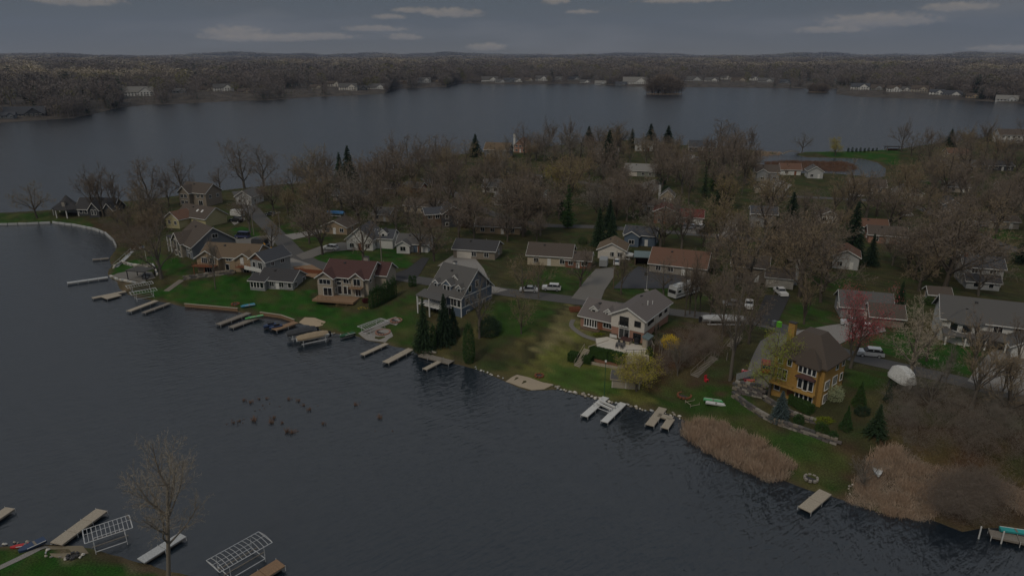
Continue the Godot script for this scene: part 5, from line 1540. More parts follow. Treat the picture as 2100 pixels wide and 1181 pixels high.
# a block under a ridged roof; ridge "x" runs left to right, "z" runs front to back
func gable(t: Node, at: Vector3, w: float, d: float, h: float, rise: float, ridge: String, wall: String, roof: String, over := 0.45, low := -2.2, trim := "trim") -> void:
	var x := Transform3D(Basis(Vector3.UP, 0.0 if ridge == "z" else PI / 2), at)
	var a := w if ridge == "z" else d
	var l := d if ridge == "z" else w
	var b := MB.new()
	b.extrude(gable_profile(a, h, rise, low), -l / 2, l / 2, x)
	mpart(t, "wall", b, M[wall])
	var s := rise / (a / 2)
	var r := MB.new()
	var y := h - over * s + 0.03
	var top := h + rise + 0.03
	var th := 0.16
	r.extrude(PackedVector2Array([Vector2(-a / 2 - over, y), Vector2(0, top), Vector2(a / 2 + over, y), Vector2(a / 2 + over, y + th), Vector2(0, top + th), Vector2(-a / 2 - over, y + th)]), -l / 2 - over, l / 2 + over, x)
	mpart(t, "roof", r, M[roof])
	if trim and w > 6.5 and rise > 1.3:
		rod(t, "vent_pipe", x * Vector3(a * 0.16, h + rise * 0.6, l * 0.18), x * Vector3(a * 0.16, h + rise * 0.68 + 0.75, l * 0.18), 0.09, "r_pale", 6)
		bar(t, "roof_vent", x * Vector3(-a * 0.12, h + rise * 0.76 + 0.3, -l * 0.15), Vector3(0.5, 0.3, 0.5), "r_dark")
	if trim:
		for e in [-1, 1]:
			var f := MB.new()
			var z: float = e * (l / 2 + over + 0.02)
			f.extrude(PackedVector2Array([Vector2(-a / 2 - over, y - 0.16), Vector2(0, top - 0.16), Vector2(a / 2 + over, y - 0.16), Vector2(a / 2 + over, y + 0.12), Vector2(0, top + 0.12), Vector2(-a / 2 - over, y + 0.12)]), z - 0.04, z + 0.04, x)
			mpart(t, "fascia", f, M[trim])
			var g := MB.new()
			g.box(Vector3(e * (a / 2 + over + 0.03), y - 0.02, 0), Vector3(0.06, 0.22, l + over * 2), x)
			mpart(t, "gutter", g, M[trim])

func hip(t: Node, at: Vector3, w: float, d: float, h: float, rise: float, wall: String, roof: String, ridge_len := -1.0, over := 0.5, low := -2.2) -> void:
	var b := MB.new()
	b.box(at + Vector3(0, (h + low) / 2, 0), Vector3(w, h - low, d))
	mpart(t, "wall", b, M[wall])
	var r := MB.new()
	var x := w / 2 + over
	var z := d / 2 + over
	var k := ridge_len / 2 if ridge_len >= 0 else maxf(0.0, absf(w - d) / 2)
	var along_x := w >= d
	var p := [at + Vector3(-x, h, z), at + Vector3(x, h, z), at + Vector3(x, h, -z), at + Vector3(-x, h, -z)]
	var q0 := at + (Vector3(-k, h + rise, 0) if along_x else Vector3(0, h + rise, k))
	var q1 := at + (Vector3(k, h + rise, 0) if along_x else Vector3(0, h + rise, -k))
	if along_x:
		r.quad(p[0], p[1], q1, q0); r.tri(p[1], p[2], q1); r.quad(p[2], p[3], q0, q1); r.tri(p[3], p[0], q0)
	else:
		r.tri(p[0], p[1], q0); r.quad(p[1], p[2], q1, q0); r.tri(p[2], p[3], q1); r.quad(p[3], p[0], q0, q1)
	var dn := Vector3(0, -0.18, 0)
	for i in 4:
		var a: Vector3 = p[i]
		var c: Vector3 = p[(i + 1) % 4]
		r.quad(a + dn, c + dn, c, a)
	r.quad(p[3] + dn, p[2] + dn, p[1] + dn, p[0] + dn)
	mpart(t, "roof", r, M[roof])

func shed_roof(t: Node, a: Vector3, b: Vector3, run: Vector3, roof: String, called := "roof") -> void:
	# a slab: edge a-b, falling by run
	var m := MB.new()
	var up := Vector3(0, 0.15, 0)
	m.quad_up(a + up, b + up, b + run + up, a + run + up)
	m.quad(a, b, b + run, a + run)
	m.quad(a + run, b + run, b + run + up, a + run + up)
	m.quad(a, a + run, a + run + up, a + up)
	m.quad(b + run, b, b + up, b + run + up)
	m.quad(b, a, a + up, b + up)
	mpart(t, called, m, M[roof])

func bar(t: Node, called: String, at: Vector3, size: Vector3, m: String, deg := 0.0) -> MeshInstance3D:
	var key := "bar%s" % size
	if not mesh_cache.has(key):
		var b := MB.new()
		b.box(Vector3.ZERO, size)
		mesh_cache[key] = b.done()
	return part(t, called, mesh_cache[key], M[m], at, deg_to_rad(deg))

func rod(t: Node, called: String, a: Vector3, b: Vector3, r: float, m: String, k := 6) -> MeshInstance3D:
	var s := MB.new()
	s.tube(Vector3.ZERO, b - a, r, r, k)
	return part(t, called, s.done(), M[m], a)

func window(t: Node, at: Vector3, turn: float, w: float, h: float, split := 2, trim := "trim", called := "window") -> MeshInstance3D:
	var key := "win%s_%s_%s" % [w, h, split]
	if not mesh_cache.has(key):
		var f := MB.new()
		var e := 0.10
		f.box(Vector3(0, h / 2 + e / 2, 0), Vector3(w + e * 2, e, 0.12))
		f.box(Vector3(0, -h / 2 - e / 2, 0.02), Vector3(w + e * 2, e, 0.16))
		for s in [-1, 1]:
			f.box(Vector3(s * (w / 2 + e / 2), 0, 0), Vector3(e, h, 0.12))
		for i in split - 1:
			f.box(Vector3(-w / 2 + w * (i + 1) / split, 0, 0), Vector3(0.07, h, 0.10))
		mesh_cache[key] = f.done()
		var p := MB.new()
		p.box(Vector3.ZERO, Vector3(w, h, 0.05))
		mesh_cache[key + "p"] = p.done()
	var o := part(t, called, mesh_cache[key], M[trim], at, turn)
	part(o, "pane", mesh_cache[key + "p"], M.pane)
	return o

# windows on one face of a block: x across the face, y of the middle above the floor
func face_at(at: Vector3, w: float, d: float, face: String, x: float, y: float, out := 0.05) -> Array:
	match face:
		"f": return [at + Vector3(x, y, d / 2 + out), 0.0]
		"b": return [at + Vector3(-x, y, -d / 2 - out), PI]
		"r": return [at + Vector3(w / 2 + out, y, -x), PI / 2]
	return [at + Vector3(-w / 2 - out, y, x), -PI / 2]

func wins(t: Node, at: Vector3, w: float, d: float, face: String, list: Array, trim := "trim") -> void:
	for q in list:
		var p := face_at(at, w, d, face, q[0], q[1])
		window(t, p[0], p[1], q[2], q[3], q[4] if q.size() > 4 else 2, trim)

func row(t: Node, at: Vector3, w: float, d: float, face: String, y: float, n: int, ww := 1.1, hh := 1.2, trim := "trim") -> void:
	var span := w if face in ["f", "b"] else d
	for i in n:
		var p := face_at(at, w, d, face, span * ((i + 0.5) / n - 0.5) * 0.92, y)
		window(t, p[0], p[1], ww, hh, 2, trim)

func door(t: Node, at: Vector3, w: float, d: float, face: String, x: float, m := "trim", ww := 1.0, hh := 2.1, called := "door") -> void:
	var p := face_at(at, w, d, face, x, hh / 2 + 0.05, 0.03)
	var b := MB.new()
	b.box(Vector3.ZERO, Vector3(ww, hh, 0.08))
	var o := part(t, called, b.done(), M[m], p[0], p[1])
	if called == "door":
		bar(o, "handle", Vector3(ww * 0.38, -0.05, 0.07), Vector3(0.06, 0.14, 0.06), "black")
	else:
		for i in 4:
			bar(o, "panel", Vector3(0, -hh / 2 + hh * (i + 0.5) / 4, 0.05), Vector3(ww - 0.16, hh / 4 - 0.1, 0.04), m)

func chimney(t: Node, at: Vector3, h: float, m := "brick", w := 0.8, d := 0.6) -> void:
	bar(t, "chimney", at + Vector3(0, h / 2, 0), Vector3(w, h, d), m)
	bar(t, "chimney_cap", at + Vector3(0, h + 0.07, 0), Vector3(w + 0.16, 0.14, d + 0.16), "r_dark")

func dormer(t: Node, at: Vector3, w: float, h: float, depth: float, wall: String, roof: String, n := 1) -> void:
	gable(t, at + Vector3(0, 0, -depth / 2), w, depth, h, w * 0.42, "z", wall, roof, 0.18, -0.6)
	for i in n:
		window(t, at + Vector3(w * ((i + 0.5) / n - 0.5) * 0.86, h * 0.5, 0.05), 0.0, minf(0.8, w / n * 0.6), h * 0.72, 1)

func railing(t: Node, a: Vector3, b: Vector3, m: String, h := 1.0, gap := 1.4) -> void:
	var n := maxi(1, int((b - a).length() / gap))
	for i in n + 1:
		var p := a.lerp(b, float(i) / n)
		rod(t, "post", p, p + Vector3(0, h, 0), 0.05, m, 4)
	rod(t, "rail", a + Vector3(0, h, 0), b + Vector3(0, h, 0), 0.045, m, 4)
	rod(t, "rail", a + Vector3(0, h * 0.5, 0), b + Vector3(0, h * 0.5, 0), 0.03, m, 4)

func lot_house() -> void:
	var t := house("white-sided house with brick base, grey roof and a low dormered wing behind a pale patio", Vector3(24.01, 4.64, -139.36), -33.99, 15.54, 13.2)
	# local axes: the two-storey wing stands at the right (x > 0), its gable to the front
	var a := Vector3(4.0, 0, 0.0)
	gable(t, a, 7.4, 13.2, 5.2, 1.9, "z", "offwhite", "r_mauve", 0.55, 2.35)
	bar(t, "wall", a + Vector3(0, 0.2, 0), Vector3(7.2, 4.4, 13.0), "pinkbrick")
	wins(t, a, 7.4, 13.2, "f", [[-1.3, 3.9, 0.8, 1.9, 1], [-0.3, 3.9, 0.8, 1.9, 1], [2.2, 4.0, 1.2, 1.0, 2]], "black")
	bar(t, "balcony", a + Vector3(-0.8, 2.95, 6.85), Vector3(2.1, 0.1, 0.4), "trim")
	railing(t, a + Vector3(-1.8, 3.0, 7.0), a + Vector3(0.2, 3.0, 7.0), "black", 0.8, 0.5)
	wins(t, a, 7.2, 13.0, "f", [[2.2, 1.35, 1.5, 1.0, 2]], "black")
	window(t, a + Vector3(-0.7, 1.25, 6.56), 0.0, 2.2, 2.1, 2, "trim", "patio_door")
	wins(t, a, 7.4, 13.2, "r", [[-4.4, 3.9, 0.9, 0.8, 1], [-3.0, 3.9, 1.6, 0.6, 2], [1.5, 4.0, 1.1, 0.8, 2], [4.5, 4.0, 1.1, 0.8, 2]], "black")
	wins(t, a, 7.2, 13.0, "r", [[-4.8, 1.3, 0.9, 0.9, 1], [-0.5, 1.3, 0.9, 0.8, 1], [0.8, 1.3, 0.9, 0.8, 1]], "black")
	rod(t, "vent_pipe", a + Vector3(1.8, 5.9, 1.0), a + Vector3(1.8, 7.3, 1.0), 0.12, "trim")
	rod(t, "vent_pipe", a + Vector3(2.2, 5.6, -0.6), a + Vector3(2.2, 6.9, -0.6), 0.09, "trim")
	# the low wing
	var b := Vector3(-3.6, 0, 0.6)
	gable(t, b, 8.4, 8.4, 2.6, 2.5, "x", "pinkbrick", "r_mauve", 0.5, -2.2)
	for i in 5:
		window(t, b + Vector3(-2.9 + i * 0.62, 1.35, 4.45), 0.0, 0.42, 1.7, 1, "trim", "bay_window")
	bar(t, "bay_sill", b + Vector3(-1.66, 0.38, 4.45), Vector3(3.3, 0.16, 0.5), "trim")
	wins(t, b, 8.4, 8.4, "f", [[2.6, 1.5, 2.6, 1.1, 4]])
	door(t, b, 8.4, 8.4, "f", 0.6, "redwood")
	dormer(t, b + Vector3(-1.7, 2.9, 3.0), 1.7, 1.1, 2.4, "white", "r_mauve")
	dormer(t, b + Vector3(1.7, 2.9, 3.0), 1.6, 1.1, 2.4, "white", "r_mauve")
	bar(t, "planting_bed", b + Vector3(-1.4, -0.1, 5.0), Vector3(4.4, 0.4, 0.9), "brown")

func ochre_house() -> void:
	var t := house("ochre stucco house with steep brown hipped roof and tall chimney above a stone wall", Vector3(50.21, 5.75, -106.59), -48)
	# walk-out storey and two floors above, under a steep hip with a flat cap
	var a := Vector3(0, 0, 0)
	var w := 8.6
	var d := 7.6
	var b := MB.new()
	b.box(a + Vector3(0, 2.4, 0), Vector3(w, 9.2, d))
	mpart(t, "wall", b, M.ochre)
	var r := MB.new()
	var x := w / 2 + 0.5
	var z := d / 2 + 0.5
	var y := 6.9
	var p := [a + Vector3(-x, y, z), a + Vector3(x, y, z), a + Vector3(x, y, -z), a + Vector3(-x, y, -z)]
	var q := [a + Vector3(-1.5, y + 4.0, 0.7), a + Vector3(1.5, y + 4.0, 0.7), a + Vector3(1.5, y + 4.0, -1.9), a + Vector3(-1.5, y + 4.0, -1.9)]
	var dn := Vector3(0, -0.22, 0)
	for i in 4:
		var j := (i + 1) % 4
		r.quad(p[i], p[j], q[j], q[i])
		r.quad(p[i] + dn, p[j] + dn, p[j], p[i])
	r.quad(q[0], q[1], q[2], q[3])
	r.quad(p[3] + dn, p[2] + dn, p[1] + dn, p[0] + dn)
	mpart(t, "roof", r, M.r_brown)
	# the corner bay with its own steep roof
	hip(t, a + Vector3(1.9, 0, d / 2 + 0.4), 3.4, 1.2, 6.8, 2.9, "ochre", "r_brown", 0.8, 0.35)
	var f := a + Vector3(1.9, 0, d / 2 + 1.06)
	for i in 4:
		window(t, f + Vector3(-1.14 + i * 0.76, 6.0, 0), 0.0, 0.56, 1.1, 1)
		window(t, f + Vector3(-1.14 + i * 0.76, 1.2, 0), 0.0, 0.56, 1.1, 1)
	for i in 3:
		window(t, f + Vector3(-0.9 + i * 0.9, 3.5, 0), 0.0, 0.66, 2.0 if i == 1 else 1.6, 1, "trim", "french_window")
	hip(t, a + Vector3(1.9, 4.85, d / 2 + 1.2), 2.8, 0.8, 0.0, 0.5, "ochre", "r_maroon", 0.6, 0.2, -0.1)
	bar(t, "balcony", a + Vector3(-1.9, 2.2, d / 2 + 0.9), Vector3(4.2, 0.3, 1.7), "ochre")
	bar(t, "balcony", f + Vector3(0, 2.2, 0.35), Vector3(3.6, 0.3, 0.8), "ochre")
	railing(t, a + Vector3(-3.9, 2.3, d / 2 + 1.7), a + Vector3(0.1, 2.3, d / 2 + 1.7), "ochre", 0.9, 0.6)
	wins(t, a, w, d, "f", [[-3.2, 1.0, 0.9, 1.2, 1], [-1.6, 5.9, 0.7, 1.0, 1], [-3.2, 5.9, 0.7, 1.0, 1], [-2.6, 3.5, 1.5, 1.8, 2]])
	door(t, a, w, d, "f", -0.9, "redwood")
	wins(t, a, w, d, "r", [[-2.4, 3.5, 1.5, 1.4, 3], [-2.4, 1.1, 1.4, 1.4, 3], [0.4, 3.5, 1.5, 1.4, 3], [0.6, 6.0, 0.8, 1.1, 1], [2.8, 3.4, 0.8, 1.2, 1], [2.9, 6.0, 0.8, 1.1, 1]])
	wins(t, a, w, d, "l", [[0, 5.8, 0.8, 1.1, 1], [2.2, 3.2, 0.9, 1.5, 1]])
	chimney(t, a + Vector3(-3.5, 5.0, 0.4), 6.6, "ochre", 1.1, 0.8)
	hip(t, a + Vector3(-2.6, 0, -d / 2 - 1.4), 4.6, 3.4, 4.6, 2.6, "ochre", "r_brown", 1.0)

func blue_house() -> void:
	var t := house("blue three-storey house with grey roof, three white-trimmed dormers and a pillared porch", Vector3(-12.19, 2.62, -156.69), -35.57, 10.42, 14.5)
	var a := Vector3.ZERO
	var w := 9.6
	var d := 11.6
	gable(t, a, w, d, 5.2, 5.2, "x", "blue", "r_grey", 0.5)
	dormer(t, a + Vector3(-3.6, 5.3, 4.9), 1.5, 1.7, 2.2, "blue", "r_grey")
	dormer(t, a + Vector3(0.0, 5.3, 5.1), 2.6, 1.9, 3.0, "blue", "r_grey", 2)
	dormer(t, a + Vector3(3.5, 5.3, 4.9), 1.5, 1.7, 2.2, "blue", "r_grey")
	gable(t, a + Vector3(0.5, 7.6, 1.6), 1.6, 2.2, 0.6, 0.7, "z", "trim", "r_grey", 0.2, -0.6)
	wins(t, a, w, d, "r", [[0, 7.0, 1.0, 1.5, 1], [-2.6, 6.4, 1.0, 1.4, 1], [-3.6, 3.6, 1.6, 1.7, 3], [0.5, 3.7, 0.9, 1.2, 1], [-3.4, 0.8, 1.0, 1.0, 2], [2.6, 1.6, 1.0, 1.4, 1], [4.2, 6.2, 0.9, 1.5, 1]])
	wins(t, a, w, d, "f", [[2.6, 3.6, 1.6, 1.7, 2], [4.2, 3.6, 0.8, 1.7, 1], [-1.0, 3.6, 2.6, 1.9, 3], [-3.6, 3.6, 1.2, 1.9, 2], [-2.8, 1.0, 2.0, 1.9, 2], [1.0, 1.0, 2.0, 1.9, 2]])
	bar(t, "trim_band", a + Vector3(0, 5.05, 0), Vector3(w + 0.12, 0.22, d + 0.12), "trim")
	bar(t, "trim_band", a + Vector3(0, 2.5, 0), Vector3(w + 0.12, 0.2, d + 0.12), "trim")
	for s in [-1, 1]:
		bar(t, "corner_board", a + Vector3(s * w / 2, 1.6, d / 2), Vector3(0.2, 7.2, 0.2), "trim")
	# porch
	shed_roof(t, a + Vector3(-6.4, 5.05, d / 2), a + Vector3(1.6, 5.05, d / 2), Vector3(0, -0.7, 3.2), "r_grey", "porch_roof")
	bar(t, "porch_deck", a + Vector3(-2.4, 2.3, d / 2 + 1.5), Vector3(7.6, 0.2, 2.9), "trim")
	railing(t, a + Vector3(-6.2, 2.4, d / 2 + 2.9), a + Vector3(1.4, 2.4, d / 2 + 2.9), "trim", 1.0, 0.9)
	for x in [-6.1, -2.4, 1.3]:
		bar(t, "column", a + Vector3(x, 1.1, d / 2 + 2.9), Vector3(0.28, 6.4, 0.28), "trim")
	chimney(t, a + Vector3(-2.5, 8.6, -1.0), 2.2, "trim", 0.7, 0.7)

func maroon_house() -> void:
	var t := house("beige two-storey house with maroon roof, white-framed windows and a raised timber terrace", Vector3(-41.63, 2.74, -170.34), -12.64, 13.69, 11.47)
	var a := Vector3(0.8, 0, -0.4)
	var w := 12.0
	var d := 10.0
	gable(t, a, w, d, 4.9, 2.7, "x", "beige", "r_maroon", 0.6)
	gable(t, a + Vector3(-4.9, 0, 3.6), 4.2, 6.2, 4.9, 1.4, "z", "beige", "r_maroon", 0.5)
	gable(t, a + Vector3(3.3, 0, 3.2), 3.4, 5.0, 4.9, 1.3, "z", "beige", "r_maroon", 0.5)
	gable(t, a + Vector3(5.2, 0, -2.8), 7.4, 6.8, 4.6, 2.2, "x", "beige", "r_maroon", 0.5)
	for e in [[-4.9, 6.74, 3.3], [3.3, 5.74, 2.7]]:
		var g := MB.new()
		g.extrude(PackedVector2Array([Vector2(-e[2] / 2, 0), Vector2(e[2] / 2, 0), Vector2(0, e[2] * 0.32)]), 0.0, 0.05)
		mpart(t, "gable_panel", g, M.taupe, a + Vector3(e[0], 4.95, e[1]))
	wins(t, a + Vector3(-4.9, 0, 3.6), 4.2, 6.2, "f", [[0, 3.7, 3.0, 1.2, 3], [0.6, 1.1, 2.2, 2.0, 2]])
	wins(t, a + Vector3(-4.9, 0, 3.6), 4.2, 6.2, "r", [[-1.6, 3.8, 1.0, 1.2, 2], [-1.6, 1.2, 1.0, 1.1, 2]])
	wins(t, a, w, d, "f", [[-1.9, 4.0, 1.2, 0.7, 1], [-1.9, 3.0, 1.2, 0.7, 1], [0.1, 3.8, 1.5, 1.4, 2], [1.2, 3.7, 0.6, 1.4, 1], [-1.8, 1.2, 1.0, 2.0, 1], [-0.3, 1.2, 0.9, 2.0, 1], [0.8, 1.2, 0.9, 2.0, 1]])
	wins(t, a + Vector3(3.3, 0, 3.2), 3.4, 5.0, "f", [[0, 3.7, 1.8, 1.8, 2], [0.2, 1.1, 1.4, 1.9, 2]])
	wins(t, a, w, d, "r", [[-3.6, 3.8, 0.8, 0.8, 1], [-1.2, 4.2, 0.8, 0.8, 1], [1.0, 5.0, 1.0, 1.2, 2]])
	bar(t, "balcony", a + Vector3(3.3, 2.5, 6.5), Vector3(3.4, 0.16, 1.5), "deck")
	railing(t, a + Vector3(1.7, 2.55, 7.2), a + Vector3(4.9, 2.55, 7.2), "deck", 0.9, 0.8)
	chimney(t, a + Vector3(3.4, 6.0, -0.6), 2.6, "stone", 1.2, 0.9)
	bar(t, "terrace", a + Vector3(-1.4, -0.2, 8.2), Vector3(11.0, 0.5, 4.2), "deck")
	railing(t, a + Vector3(-2.0, 0.05, 9.9), a + Vector3(-5.6, 0.05, 9.9), "deck", 0.9, 0.9)

func shore_houses() -> void:
	var t := house("grey single-storey lakeside cottage with dark roof and glazed porch", Vector3(-61.72, 2.04, -175.77), -13.84, 10.9, 7.52)
	gable(t, Vector3(0.6, 0, 0), 9.8, 6.8, 2.5, 2.0, "x", "grey", "r_dark", 0.4)
	gable(t, Vector3(-4.2, 0, 1.6), 4.4, 6.0, 2.3, 1.0, "x", "grey", "r_dark", 0.4)
	wins(t, Vector3(-4.2, 0, 1.6), 4.4, 6.0, "f", [[-1.5, 1.25, 0.7, 1.6, 1], [-0.6, 1.25, 0.7, 1.6, 1], [0.3, 1.25, 0.7, 1.6, 1], [1.4, 1.25, 0.9, 1.6, 1]])
	wins(t, Vector3(0.6, 0, 0), 9.8, 6.8, "f", [[-1.2, 1.3, 1.2, 1.3, 2], [1.6, 1.3, 1.3, 1.3, 2], [4.0, 1.3, 0.9, 1.2, 1]])
	wins(t, Vector3(0.6, 0, 0), 9.8, 6.8, "r", [[-2.2, 1.3, 1.2, 1.2, 2], [2.0, 1.4, 1.2, 1.2, 2]])
	door(t, Vector3(0.6, 0, 0), 9.8, 6.8, "f", 0.4, "trim")
	t = house("tall grey house with brown gable front and white balcony behind the grey cottage", Vector3(-66.56, 2.56, -182.95), -29.79, 6.09, 9.64)
	gable(t, Vector3.ZERO, 6.0, 8.6, 5.4, 2.0, "z", "grey", "r_slate", 0.45)
	var g := MB.new()
	g.extrude(PackedVector2Array([Vector2(-2.6, 0), Vector2(2.6, 0), Vector2(0, 1.75)]), 0.0, 0.06)
	mpart(t, "gable_panel", g, M.r_rust, Vector3(0, 5.4, 4.31))
	wins(t, Vector3.ZERO, 6.0, 8.6, "f", [[-1.5, 4.0, 1.0, 1.4, 1], [0.9, 3.8, 1.5, 2.0, 2], [-1.2, 1.2, 1.4, 1.6, 2]])
	wins(t, Vector3.ZERO, 6.0, 8.6, "r", [[1.5, 4.2, 1.2, 1.0, 2], [-2.0, 4.2, 1.0, 1.0, 2]])
	bar(t, "balcony", Vector3(-0.6, 2.7, 5.0), Vector3(6.6, 0.2, 1.5), "trim")
	bar(t, "balcony_wall", Vector3(-0.6, 3.2, 5.7), Vector3(6.6, 0.9, 0.1), "trim")
	t = house("tan house with two front gables and a rust-timber balcony", Vector3(-78.95, 2.84, -189.27), -8.87, 17.38, 15.5)
	var a := Vector3(0, 0, -1.0)
	gable(t, a, 16.0, 9.5, 4.3, 2.5, "x", "tan", "r_tan", 0.5)
	gable(t, a + Vector3(-5.0, 0, 3.0), 6.4, 7.0, 4.3, 2.0, "z", "tan", "r_tan", 0.5)
	gable(t, a + Vector3(5.6, 0, 2.6), 5.6, 6.4, 4.0, 1.7, "z", "tan", "r_tan", 0.5)
	wins(t, a + Vector3(-5.0, 0, 3.0), 6.4, 7.0, "f", [[-0.8, 3.5, 1.6, 1.5, 3], [1.5, 3.4, 1.3, 1.7, 2], [0, 0.9, 2.2, 1.8, 3]])
	wins(t, a, 16.0, 9.5, "f", [[0.4, 3.6, 1.4, 1.0, 2], [-0.2, 1.2, 1.0, 1.8, 1]])
	wins(t, a + Vector3(5.6, 0, 2.6), 5.6, 6.4, "f", [[0.4, 1.0, 1.6, 1.9, 2]])
	door(t, a + Vector3(5.6, 2.4, 2.6), 5.6, 6.4, "f", -0.6, "trim")
	bar(t, "balcony", a + Vector3(-5.4, 2.1, 7.4), Vector3(6.8, 0.2, 1.8), "redwood")
	railing(t, a + Vector3(-8.6, 2.2, 8.2), a + Vector3(-2.2, 2.2, 8.2), "redwood", 1.0, 0.8)
	bar(t, "balcony", a + Vector3(6.2, 2.1, 6.7), Vector3(4.8, 0.2, 1.8), "redwood")
	railing(t, a + Vector3(3.9, 2.2, 7.5), a + Vector3(8.5, 2.2, 7.5), "redwood", 1.0, 0.8)
	for x in [-8.4, -5.2, -2.2]:
		bar(t, "post", a + Vector3(x, 0.3, 8.1), Vector3(0.16, 3.6, 0.16), "redwood")
	t = house("large brown-roofed house with blue side gable, tall windows and a white-posted portico", Vector3(-93.75, 3.04, -205.08), -45.48, 18.6, 16.2)
	a = Vector3(0, 0, 0)
	gable(t, a, 13.0, 13.0, 4.2, 4.6, "x", "slate", "r_brown", 0.6)
	gable(t, a + Vector3(-2.2, 0, 4.2), 6.4, 7.0, 4.4, 2.6, "z", "beige", "r_brown", 0.5)
	wins(t, a + Vector3(-2.2, 0, 4.2), 6.4, 7.0, "f", [[-1.4, 3.2, 1.9, 3.0, 2], [1.3, 3.2, 1.9, 3.0, 2], [-1.6, 0.6, 1.6, 1.3, 2], [1.4, 0.6, 1.6, 1.3, 2]])
	wins(t, a, 13.0, 13.0, "f", [[3.0, 3.2, 1.4, 1.5, 2], [5.4, 3.2, 1.0, 1.5, 1], [3.6, 0.8, 1.6, 1.6, 2]])
	wins(t, a, 13.0, 13.0, "r", [[0.5, 6.2, 1.6, 1.1, 2], [-3.0, 2.4, 1.0, 1.2, 1]])
	shed_roof(t, a + Vector3(-11.5, 4.3, 7.6), a + Vector3(-5.5, 4.3, 7.6), Vector3(0, 0.5, -5.5), "r_dark", "portico_roof")
	for x in [-11.2, -8.4, -5.8]:
		bar(t, "post", a + Vector3(x, 1.2, 7.3), Vector3(0.4, 6.0, 0.4), "trim")
	bar(t, "portico_deck", a + Vector3(-8.5, 1.5, 5.0), Vector3(6.0, 0.2, 5.2), "oldwood")
	railing(t, a + Vector3(-11.3, 1.6, 7.4), a + Vector3(-5.7, 1.6, 7.4), "oldwood", 1.0, 1.0)
	t = house("brown-roofed house with two skylights and yellow walls above the tan houses", Vector3(-112.48, 3.5, -240.03), -28)
	gable(t, Vector3(0, 0, -3), 15.0, 9.0, 3.2, 3.0, "x", "yellow", "r_brown", 0.5)
	gable(t, Vector3(-4.0, 0, 3.0), 7.0, 6.0, 3.0, 2.2, "z", "yellow", "r_rust", 0.5)
	for x in [1.0, 3.4]:
		var s := bar(t, "skylight", Vector3(x, 4.95, -0.9), Vector3(0.8, 0.08, 1.1), "trim")
		s.rotation.x = atan(3.0 / 4.5)
	row(t, Vector3(-4.0, 0, 3.0), 7.0, 6.0, "f", 1.5, 2)
	t = house("tan two-storey gabled house with white windows near the far lake edge", Vector3(-126.68, 3.5, -274.07), -22)
	gable(t, Vector3(0, 0, -3), 13.0, 8.5, 5.4, 3.0, "x", "taupe", "r_brown", 0.5)
	gable(t, Vector3(-3.0, 0, 1.0), 5.4, 4.0, 5.4, 2.4, "z", "taupe", "r_brown", 0.5)
	wins(t, Vector3(-3.0, 0, 1.0), 5.4, 4.0, "f", [[-1.0, 3.9, 1.4, 1.4, 2], [0.9, 3.9, 1.4, 1.4, 2], [-1.0, 1.4, 1.4, 1.4, 2], [1.0, 1.4, 1.4, 1.4, 2]])
	row(t, Vector3(0, 0, -3), 13.0, 8.5, "r", 3.6, 2)
	wins(t, Vector3(0, 0, -3), 13.0, 8.5, "f", [[2.5, 4.0, 1.3, 1.3, 2], [4.8, 4.0, 1.3, 1.3, 2], [3.6, 1.3, 2.0, 1.8, 2]])
	# the long dark house with the octagonal pavilion
	t = house("dark-roofed lakeside house with cone-roofed open pavilion at its left end", Vector3(-165.1, 1.46, -264.38), -5)
	gable(t, Vector3(3.5, 0, -3.0), 15.0, 7.5, 2.8, 3.4, "x", "charcoal", "r_dark", 0.5)
	gable(t, Vector3(4.8, 0, 1.4), 4.2, 3.4, 2.9, 2.6, "z", "charcoal", "r_dark", 0.4)
	gable(t, Vector3(10.0, 0, 0.5), 3.8, 3.4, 2.8, 2.4, "z", "charcoal", "r_dark", 0.4)
	wins(t, Vector3(4.8, 0, 1.4), 4.2, 3.4, "f", [[-0.6, 1.8, 0.7, 1.9, 1], [0.6, 1.8, 0.7, 1.9, 1]])
	wins(t, Vector3(3.5, 0, -3.0), 15.0, 7.5, "f", [[-5.6, 1.5, 1.2, 1.2, 1], [-3.6, 1.5, 1.2, 1.2, 1], [-0.6, 1.5, 1.2, 1.2, 1]])
	var c := MB.new()
	var mid := Vector3(-8.5, 0, -1.0)
	for i in 8:
		var s0 := TAU * i / 8 + 0.39
		var s1 := TAU * (i + 1) / 8 + 0.39
		var e0 := mid + Vector3(cos(s0) * 6.0, 2.6, sin(s0) * 5.0)
		var e1 := mid + Vector3(cos(s1) * 6.0, 2.6, sin(s1) * 5.0)
		var m0 := mid + Vector3(cos(s0) * 2.6, 4.9, sin(s0) * 2.4)
		var m1 := mid + Vector3(cos(s1) * 2.6, 4.9, sin(s1) * 2.4)
		c.quad(e1, e0, m0, m1)
		c.tri(m1, m0, mid + Vector3(0, 7.6, 0))
		c.quad(e0, e1, e1 - Vector3(0, 0.2, 0), e0 - Vector3(0, 0.2, 0))
		c.tri(e0 - Vector3(0, 0.2, 0), e1 - Vector3(0, 0.2, 0), mid + Vector3(0, 2.4, 0))
		bar(t, "column", mid + Vector3(cos(s0) * 5.6, 0.9, sin(s0) * 4.6), Vector3(0.3, 3.3, 0.3), "trim")
	mpart(t, "pavilion_roof", c, M.r_dark)
	bar(t, "pavilion_wall", mid + Vector3(1.0, 1.1, -2.0), Vector3(6.0, 2.6, 0.4), "palegrey")
	chimney(t, mid + Vector3(0.8, 2.5, 3.0), 3.0, "stone", 1.2, 0.9)

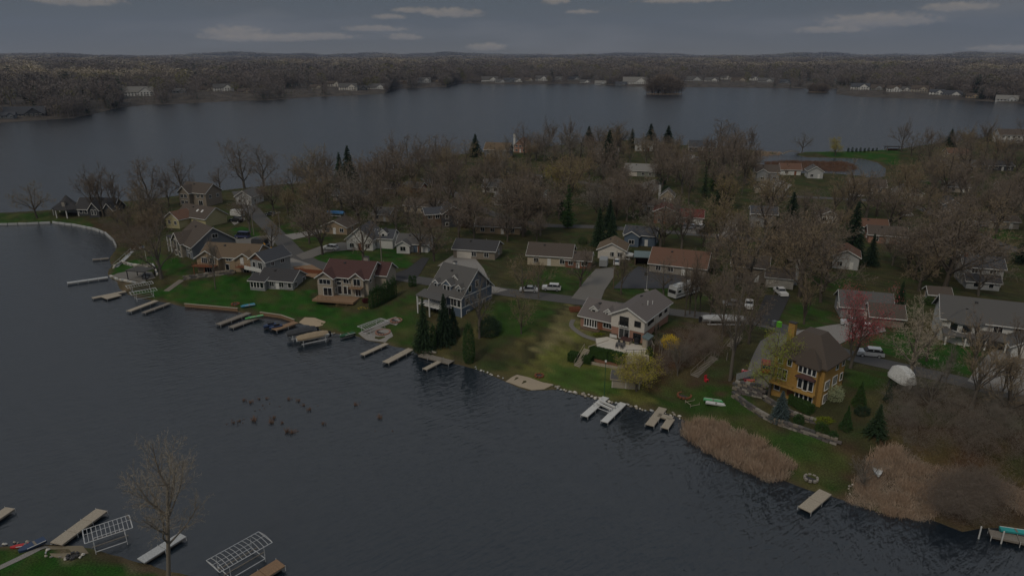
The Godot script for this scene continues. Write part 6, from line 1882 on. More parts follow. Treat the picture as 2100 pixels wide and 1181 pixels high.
func simple(label: String, at: Vector3, deg: float, w: float, d: float, h: float, rise: float, ridge: String, wall: String, roof: String, storeys := 1, garage := "", wing := 0.0, called := "house") -> Node3D:
	var t := house(label, at, deg, 0, 0, called, "shed" if called == "shed" else ("garage" if called == "garage" else "house"))
	var a := Vector3(0, 0, -d / 2)
	gable(t, a, w, d, h, rise, ridge, wall, roof, 0.45)
	for s in storeys:
		var y := 1.45 + s * 2.6
		var n := maxi(1, int(w / 3.2))
		if ridge == "z":
			n = maxi(1, int(w / 2.6))
		if called != "shed":
			for i in n:
				var x := w * ((i + 0.5) / n - 0.5) * 0.9
				if s == 0 and garage and (x > 0.0 if garage == "r" else x < 0.0):
					continue
				if s == 0 and i == n / 2 and not garage and n > 1:
					door(t, a, w, d, "f", x, "trim" if wall != "white" else "redwood")
				else:
					var p := face_at(a, w, d, "f", x, y)
					window(t, p[0], p[1], 1.3, 1.25, 2)
		row(t, a, w, d, "r", y, maxi(1, int(d / 4.5)), 1.1, 1.2)
		row(t, a, w, d, "l", y, maxi(1, int(d / 4.5)), 1.1, 1.2)
	if garage:
		door(t, a, w, d, "f", w * (0.24 if garage == "r" else -0.24), "trim" if wall in ["brick", "charcoal", "slate", "blue"] else "offwhite", minf(4.4, w * 0.42), 2.2, "garage_door")
	if wing > 0.0:
		gable(t, a + Vector3(-w / 2 + wing * 0.6, 0, d / 2 + 0.6), wing, 2.6, h, wing * 0.3, "z", wall, roof, 0.4)
		window(t, a + Vector3(-w / 2 + wing * 0.6, 1.5 + (storeys - 1) * 2.6, d / 2 + 1.95), 0.0, 1.6, 1.3, 2)
	return t

func village() -> void:
	var t := simple("pale grey gabled house at the top of the road", Vector3(-107.69, 3.5, -274.07), -12, 7.0, 9.0, 3.4, 2.2, "z", "palegrey", "r_grey")
	t = simple("white house with steep dark-trimmed gable and black eaves beside the white car", Vector3(-46.75, 3.55, -205.32), -10, 8.4, 9.5, 3.6, 3.4, "z", "white", "r_slate", 1)
	gable(t, Vector3(6.5, 0, -6.0), 6.0, 6.0, 3.4, 2.0, "x", "white", "r_slate", 0.4)
	dormer(t, Vector3(6.4, 3.2, -3.6), 2.6, 1.6, 2.4, "white", "r_dark", 1)
	t = simple("small white cottage with grey roof and a blue front door", Vector3(-30.22, 3.63, -202.77), -8, 9.6, 7.5, 2.7, 2.0, "x", "white", "r_grey", 1, "", 4.0)
	door(t, Vector3(0, 0, -3.75), 9.6, 7.7, "f", 0.9, "blue")
	t = simple("grey ranch house with double garage door and pale concrete drive", Vector3(-11.12, 3.87, -194.49), -14, 12.6, 8.5, 2.8, 1.9, "x", "taupe", "r_dark", 1, "l")
	t = simple("tan ranch house with brown roof and brick-fronted extension", Vector3(10.44, 4.07, -186.87), -12, 12.4, 8.5, 3.0, 2.4, "x", "cream", "r_brown", 1)
	gable(t, Vector3(8.2, 0, -2.4), 7.0, 6.0, 2.4, 1.6, "x", "brick", "r_brown", 0.4)
	wins(t, Vector3(8.2, 0, -2.4), 7.0, 6.0, "f", [[-2.0, 1.4, 1.2, 1.2, 2], [1.8, 1.4, 1.6, 1.2, 2]])
	door(t, Vector3(8.2, 0, -2.4), 7.0, 6.0, "f", 0.0, "trim")
	t = house("dark grey two-storey house with four white-framed windows on its gable", Vector3(-23.12, 3.52, -235.52), 18)
	gable(t, Vector3(2.6, 0, -4.0), 7.4, 9.0, 5.0, 2.4, "z", "charcoal", "r_dark", 0.4)
	gable(t, Vector3(-3.6, 0, -5.0), 6.0, 6.0, 4.6, 1.6, "x", "brown", "r_slate", 0.4)
	wins(t, Vector3(2.6, 0, -4.0), 7.4, 9.0, "f", [[-2.2, 3.9, 1.1, 1.3, 1], [2.2, 3.9, 1.1, 1.3, 1], [-2.2, 1.2, 1.1, 1.1, 1], [2.2, 1.2, 1.1, 1.1, 1]])
	wins(t, Vector3(-3.6, 0, -5.0), 6.0, 6.0, "f", [[-1.4, 3.6, 1.4, 1.3, 2], [1.2, 3.6, 1.4, 1.3, 2]])
	t = simple("low brown-roofed house with cream gable end left of the dark grey house", Vector3(-35.23, 3.5, -258.56), -20, 13.0, 8.5, 2.8, 2.2, "x", "cream", "r_brown", 1)
	simple("red-brown timber shed with grey roof near the lake", Vector3(-43.52, 3.5, -300.3), -22, 8.0, 5.5, 2.6, 1.6, "x", "redwood", "r_grey", 1, "", 0.0, "shed")
	simple("long tan house with low brown roof behind the grey ranch house", Vector3(-4.9, 3.57, -225.54), -9, 15.0, 8.0, 2.7, 1.8, "x", "tan", "r_brown", 1)
	simple("pale grey bungalow half hidden behind a broad bare tree", Vector3(-2.33, 3.5, -272.15), -18, 10.0, 8.0, 2.7, 2.0, "x", "palegrey", "r_grey", 1)
	simple("white bungalow with grey hip-height roof behind the pale grey bungalow", Vector3(-5.53, 3.5, -299.16), -12, 15.0, 9.0, 2.8, 2.4, "x", "white", "r_grey", 1)
	simple("lake house with blue-grey end wall and tan shingle roof at the far water edge", Vector3(-9.2, 3.5, -411.17), -14, 15.0, 10.0, 4.6, 3.4, "x", "slate", "r_tan", 2)
	t = simple("brick-gabled lake house with tall white chimney", Vector3(5.13, 3.5, -432.97), -18, 8.0, 9.0, 4.6, 4.0, "z", "pinkbrick", "r_rust", 2)
	chimney(t, Vector3(-5.0, 0, -4.0), 11.0, "white", 1.2, 1.2)
	simple("tiny grey cottage with white gable beside the yellow willow", Vector3(12.85, 3.5, -276.99), -16, 5.0, 6.5, 2.6, 1.8, "z", "palegrey", "r_teal", 1)
	simple("flat-fronted beige house with brown roof on the back road", Vector3(8.47, 3.5, -314.63), -12, 8.0, 8.0, 2.8, 1.4, "x", "beige", "r_brown", 1)
	t = simple("low grey-green house with pale green roof and side garage", Vector3(63.38, 3.5, -343.06), -16, 15.0, 9.0, 3.0, 2.6, "x", "sage", "r_pale", 1, "l")
	t = house("red brick split-level house with dark red roof and white garage door", Vector3(58.66, 3.5, -240.02), -14)
	gable(t, Vector3(-4.4, 0, -3.6), 7.6, 8.0, 4.6, 1.7, "z", "brick", "r_red", 0.5)
	gable(t, Vector3(4.0, 0, -4.0), 9.4, 7.6, 2.9, 1.9, "x", "brick", "r_red", 0.5)
	wins(t, Vector3(-4.4, 0, -3.6), 7.6, 8.0, "f", [[-1.7, 3.7, 1.3, 1.1, 2], [1.7, 3.7, 1.3, 1.1, 2], [-1.7, 1.1, 1.3, 1.0, 2], [1.7, 1.1, 1.3, 1.0, 2]])
	wins(t, Vector3(4.0, 0, -4.0), 9.4, 7.6, "f", [[-2.2, 1.5, 1.8, 1.3, 3]])
	door(t, Vector3(4.0, 0, -4.0), 9.4, 7.6, "f", -4.0, "trim")
	door(t, Vector3(4.0, 0, -4.0), 9.4, 7.6, "f", 2.4, "trim", 4.4, 2.2, "garage_door")
	t = simple("blue-grey house with dark roof in front of the back road", Vector3(39.98, 3.6, -210.32), -20, 9.6, 7.5, 3.6, 1.8, "x", "blue", "r_slate", 1, "", 4.4)
	t = simple("little gabled cottage with tall pale chimney", Vector3(63.09, 3.5, -277.97), -16, 5.2, 6.0, 3.0, 2.2, "z", "cream", "r_grey", 1)
	chimney(t, Vector3(-3.3, 0, -2.0), 7.0, "palegrey", 0.9, 0.9)
	simple("small grey cottage behind the red brick house", Vector3(53.57, 3.5, -259.43), -18, 7.0, 7.0, 2.7, 1.8, "x", "grey", "r_brown", 1)
	simple("grey house with double garage at the left bank of the pond", Vector3(122.06, 3.5, -330.3), -10, 11.0, 9.0, 4.4, 2.6, "x", "grey", "r_brown", 1, "l", 5.0)
	simple("tile-roofed white house right of the grey pond house", Vector3(140.08, 3.5, -347.53), -10, 9.5, 8.5, 2.8, 2.4, "x", "white", "r_rust", 1)
	simple("pale gabled garage with a dark car before it", Vector3(73.99, 3.5, -229.9), -12, 5.4, 7.0, 2.8, 1.7, "z", "palegrey", "r_pale", 1, "r", 0.0, "garage")
	t = simple("blue-sided split house with white-framed upper windows", Vector3(87.59, 3.5, -235.59), -14, 8.4, 8.0, 4.8, 1.8, "x", "grey", "r_slate", 2)
	simple("small garage with white door beside the back road", Vector3(108.62, 3.5, -299.16), -14, 5.0, 5.5, 2.5, 1.4, "z", "beige", "r_brown", 1, "l", 0.0, "garage")
	simple("pale two-gabled house at the marsh edge", Vector3(148.06, 3.5, -337.28), -12, 7.0, 8.0, 3.6, 2.2, "z", "palegrey", "r_grey", 1)
	simple("brown house with two cream-trimmed gables on the pond bank", Vector3(154.62, 3.5, -298.03), -16, 14.0, 9.0, 3.2, 2.4, "x", "tan", "r_brown", 1, "", 5.0)
	simple("white-gabled house behind the bend of the right-hand road", Vector3(165.2, 3.5, -284.03), -14, 9.5, 9.0, 3.0, 2.4, "z", "offwhite", "r_grey", 1)
	simple("low grey house with long pale roof near the right shore", Vector3(233.44, 3.5, -361.6), -12, 16.0, 9.0, 2.8, 2.4, "x", "grey", "r_grey", 1)
	simple("red-roofed cottage behind the long pale-roofed house", Vector3(260.76, 3.5, -407.06), -12, 11.0, 9.0, 2.8, 2.6, "x", "cream", "r_rust", 1)
	simple("white two-storey lake house at the right edge of the far shore", Vector3(345.46, 3.5, -483.94), -10, 18.0, 10.0, 5.4, 3.4, "x", "white", "r_brown", 2)
	simple("dark-roofed low shed with a white car at its front", Vector3(169.91, 3.5, -262.95), -20, 5.6, 9.0, 2.4, 2.0, "z", "slate", "r_slate", 1, "", 0.0, "shed")
	t = simple("stone-fronted carport house with a low brown roof", Vector3(170.33, 3.5, -233.44), -12, 9.0, 7.0, 2.6, 1.4, "x", "stone", "r_brown", 1)
	simple("small brown-roofed house with pale walls below the tallest spruce", Vector3(93.26, 3.51, -185.4), -24, 6.6, 8.0, 3.8, 1.7, "z", "palegrey", "r_rust", 1)
	t = simple("right-hand two-storey cottage with dark roof and brick chimney", Vector3(121.86, 3.5, -170.64), -18, 9.0, 7.0, 5.0, 2.0, "x", "palegrey", "r_slate", 2)
	chimney(t, Vector3(-3.8, 5.0, -3.0), 3.0, "brick")
	gable(t, Vector3(-0.6, 0, 1.6), 7.4, 4.0, 2.2, 1.2, "x", "palegrey", "r_dark", 0.4)
	wins(t, Vector3(-0.6, 0, 1.6), 7.4, 4.0, "f", [[-1.6, 1.2, 1.0, 1.0, 1], [1.8, 1.2, 1.0, 1.0, 1]])
	t = house("large white house with shingled turret, wide grey roof and pillared porch at right", Vector3(94.93, 4.86, -126.49), -22)
	gable(t, Vector3(0, 0, -6.5), 17.0, 9.0, 5.0, 3.2, "x", "white", "r_grey", 0.6)
	var c := MB.new()
	var wl := MB.new()
	for i in 8:
		var s0 := TAU * i / 8 + 0.39
		var s1 := TAU * (i + 1) / 8 + 0.39
		var e0 := Vector3(cos(s0) * 3.0, 0, sin(s0) * 3.0)
		var e1 := Vector3(cos(s1) * 3.0, 0, sin(s1) * 3.0)
		c.quad(e1 * 1.2 + Vector3(0, 4.7, 0), e0 * 1.2 + Vector3(0, 4.7, 0), e0 * 0.1 + Vector3(0, 7.0, 0), e1 * 0.1 + Vector3(0, 7.0, 0))
		wl.quad(e1 + Vector3(0, -2, 0), e0 + Vector3(0, -2, 0), e0 + Vector3(0, 4.8, 0), e1 + Vector3(0, 4.8, 0))
		if i in [0, 1, 2, 3, 7]:
			var m := (e0 + e1) / 2
			window(t, Vector3(-4.6, 3.6, -2.6) + m * 1.02, atan2(m.x, m.z), 1.5, 1.5, 1)
	mpart(t, "turret_wall", wl, M.white, Vector3(-4.6, 0, -2.6))
	mpart(t, "turret_roof", c, M.r_grey, Vector3(-4.6, 0, -2.6))
	wins(t, Vector3(0, 0, -6.5), 17.0, 9.0, "f", [[1.2, 3.6, 1.5, 1.5, 2], [4.5, 3.8, 0.9, 1.0, 1], [7.0, 3.6, 1.2, 1.3, 2]])
	shed_roof(t, Vector3(-8.5, 2.9, -1.9), Vector3(2.6, 2.9, -1.9), Vector3(0, -0.6, 3.6), "r_grey", "porch_roof")
	for x in [-8.0, -4.6, -1.2, 2.2]:
		bar(t, "column", Vector3(x, 0.2, 1.4), Vector3(0.26, 4.2, 0.26), "trim")
	gable(t, Vector3(6.2, 0, 0.4), 7.0, 6.0, 2.6, 2.2, "z", "white", "r_grey", 0.5)
	door(t, Vector3(6.2, 0, 0.4), 7.0, 6.0, "f", 0.0, "offwhite", 4.4, 2.2, "garage_door")
	window(t, Vector3(6.2, 3.4, 3.46), 0.0, 1.1, 0.9, 2)
	simple("small brown shed behind the turreted house", Vector3(102.93, 3.58, -156.95), -14, 4.6, 4.0, 2.3, 1.2, "x", "tan", "r_brown", 1, "", 0.0, "shed")
	t = simple("grey house behind the red-budding maple with wide brown garage roof", Vector3(79.27, 4.08, -144.89), -16, 10.5, 8.0, 2.8, 2.4, "x", "grey", "r_grey", 1)
	gable(t, Vector3(3.4, 0, 1.2), 6.4, 6.0, 2.6, 1.8, "x", "taupe", "r_brown", 0.5)
	door(t, Vector3(3.4, 0, 1.2), 6.4, 6.0, "f", 0.4, "taupe", 4.4, 2.2, "garage_door")
	t = simple("house with brown roof and wide garage beside a tall stone chimney", Vector3(62.37, 3.63, -173.55), -20, 9.0, 8.5, 4.2, 2.0, "x", "taupe", "r_brown", 1)
	gable(t, Vector3(7.6, 0, -1.2), 6.6, 8.0, 2.8, 1.6, "x", "offwhite", "r_brown", 0.4)
	door(t, Vector3(7.6, 0, -1.2), 6.6, 8.0, "f", 0.2, "offwhite", 4.6, 2.2, "garage_door")
	row(t, Vector3(7.6, 0, -4.2), 6.6, 8.0, "f", 3.6, 4, 0.9, 0.6)
	chimney(t, Vector3(11.6, -1.0, -2.0), 8.0, "palegrey", 0.9, 0.9)
	t = simple("wide low house with rusty brown roof behind the asphalt yard", Vector3(44.7, 3.78, -179.08), -22, 15.0, 11.0, 2.7, 3.0, "x", "stone", "r_rust", 1)
	t = house("open-fronted carport with pale metal roof beside the wide rusty-roofed house", Vector3(37.27, 3.8, -187.74), -10, 0, 0, "carport", "carport")
	bar(t, "back_wall", Vector3(0, 1.0, -4.5), Vector3(5.0, 2.8, 0.2), "brown")
	for x in [-2.4, 2.4]:
		bar(t, "side_wall", Vector3(x, 1.0, -2.4), Vector3(0.2, 2.8, 4.2), "brown")
	shed_roof(t, Vector3(-2.8, 2.4, 0.2), Vector3(2.8, 2.4, 0.2), Vector3(0, 0.5, -5.0), "r_teal")
	simple("white gabled garage at the end of the worn drive with trailer", Vector3(29.1, 3.82, -194.67), -14, 8.0, 8.0, 2.8, 2.0, "z", "offwhite", "r_tan", 1, "l", 0.0, "garage")
	simple("small grey-roofed house among bare trees left of the cream-gabled house", Vector3(-47.37, 3.5, -244.62), -16, 6.6, 7.0, 2.7, 1.8, "x", "cream", "r_grey", 1)
	simple("peach gable-ended house behind the lawn tree", Vector3(-59.53, 3.5, -225.8), -14, 9.0, 8.0, 2.6, 2.0, "z", "tan", "r_brown", 1)
	simple("long dark-roofed house below the pair of spruces", Vector3(-66.51, 3.5, -279.96), -12, 15.0, 8.0, 2.6, 1.6, "x", "taupe", "r_slate", 1)
	simple("low brown house at the lake edge right of the spruces", Vector3(-52.76, 3.5, -296.9), -14, 9.0, 7.0, 2.6, 1.8, "x", "brown", "r_brown", 1)
	simple("grey house by the far lake edge right of centre", Vector3(55.51, 3.5, -407.06), -12, 12.0, 9.0, 3.0, 2.6, "x", "palegrey", "r_grey", 1)
	simple("white-walled lake house between the dark spruces on the far edge", Vector3(84.33, 3.5, -439.94), -12, 14.0, 9.0, 4.4, 3.0, "x", "white", "r_grey", 2)
	simple("dark hip-shaped lake house at the left of the pond mouth", Vector3(118.37, 3.5, -435.27), -10, 16.0, 10.0, 3.2, 3.4, "x", "charcoal", "r_slate", 1)
	simple("pale bungalow under trees on the inner road", Vector3(95.09, 3.5, -387.63), -12, 12.0, 8.0, 2.7, 1.6, "x", "palegrey", "r_pale", 1)
	simple("white bungalow beside the tallest spruce", Vector3(113.14, 3.5, -241.55), -14, 7.0, 6.0, 2.7, 1.8, "z", "offwhite", "r_brown", 1)
	simple("brown-roofed house hidden among twiggy trees at right", Vector3(119.38, 3.5, -213.08), -18, 11.0, 8.0, 2.8, 2.0, "x", "pinkbrick", "r_brown", 1)
	simple("grey bungalow with rust roof above the maple", Vector3(121.03, 3.5, -225.82), -14, 9.0, 7.0, 2.6, 1.8, "x", "grey", "r_rust", 1)
	simple("cottage with pale roof under trees left of the carport house", Vector3(195.19, 3.5, -300.3), -12, 9.0, 7.0, 2.6, 1.8, "x", "beige", "r_grey", 1)
	simple("grey-brown house at the right edge behind bare trees", Vector3(216.91, 3.5, -294.68), -14, 12.0, 8.0, 2.8, 2.2, "x", "taupe", "r_brown", 1)
	simple("dark low house beyond the white road fork", Vector3(254.3, 3.5, -361.6), -12, 13.0, 8.0, 2.7, 2.0, "x", "charcoal", "r_dark", 1)

func buildings() -> void:
	lot_house()
	ochre_house()
	blue_house()
	maroon_house()
	shore_houses()
	village()

# ---------------------------------------------------------------- docks, boats, vehicles, garden things
func dock(label: String, a: Vector3, b: Vector3, width: float, m: String, posts := "metal", called := "dock") -> Node3D:
	# a is the shore end, b the water end; a deck of framed sections on pipe legs
	var t := thing(called, label, "dock", a, rad_to_deg(atan2(b.x - a.x, b.z - a.z)))
	var l := Vector2(b.x - a.x, b.z - a.z).length()
	var n := maxi(1, int(round(l / 2.6)))
	var s := l / n
	for i in n:
		bar(t, "deck_section", Vector3(0, -0.05, s * (i + 0.5)), Vector3(width, 0.12, s - 0.06), m)
		for e in [-1, 1]:
			bar(t, "side_rail", Vector3(e * (width / 2 - 0.03), -0.18, s * (i + 0.5)), Vector3(0.06, 0.16, s - 0.1), "oldwood")
	for i in n + 1:
		for e in [-1, 1]:
			if i > 0:
				rod(t, "leg", Vector3(e * (width / 2 + 0.05), -1.7, s * i - 0.1), Vector3(e * (width / 2 + 0.05), 0.12, s * i - 0.1), 0.04, posts, 5)
	return t

func canopy_lift(label: String, a: Vector3, b: Vector3, width: float, high: float, bows := 11) -> void:
	var t := thing("boat_lift", label, "boat lift", a, rad_to_deg(atan2(b.x - a.x, b.z - a.z)))
	var l := Vector2(b.x - a.x, b.z - a.z).length()
	var w := width / 2
	for e in [-1, 1]:
		rod(t, "canopy_rail", Vector3(e * w, high, 0.3), Vector3(e * w, high, l - 0.3), 0.05, "metal", 5)
		for z in [l * 0.2, l * 0.8]:
			rod(t, "leg", Vector3(e * w, -1.2, z), Vector3(e * w, high, z), 0.05, "metal", 5)
		rod(t, "cradle_beam", Vector3(e * w, 0.5, l * 0.2), Vector3(e * w, 0.5, l * 0.8), 0.06, "metal", 5)
		rod(t, "bunk", Vector3(e * w * 0.45, 0.75, l * 0.15), Vector3(e * w * 0.45, 0.75, l * 0.85), 0.08, "oldwood", 5)
	for z in [l * 0.2, l * 0.8]:
		rod(t, "cross_beam", Vector3(-w, 0.5, z), Vector3(w, 0.5, z), 0.06, "metal", 5)
	for i in bows:
		var z := l * (i + 0.5) / bows
		var m := MB.new()
		var last := Vector3(-w, high, z)
		for k in range(1, 5):
			var p := Vector3(-w + width * k / 4.0, high + 0.24 * sin(PI * k / 4.0), z)
			m.tube(last, p, 0.035, 0.035, 4, false)
			last = p
		mpart(t, "bow", m, M.metal)
	rod(t, "ridge", Vector3(0, high + 0.25, 0.3), Vector3(0, high + 0.25, l - 0.3), 0.035, "metal", 4)
	for z in [0.3, l - 0.3]:
		rod(t, "end_bar", Vector3(-w, high, z), Vector3(w, high, z), 0.05, "metal", 5)

func loft(sections: Array, m: MB) -> void:
	# rings of equal length, each an array of points; closed with fans
	for i in sections.size() - 1:
		var p: Array = sections[i]
		var q: Array = sections[i + 1]
		for k in p.size():
			var j := (k + 1) % p.size()
			m.quad(p[k], p[j], q[j], q[k])
	for e in [0, sections.size() - 1]:
		var p: Array = sections[e]
		for k in range(1, p.size() - 1):
			if e == 0:
				m.tri(p[0], p[k + 1], p[k])
			else:
				m.tri(p[0], p[k], p[k + 1])

func hull(l: float, w: float, h: float) -> MB:
	var m := MB.new()
	var rings := []
	for i in 8:
		var t := i / 7.0
		var half := w / 2 * (1.0 if t < 0.55 else sqrt(maxf(0.02, 1.0 - pow((t - 0.55) / 0.47, 2.0))))
		var keel := 0.25 * h * maxf(0.0, t - 0.6)
		var z := -l / 2 + l * t
		rings.append([Vector3(-half, h, z), Vector3(half, h, z), Vector3(half * 0.85, h * 0.4, z), Vector3(half * 0.2, keel, z), Vector3(-half * 0.2, keel, z), Vector3(-half * 0.85, h * 0.4, z)])
	loft(rings, m)
	return m

func cover(l: float, w: float, y: float, h: float) -> MB:
	# a tarpaulin stretched over a boat
	var m := MB.new()
	var rings := []
	for i in 9:
		var t := i / 8.0
		var half := w / 2 * (0.55 + 0.45 * minf(1.0, sin(PI * clampf(t, 0.04, 0.96)) * 2.2))
		var top := y + h * (0.45 + 0.55 * sin(PI * clampf(t * 0.8 + 0.1, 0.0, 1.0))) + 0.06 * (i % 2)
		var z := -l / 2 + l * t
		rings.append([Vector3(-half, y - 0.35, z), Vector3(-half * 0.98, y, z), Vector3(-half * 0.45, top - 0.08, z), Vector3(half * 0.05, top, z), Vector3(half * 0.5, top - 0.1, z), Vector3(half * 0.98, y, z), Vector3(half, y - 0.35, z)])
	loft(rings, m)
	return m

func tint(r: float, g: float, b: float, rough := 0.5) -> String:
	var k := "t%s_%s_%s_%s" % [r, g, b, rough]
	if not M.has(k):
		M[k] = mat(r, g, b, rough)
	return k

func covered_boat(label: String, at: Vector3, deg: float, l: float, cov: String, hull_m: String) -> void:
	var t := thing("covered_boat", label, "boat", at, deg)
	mpart(t, "hull", hull(l, 2.4, 0.9), M[hull_m], Vector3(0, 0.55, 0))
	mpart(t, "cover", cover(l * 0.98, 2.5, 1.5, 0.55), M[cov])
	bar(t, "outboard_motor", Vector3(0, 0.9, -l / 2 - 0.35), Vector3(0.5, 1.3, 0.6), "black")
	for e in [-1, 1]:
		bar(t, "lift_beam", Vector3(e * 1.3, 0.35, 0), Vector3(0.14, 0.2, l * 0.8), "metal")
		for z in [-0.35, 0.35]:
			rod(t, "lift_leg", Vector3(e * 1.5, -1.4, z * l), Vector3(e * 1.5, 1.2, z * l), 0.06, "metal", 5)

func car(label: String, at: Vector3, deg: float, paint_r: float, paint_g: float, paint_b: float, kind := "suv", category := "car") -> void:
	var t := thing("parked_car", label, category, at, deg, "vehicles in the drives and along the lanes")
	var body := tint(paint_r, paint_g, paint_b, 0.28)
	var l := 4.7
	var w := 1.85
	var roof := 1.72
	var prof := [Vector2(-2.35, 0.38), Vector2(-2.35, 0.95), Vector2(-2.2, 1.08), Vector2(-1.0, 1.14), Vector2(2.1, 1.12), Vector2(2.35, 0.98), Vector2(2.35, 0.38)]
	var cab := [Vector2(-1.15, 1.1), Vector2(-0.45, roof - 0.04), Vector2(0.2, roof), Vector2(1.75, roof - 0.05), Vector2(2.25, 1.1)]
	if kind == "sedan":
		roof = 1.46
		prof = [Vector2(-2.3, 0.34), Vector2(-2.3, 0.78), Vector2(-1.1, 0.95), Vector2(1.5, 0.98), Vector2(2.3, 0.92), Vector2(2.3, 0.34)]
		cab = [Vector2(-1.2, 0.93), Vector2(-0.4, roof - 0.03), Vector2(0.8, roof), Vector2(1.75, 0.96)]
	elif kind == "pickup":
		l = 5.5
		roof = 1.85
		prof = [Vector2(-2.7, 0.5), Vector2(-2.7, 1.1), Vector2(-1.3, 1.2), Vector2(2.8, 1.2), Vector2(2.8, 0.5)]
		cab = [Vector2(-1.3, 1.15), Vector2(-0.7, roof), Vector2(0.7, roof), Vector2(0.95, 1.15)]
	elif kind == "van":
		roof = 2.2
		cab = [Vector2(-1.9, 1.05), Vector2(-1.2, roof - 0.1), Vector2(-0.8, roof), Vector2(2.28, roof - 0.03), Vector2(2.33, 1.05)]
	var key := "car" + kind
	if not mesh_cache.has(key):
		var turn := Transform3D(Basis(Vector3.UP, -PI / 2), Vector3.ZERO)
		var b := MB.new()
		b.extrude(PackedVector2Array(prof), -w / 2, w / 2, turn)
		mesh_cache[key] = b.done()
		var c := MB.new()
		var lo := PackedVector2Array(cab)
		var k := lo.size()
		var rings := []
		for e in [-1.0, -0.93, 0.93, 1.0]:
			var ring := []
			for q in lo:
				var y: float = q.y
				var inset := (y - 1.0) * 0.16
				ring.append(turn * Vector3(q.x, y if absf(e) < 0.95 else lerpf(y, 1.1, 0.02), e * (w / 2 - maxf(0.0, inset) - 0.02)))
			rings.append(ring)
		loft(rings, c)
		mesh_cache[key + "cab"] = c.done()
		var tr := MB.new()
		tr.tube(Vector3(-0.12, 0, 0), Vector3(0.12, 0, 0), 0.35, 0.35, 12)
		mesh_cache["tyre"] = tr.done()
		var rm := MB.new()
		rm.tube(Vector3(-0.13, 0, 0), Vector3(0.13, 0, 0), 0.21, 0.21, 10)
		mesh_cache["rim"] = rm.done()
		var rf := MB.new()
		var xs := []
		for q in lo:
			if q.y > roof - 0.12:
				xs.append(q)
		rf.box(turn * Vector3((xs[0].x + xs[xs.size() - 1].x) / 2, roof - 0.02, 0), Vector3(w - 0.36, 0.1, absf(xs[xs.size() - 1].x - xs[0].x) + 0.1))
		mesh_cache[key + "roof"] = rf.done()
	part(t, "body", mesh_cache[key], M[body])
	part(t, "windows", mesh_cache[key + "cab"], M.pane)
	part(t, "roof", mesh_cache[key + "roof"], M[body])
	for sx in [-1, 1]:
		for z in [-1.45, 1.45]:
			var tyre := part(t, "wheel", mesh_cache["tyre"], M.tyre, Vector3(sx * (w / 2 - 0.1), 0.35, z))
			part(tyre, "rim", mesh_cache["rim"], M.rim)
		bar(t, "headlight", Vector3(sx * 0.68, 0.82, -l / 2 - 0.01 if kind != "sedan" else -2.31), Vector3(0.36, 0.16, 0.06), "trim")
		bar(t, "tail_light", Vector3(sx * 0.72, 0.9, l / 2 + 0.01 if kind != "sedan" else 2.31), Vector3(0.28, 0.22, 0.06), "r_red")
		# pillars
		bar(t, "pillar", Vector3(sx * (w / 2 - 0.11), 1.34 if kind != "sedan" else 1.18, 0.35), Vector3(0.06, 0.5, 0.14), body)
		bar(t, "pillar", Vector3(sx * (w / 2 - 0.13), 1.36 if kind != "sedan" else 1.2, 1.5 if kind != "pickup" else 0.7), Vector3(0.06, 0.52, 0.3), body)

func box_vehicle(called: String, label: String, category: String, at: Vector3, deg: float, size: Vector3, m: String, stripe: String) -> void:
	var t := thing(called, label, category, at, deg)
	var b := MB.new()
	b.extrude(PackedVector2Array([Vector2(-size.z / 2, 0.5), Vector2(-size.z / 2, size.y * 0.55), Vector2(-size.z / 2 + 0.35, size.y), Vector2(size.z / 2 - 0.15, size.y), Vector2(size.z / 2, size.y - 0.15), Vector2(size.z / 2, 0.5)]), -size.x / 2, size.x / 2, Transform3D(Basis(Vector3.UP, -PI / 2), Vector3.ZERO))
	mpart(t, "body", b, M[m])
	for e in [-1, 1]:
		bar(t, "stripe", Vector3(e * (size.x / 2 + 0.01), size.y * 0.38, 0), Vector3(0.04, 0.28, size.z * 0.92), stripe)
		if size.z > 5.0:
			for i in 4:
				var o := bar(t, "window_frame", Vector3(e * (size.x / 2 + 0.01), size.y * 0.66, -size.z * 0.36 + i * size.z * 0.24), Vector3(0.05, 0.75, size.z * 0.15), "trim")
				part(o, "pane", bar(o, "pane", Vector3.ZERO, Vector3(0.08, 0.62, size.z * 0.13), "black").mesh, M.pane)
				o.get_child(0).free()
		for z in ([-size.z * 0.3, size.z * 0.28] if size.z > 5.0 else [0.0]):
			var w := MB.new()
			w.tube(Vector3(-0.14, 0, 0), Vector3(0.14, 0, 0), 0.42, 0.42, 12)
			mpart(t, "wheel", w, M.tyre, Vector3(e * (size.x / 2 - 0.15), 0.42, z))
	bar(t, "windscreen", Vector3(0, size.y * 0.62, -size.z / 2 - 0.005), Vector3(size.x * 0.86, size.y * 0.26, 0.1), "black")
	if size.z > 5.0:
		for z in [-0.2, 0.2]:
			bar(t, "roof_unit", Vector3(0, size.y + 0.12, z * size.z), Vector3(0.9, 0.3, 1.0), "trim")

func pole(called: String, label: String, category: String, at: Vector3, h: float, r: float, m: String, arm := 0.0, deg := 0.0) -> Node3D:
	var t := thing(called, label, category, at, deg)
	var b := MB.new()
	b.tube(Vector3(0, -0.3, 0), Vector3(0, h, 0), r, r * 0.7, 8)
	mpart(t, "pole", b, M[m])
	if arm > 0:
		bar(t, "crossarm", Vector3(0, h - 0.5, 0), Vector3(arm, 0.12, 0.12), "oldwood")
		for x in [-0.45, 0.0, 0.45]:
			bar(t, "insulator", Vector3(x * arm, h - 0.36, 0), Vector3(0.1, 0.18, 0.1), "trim")
	return t

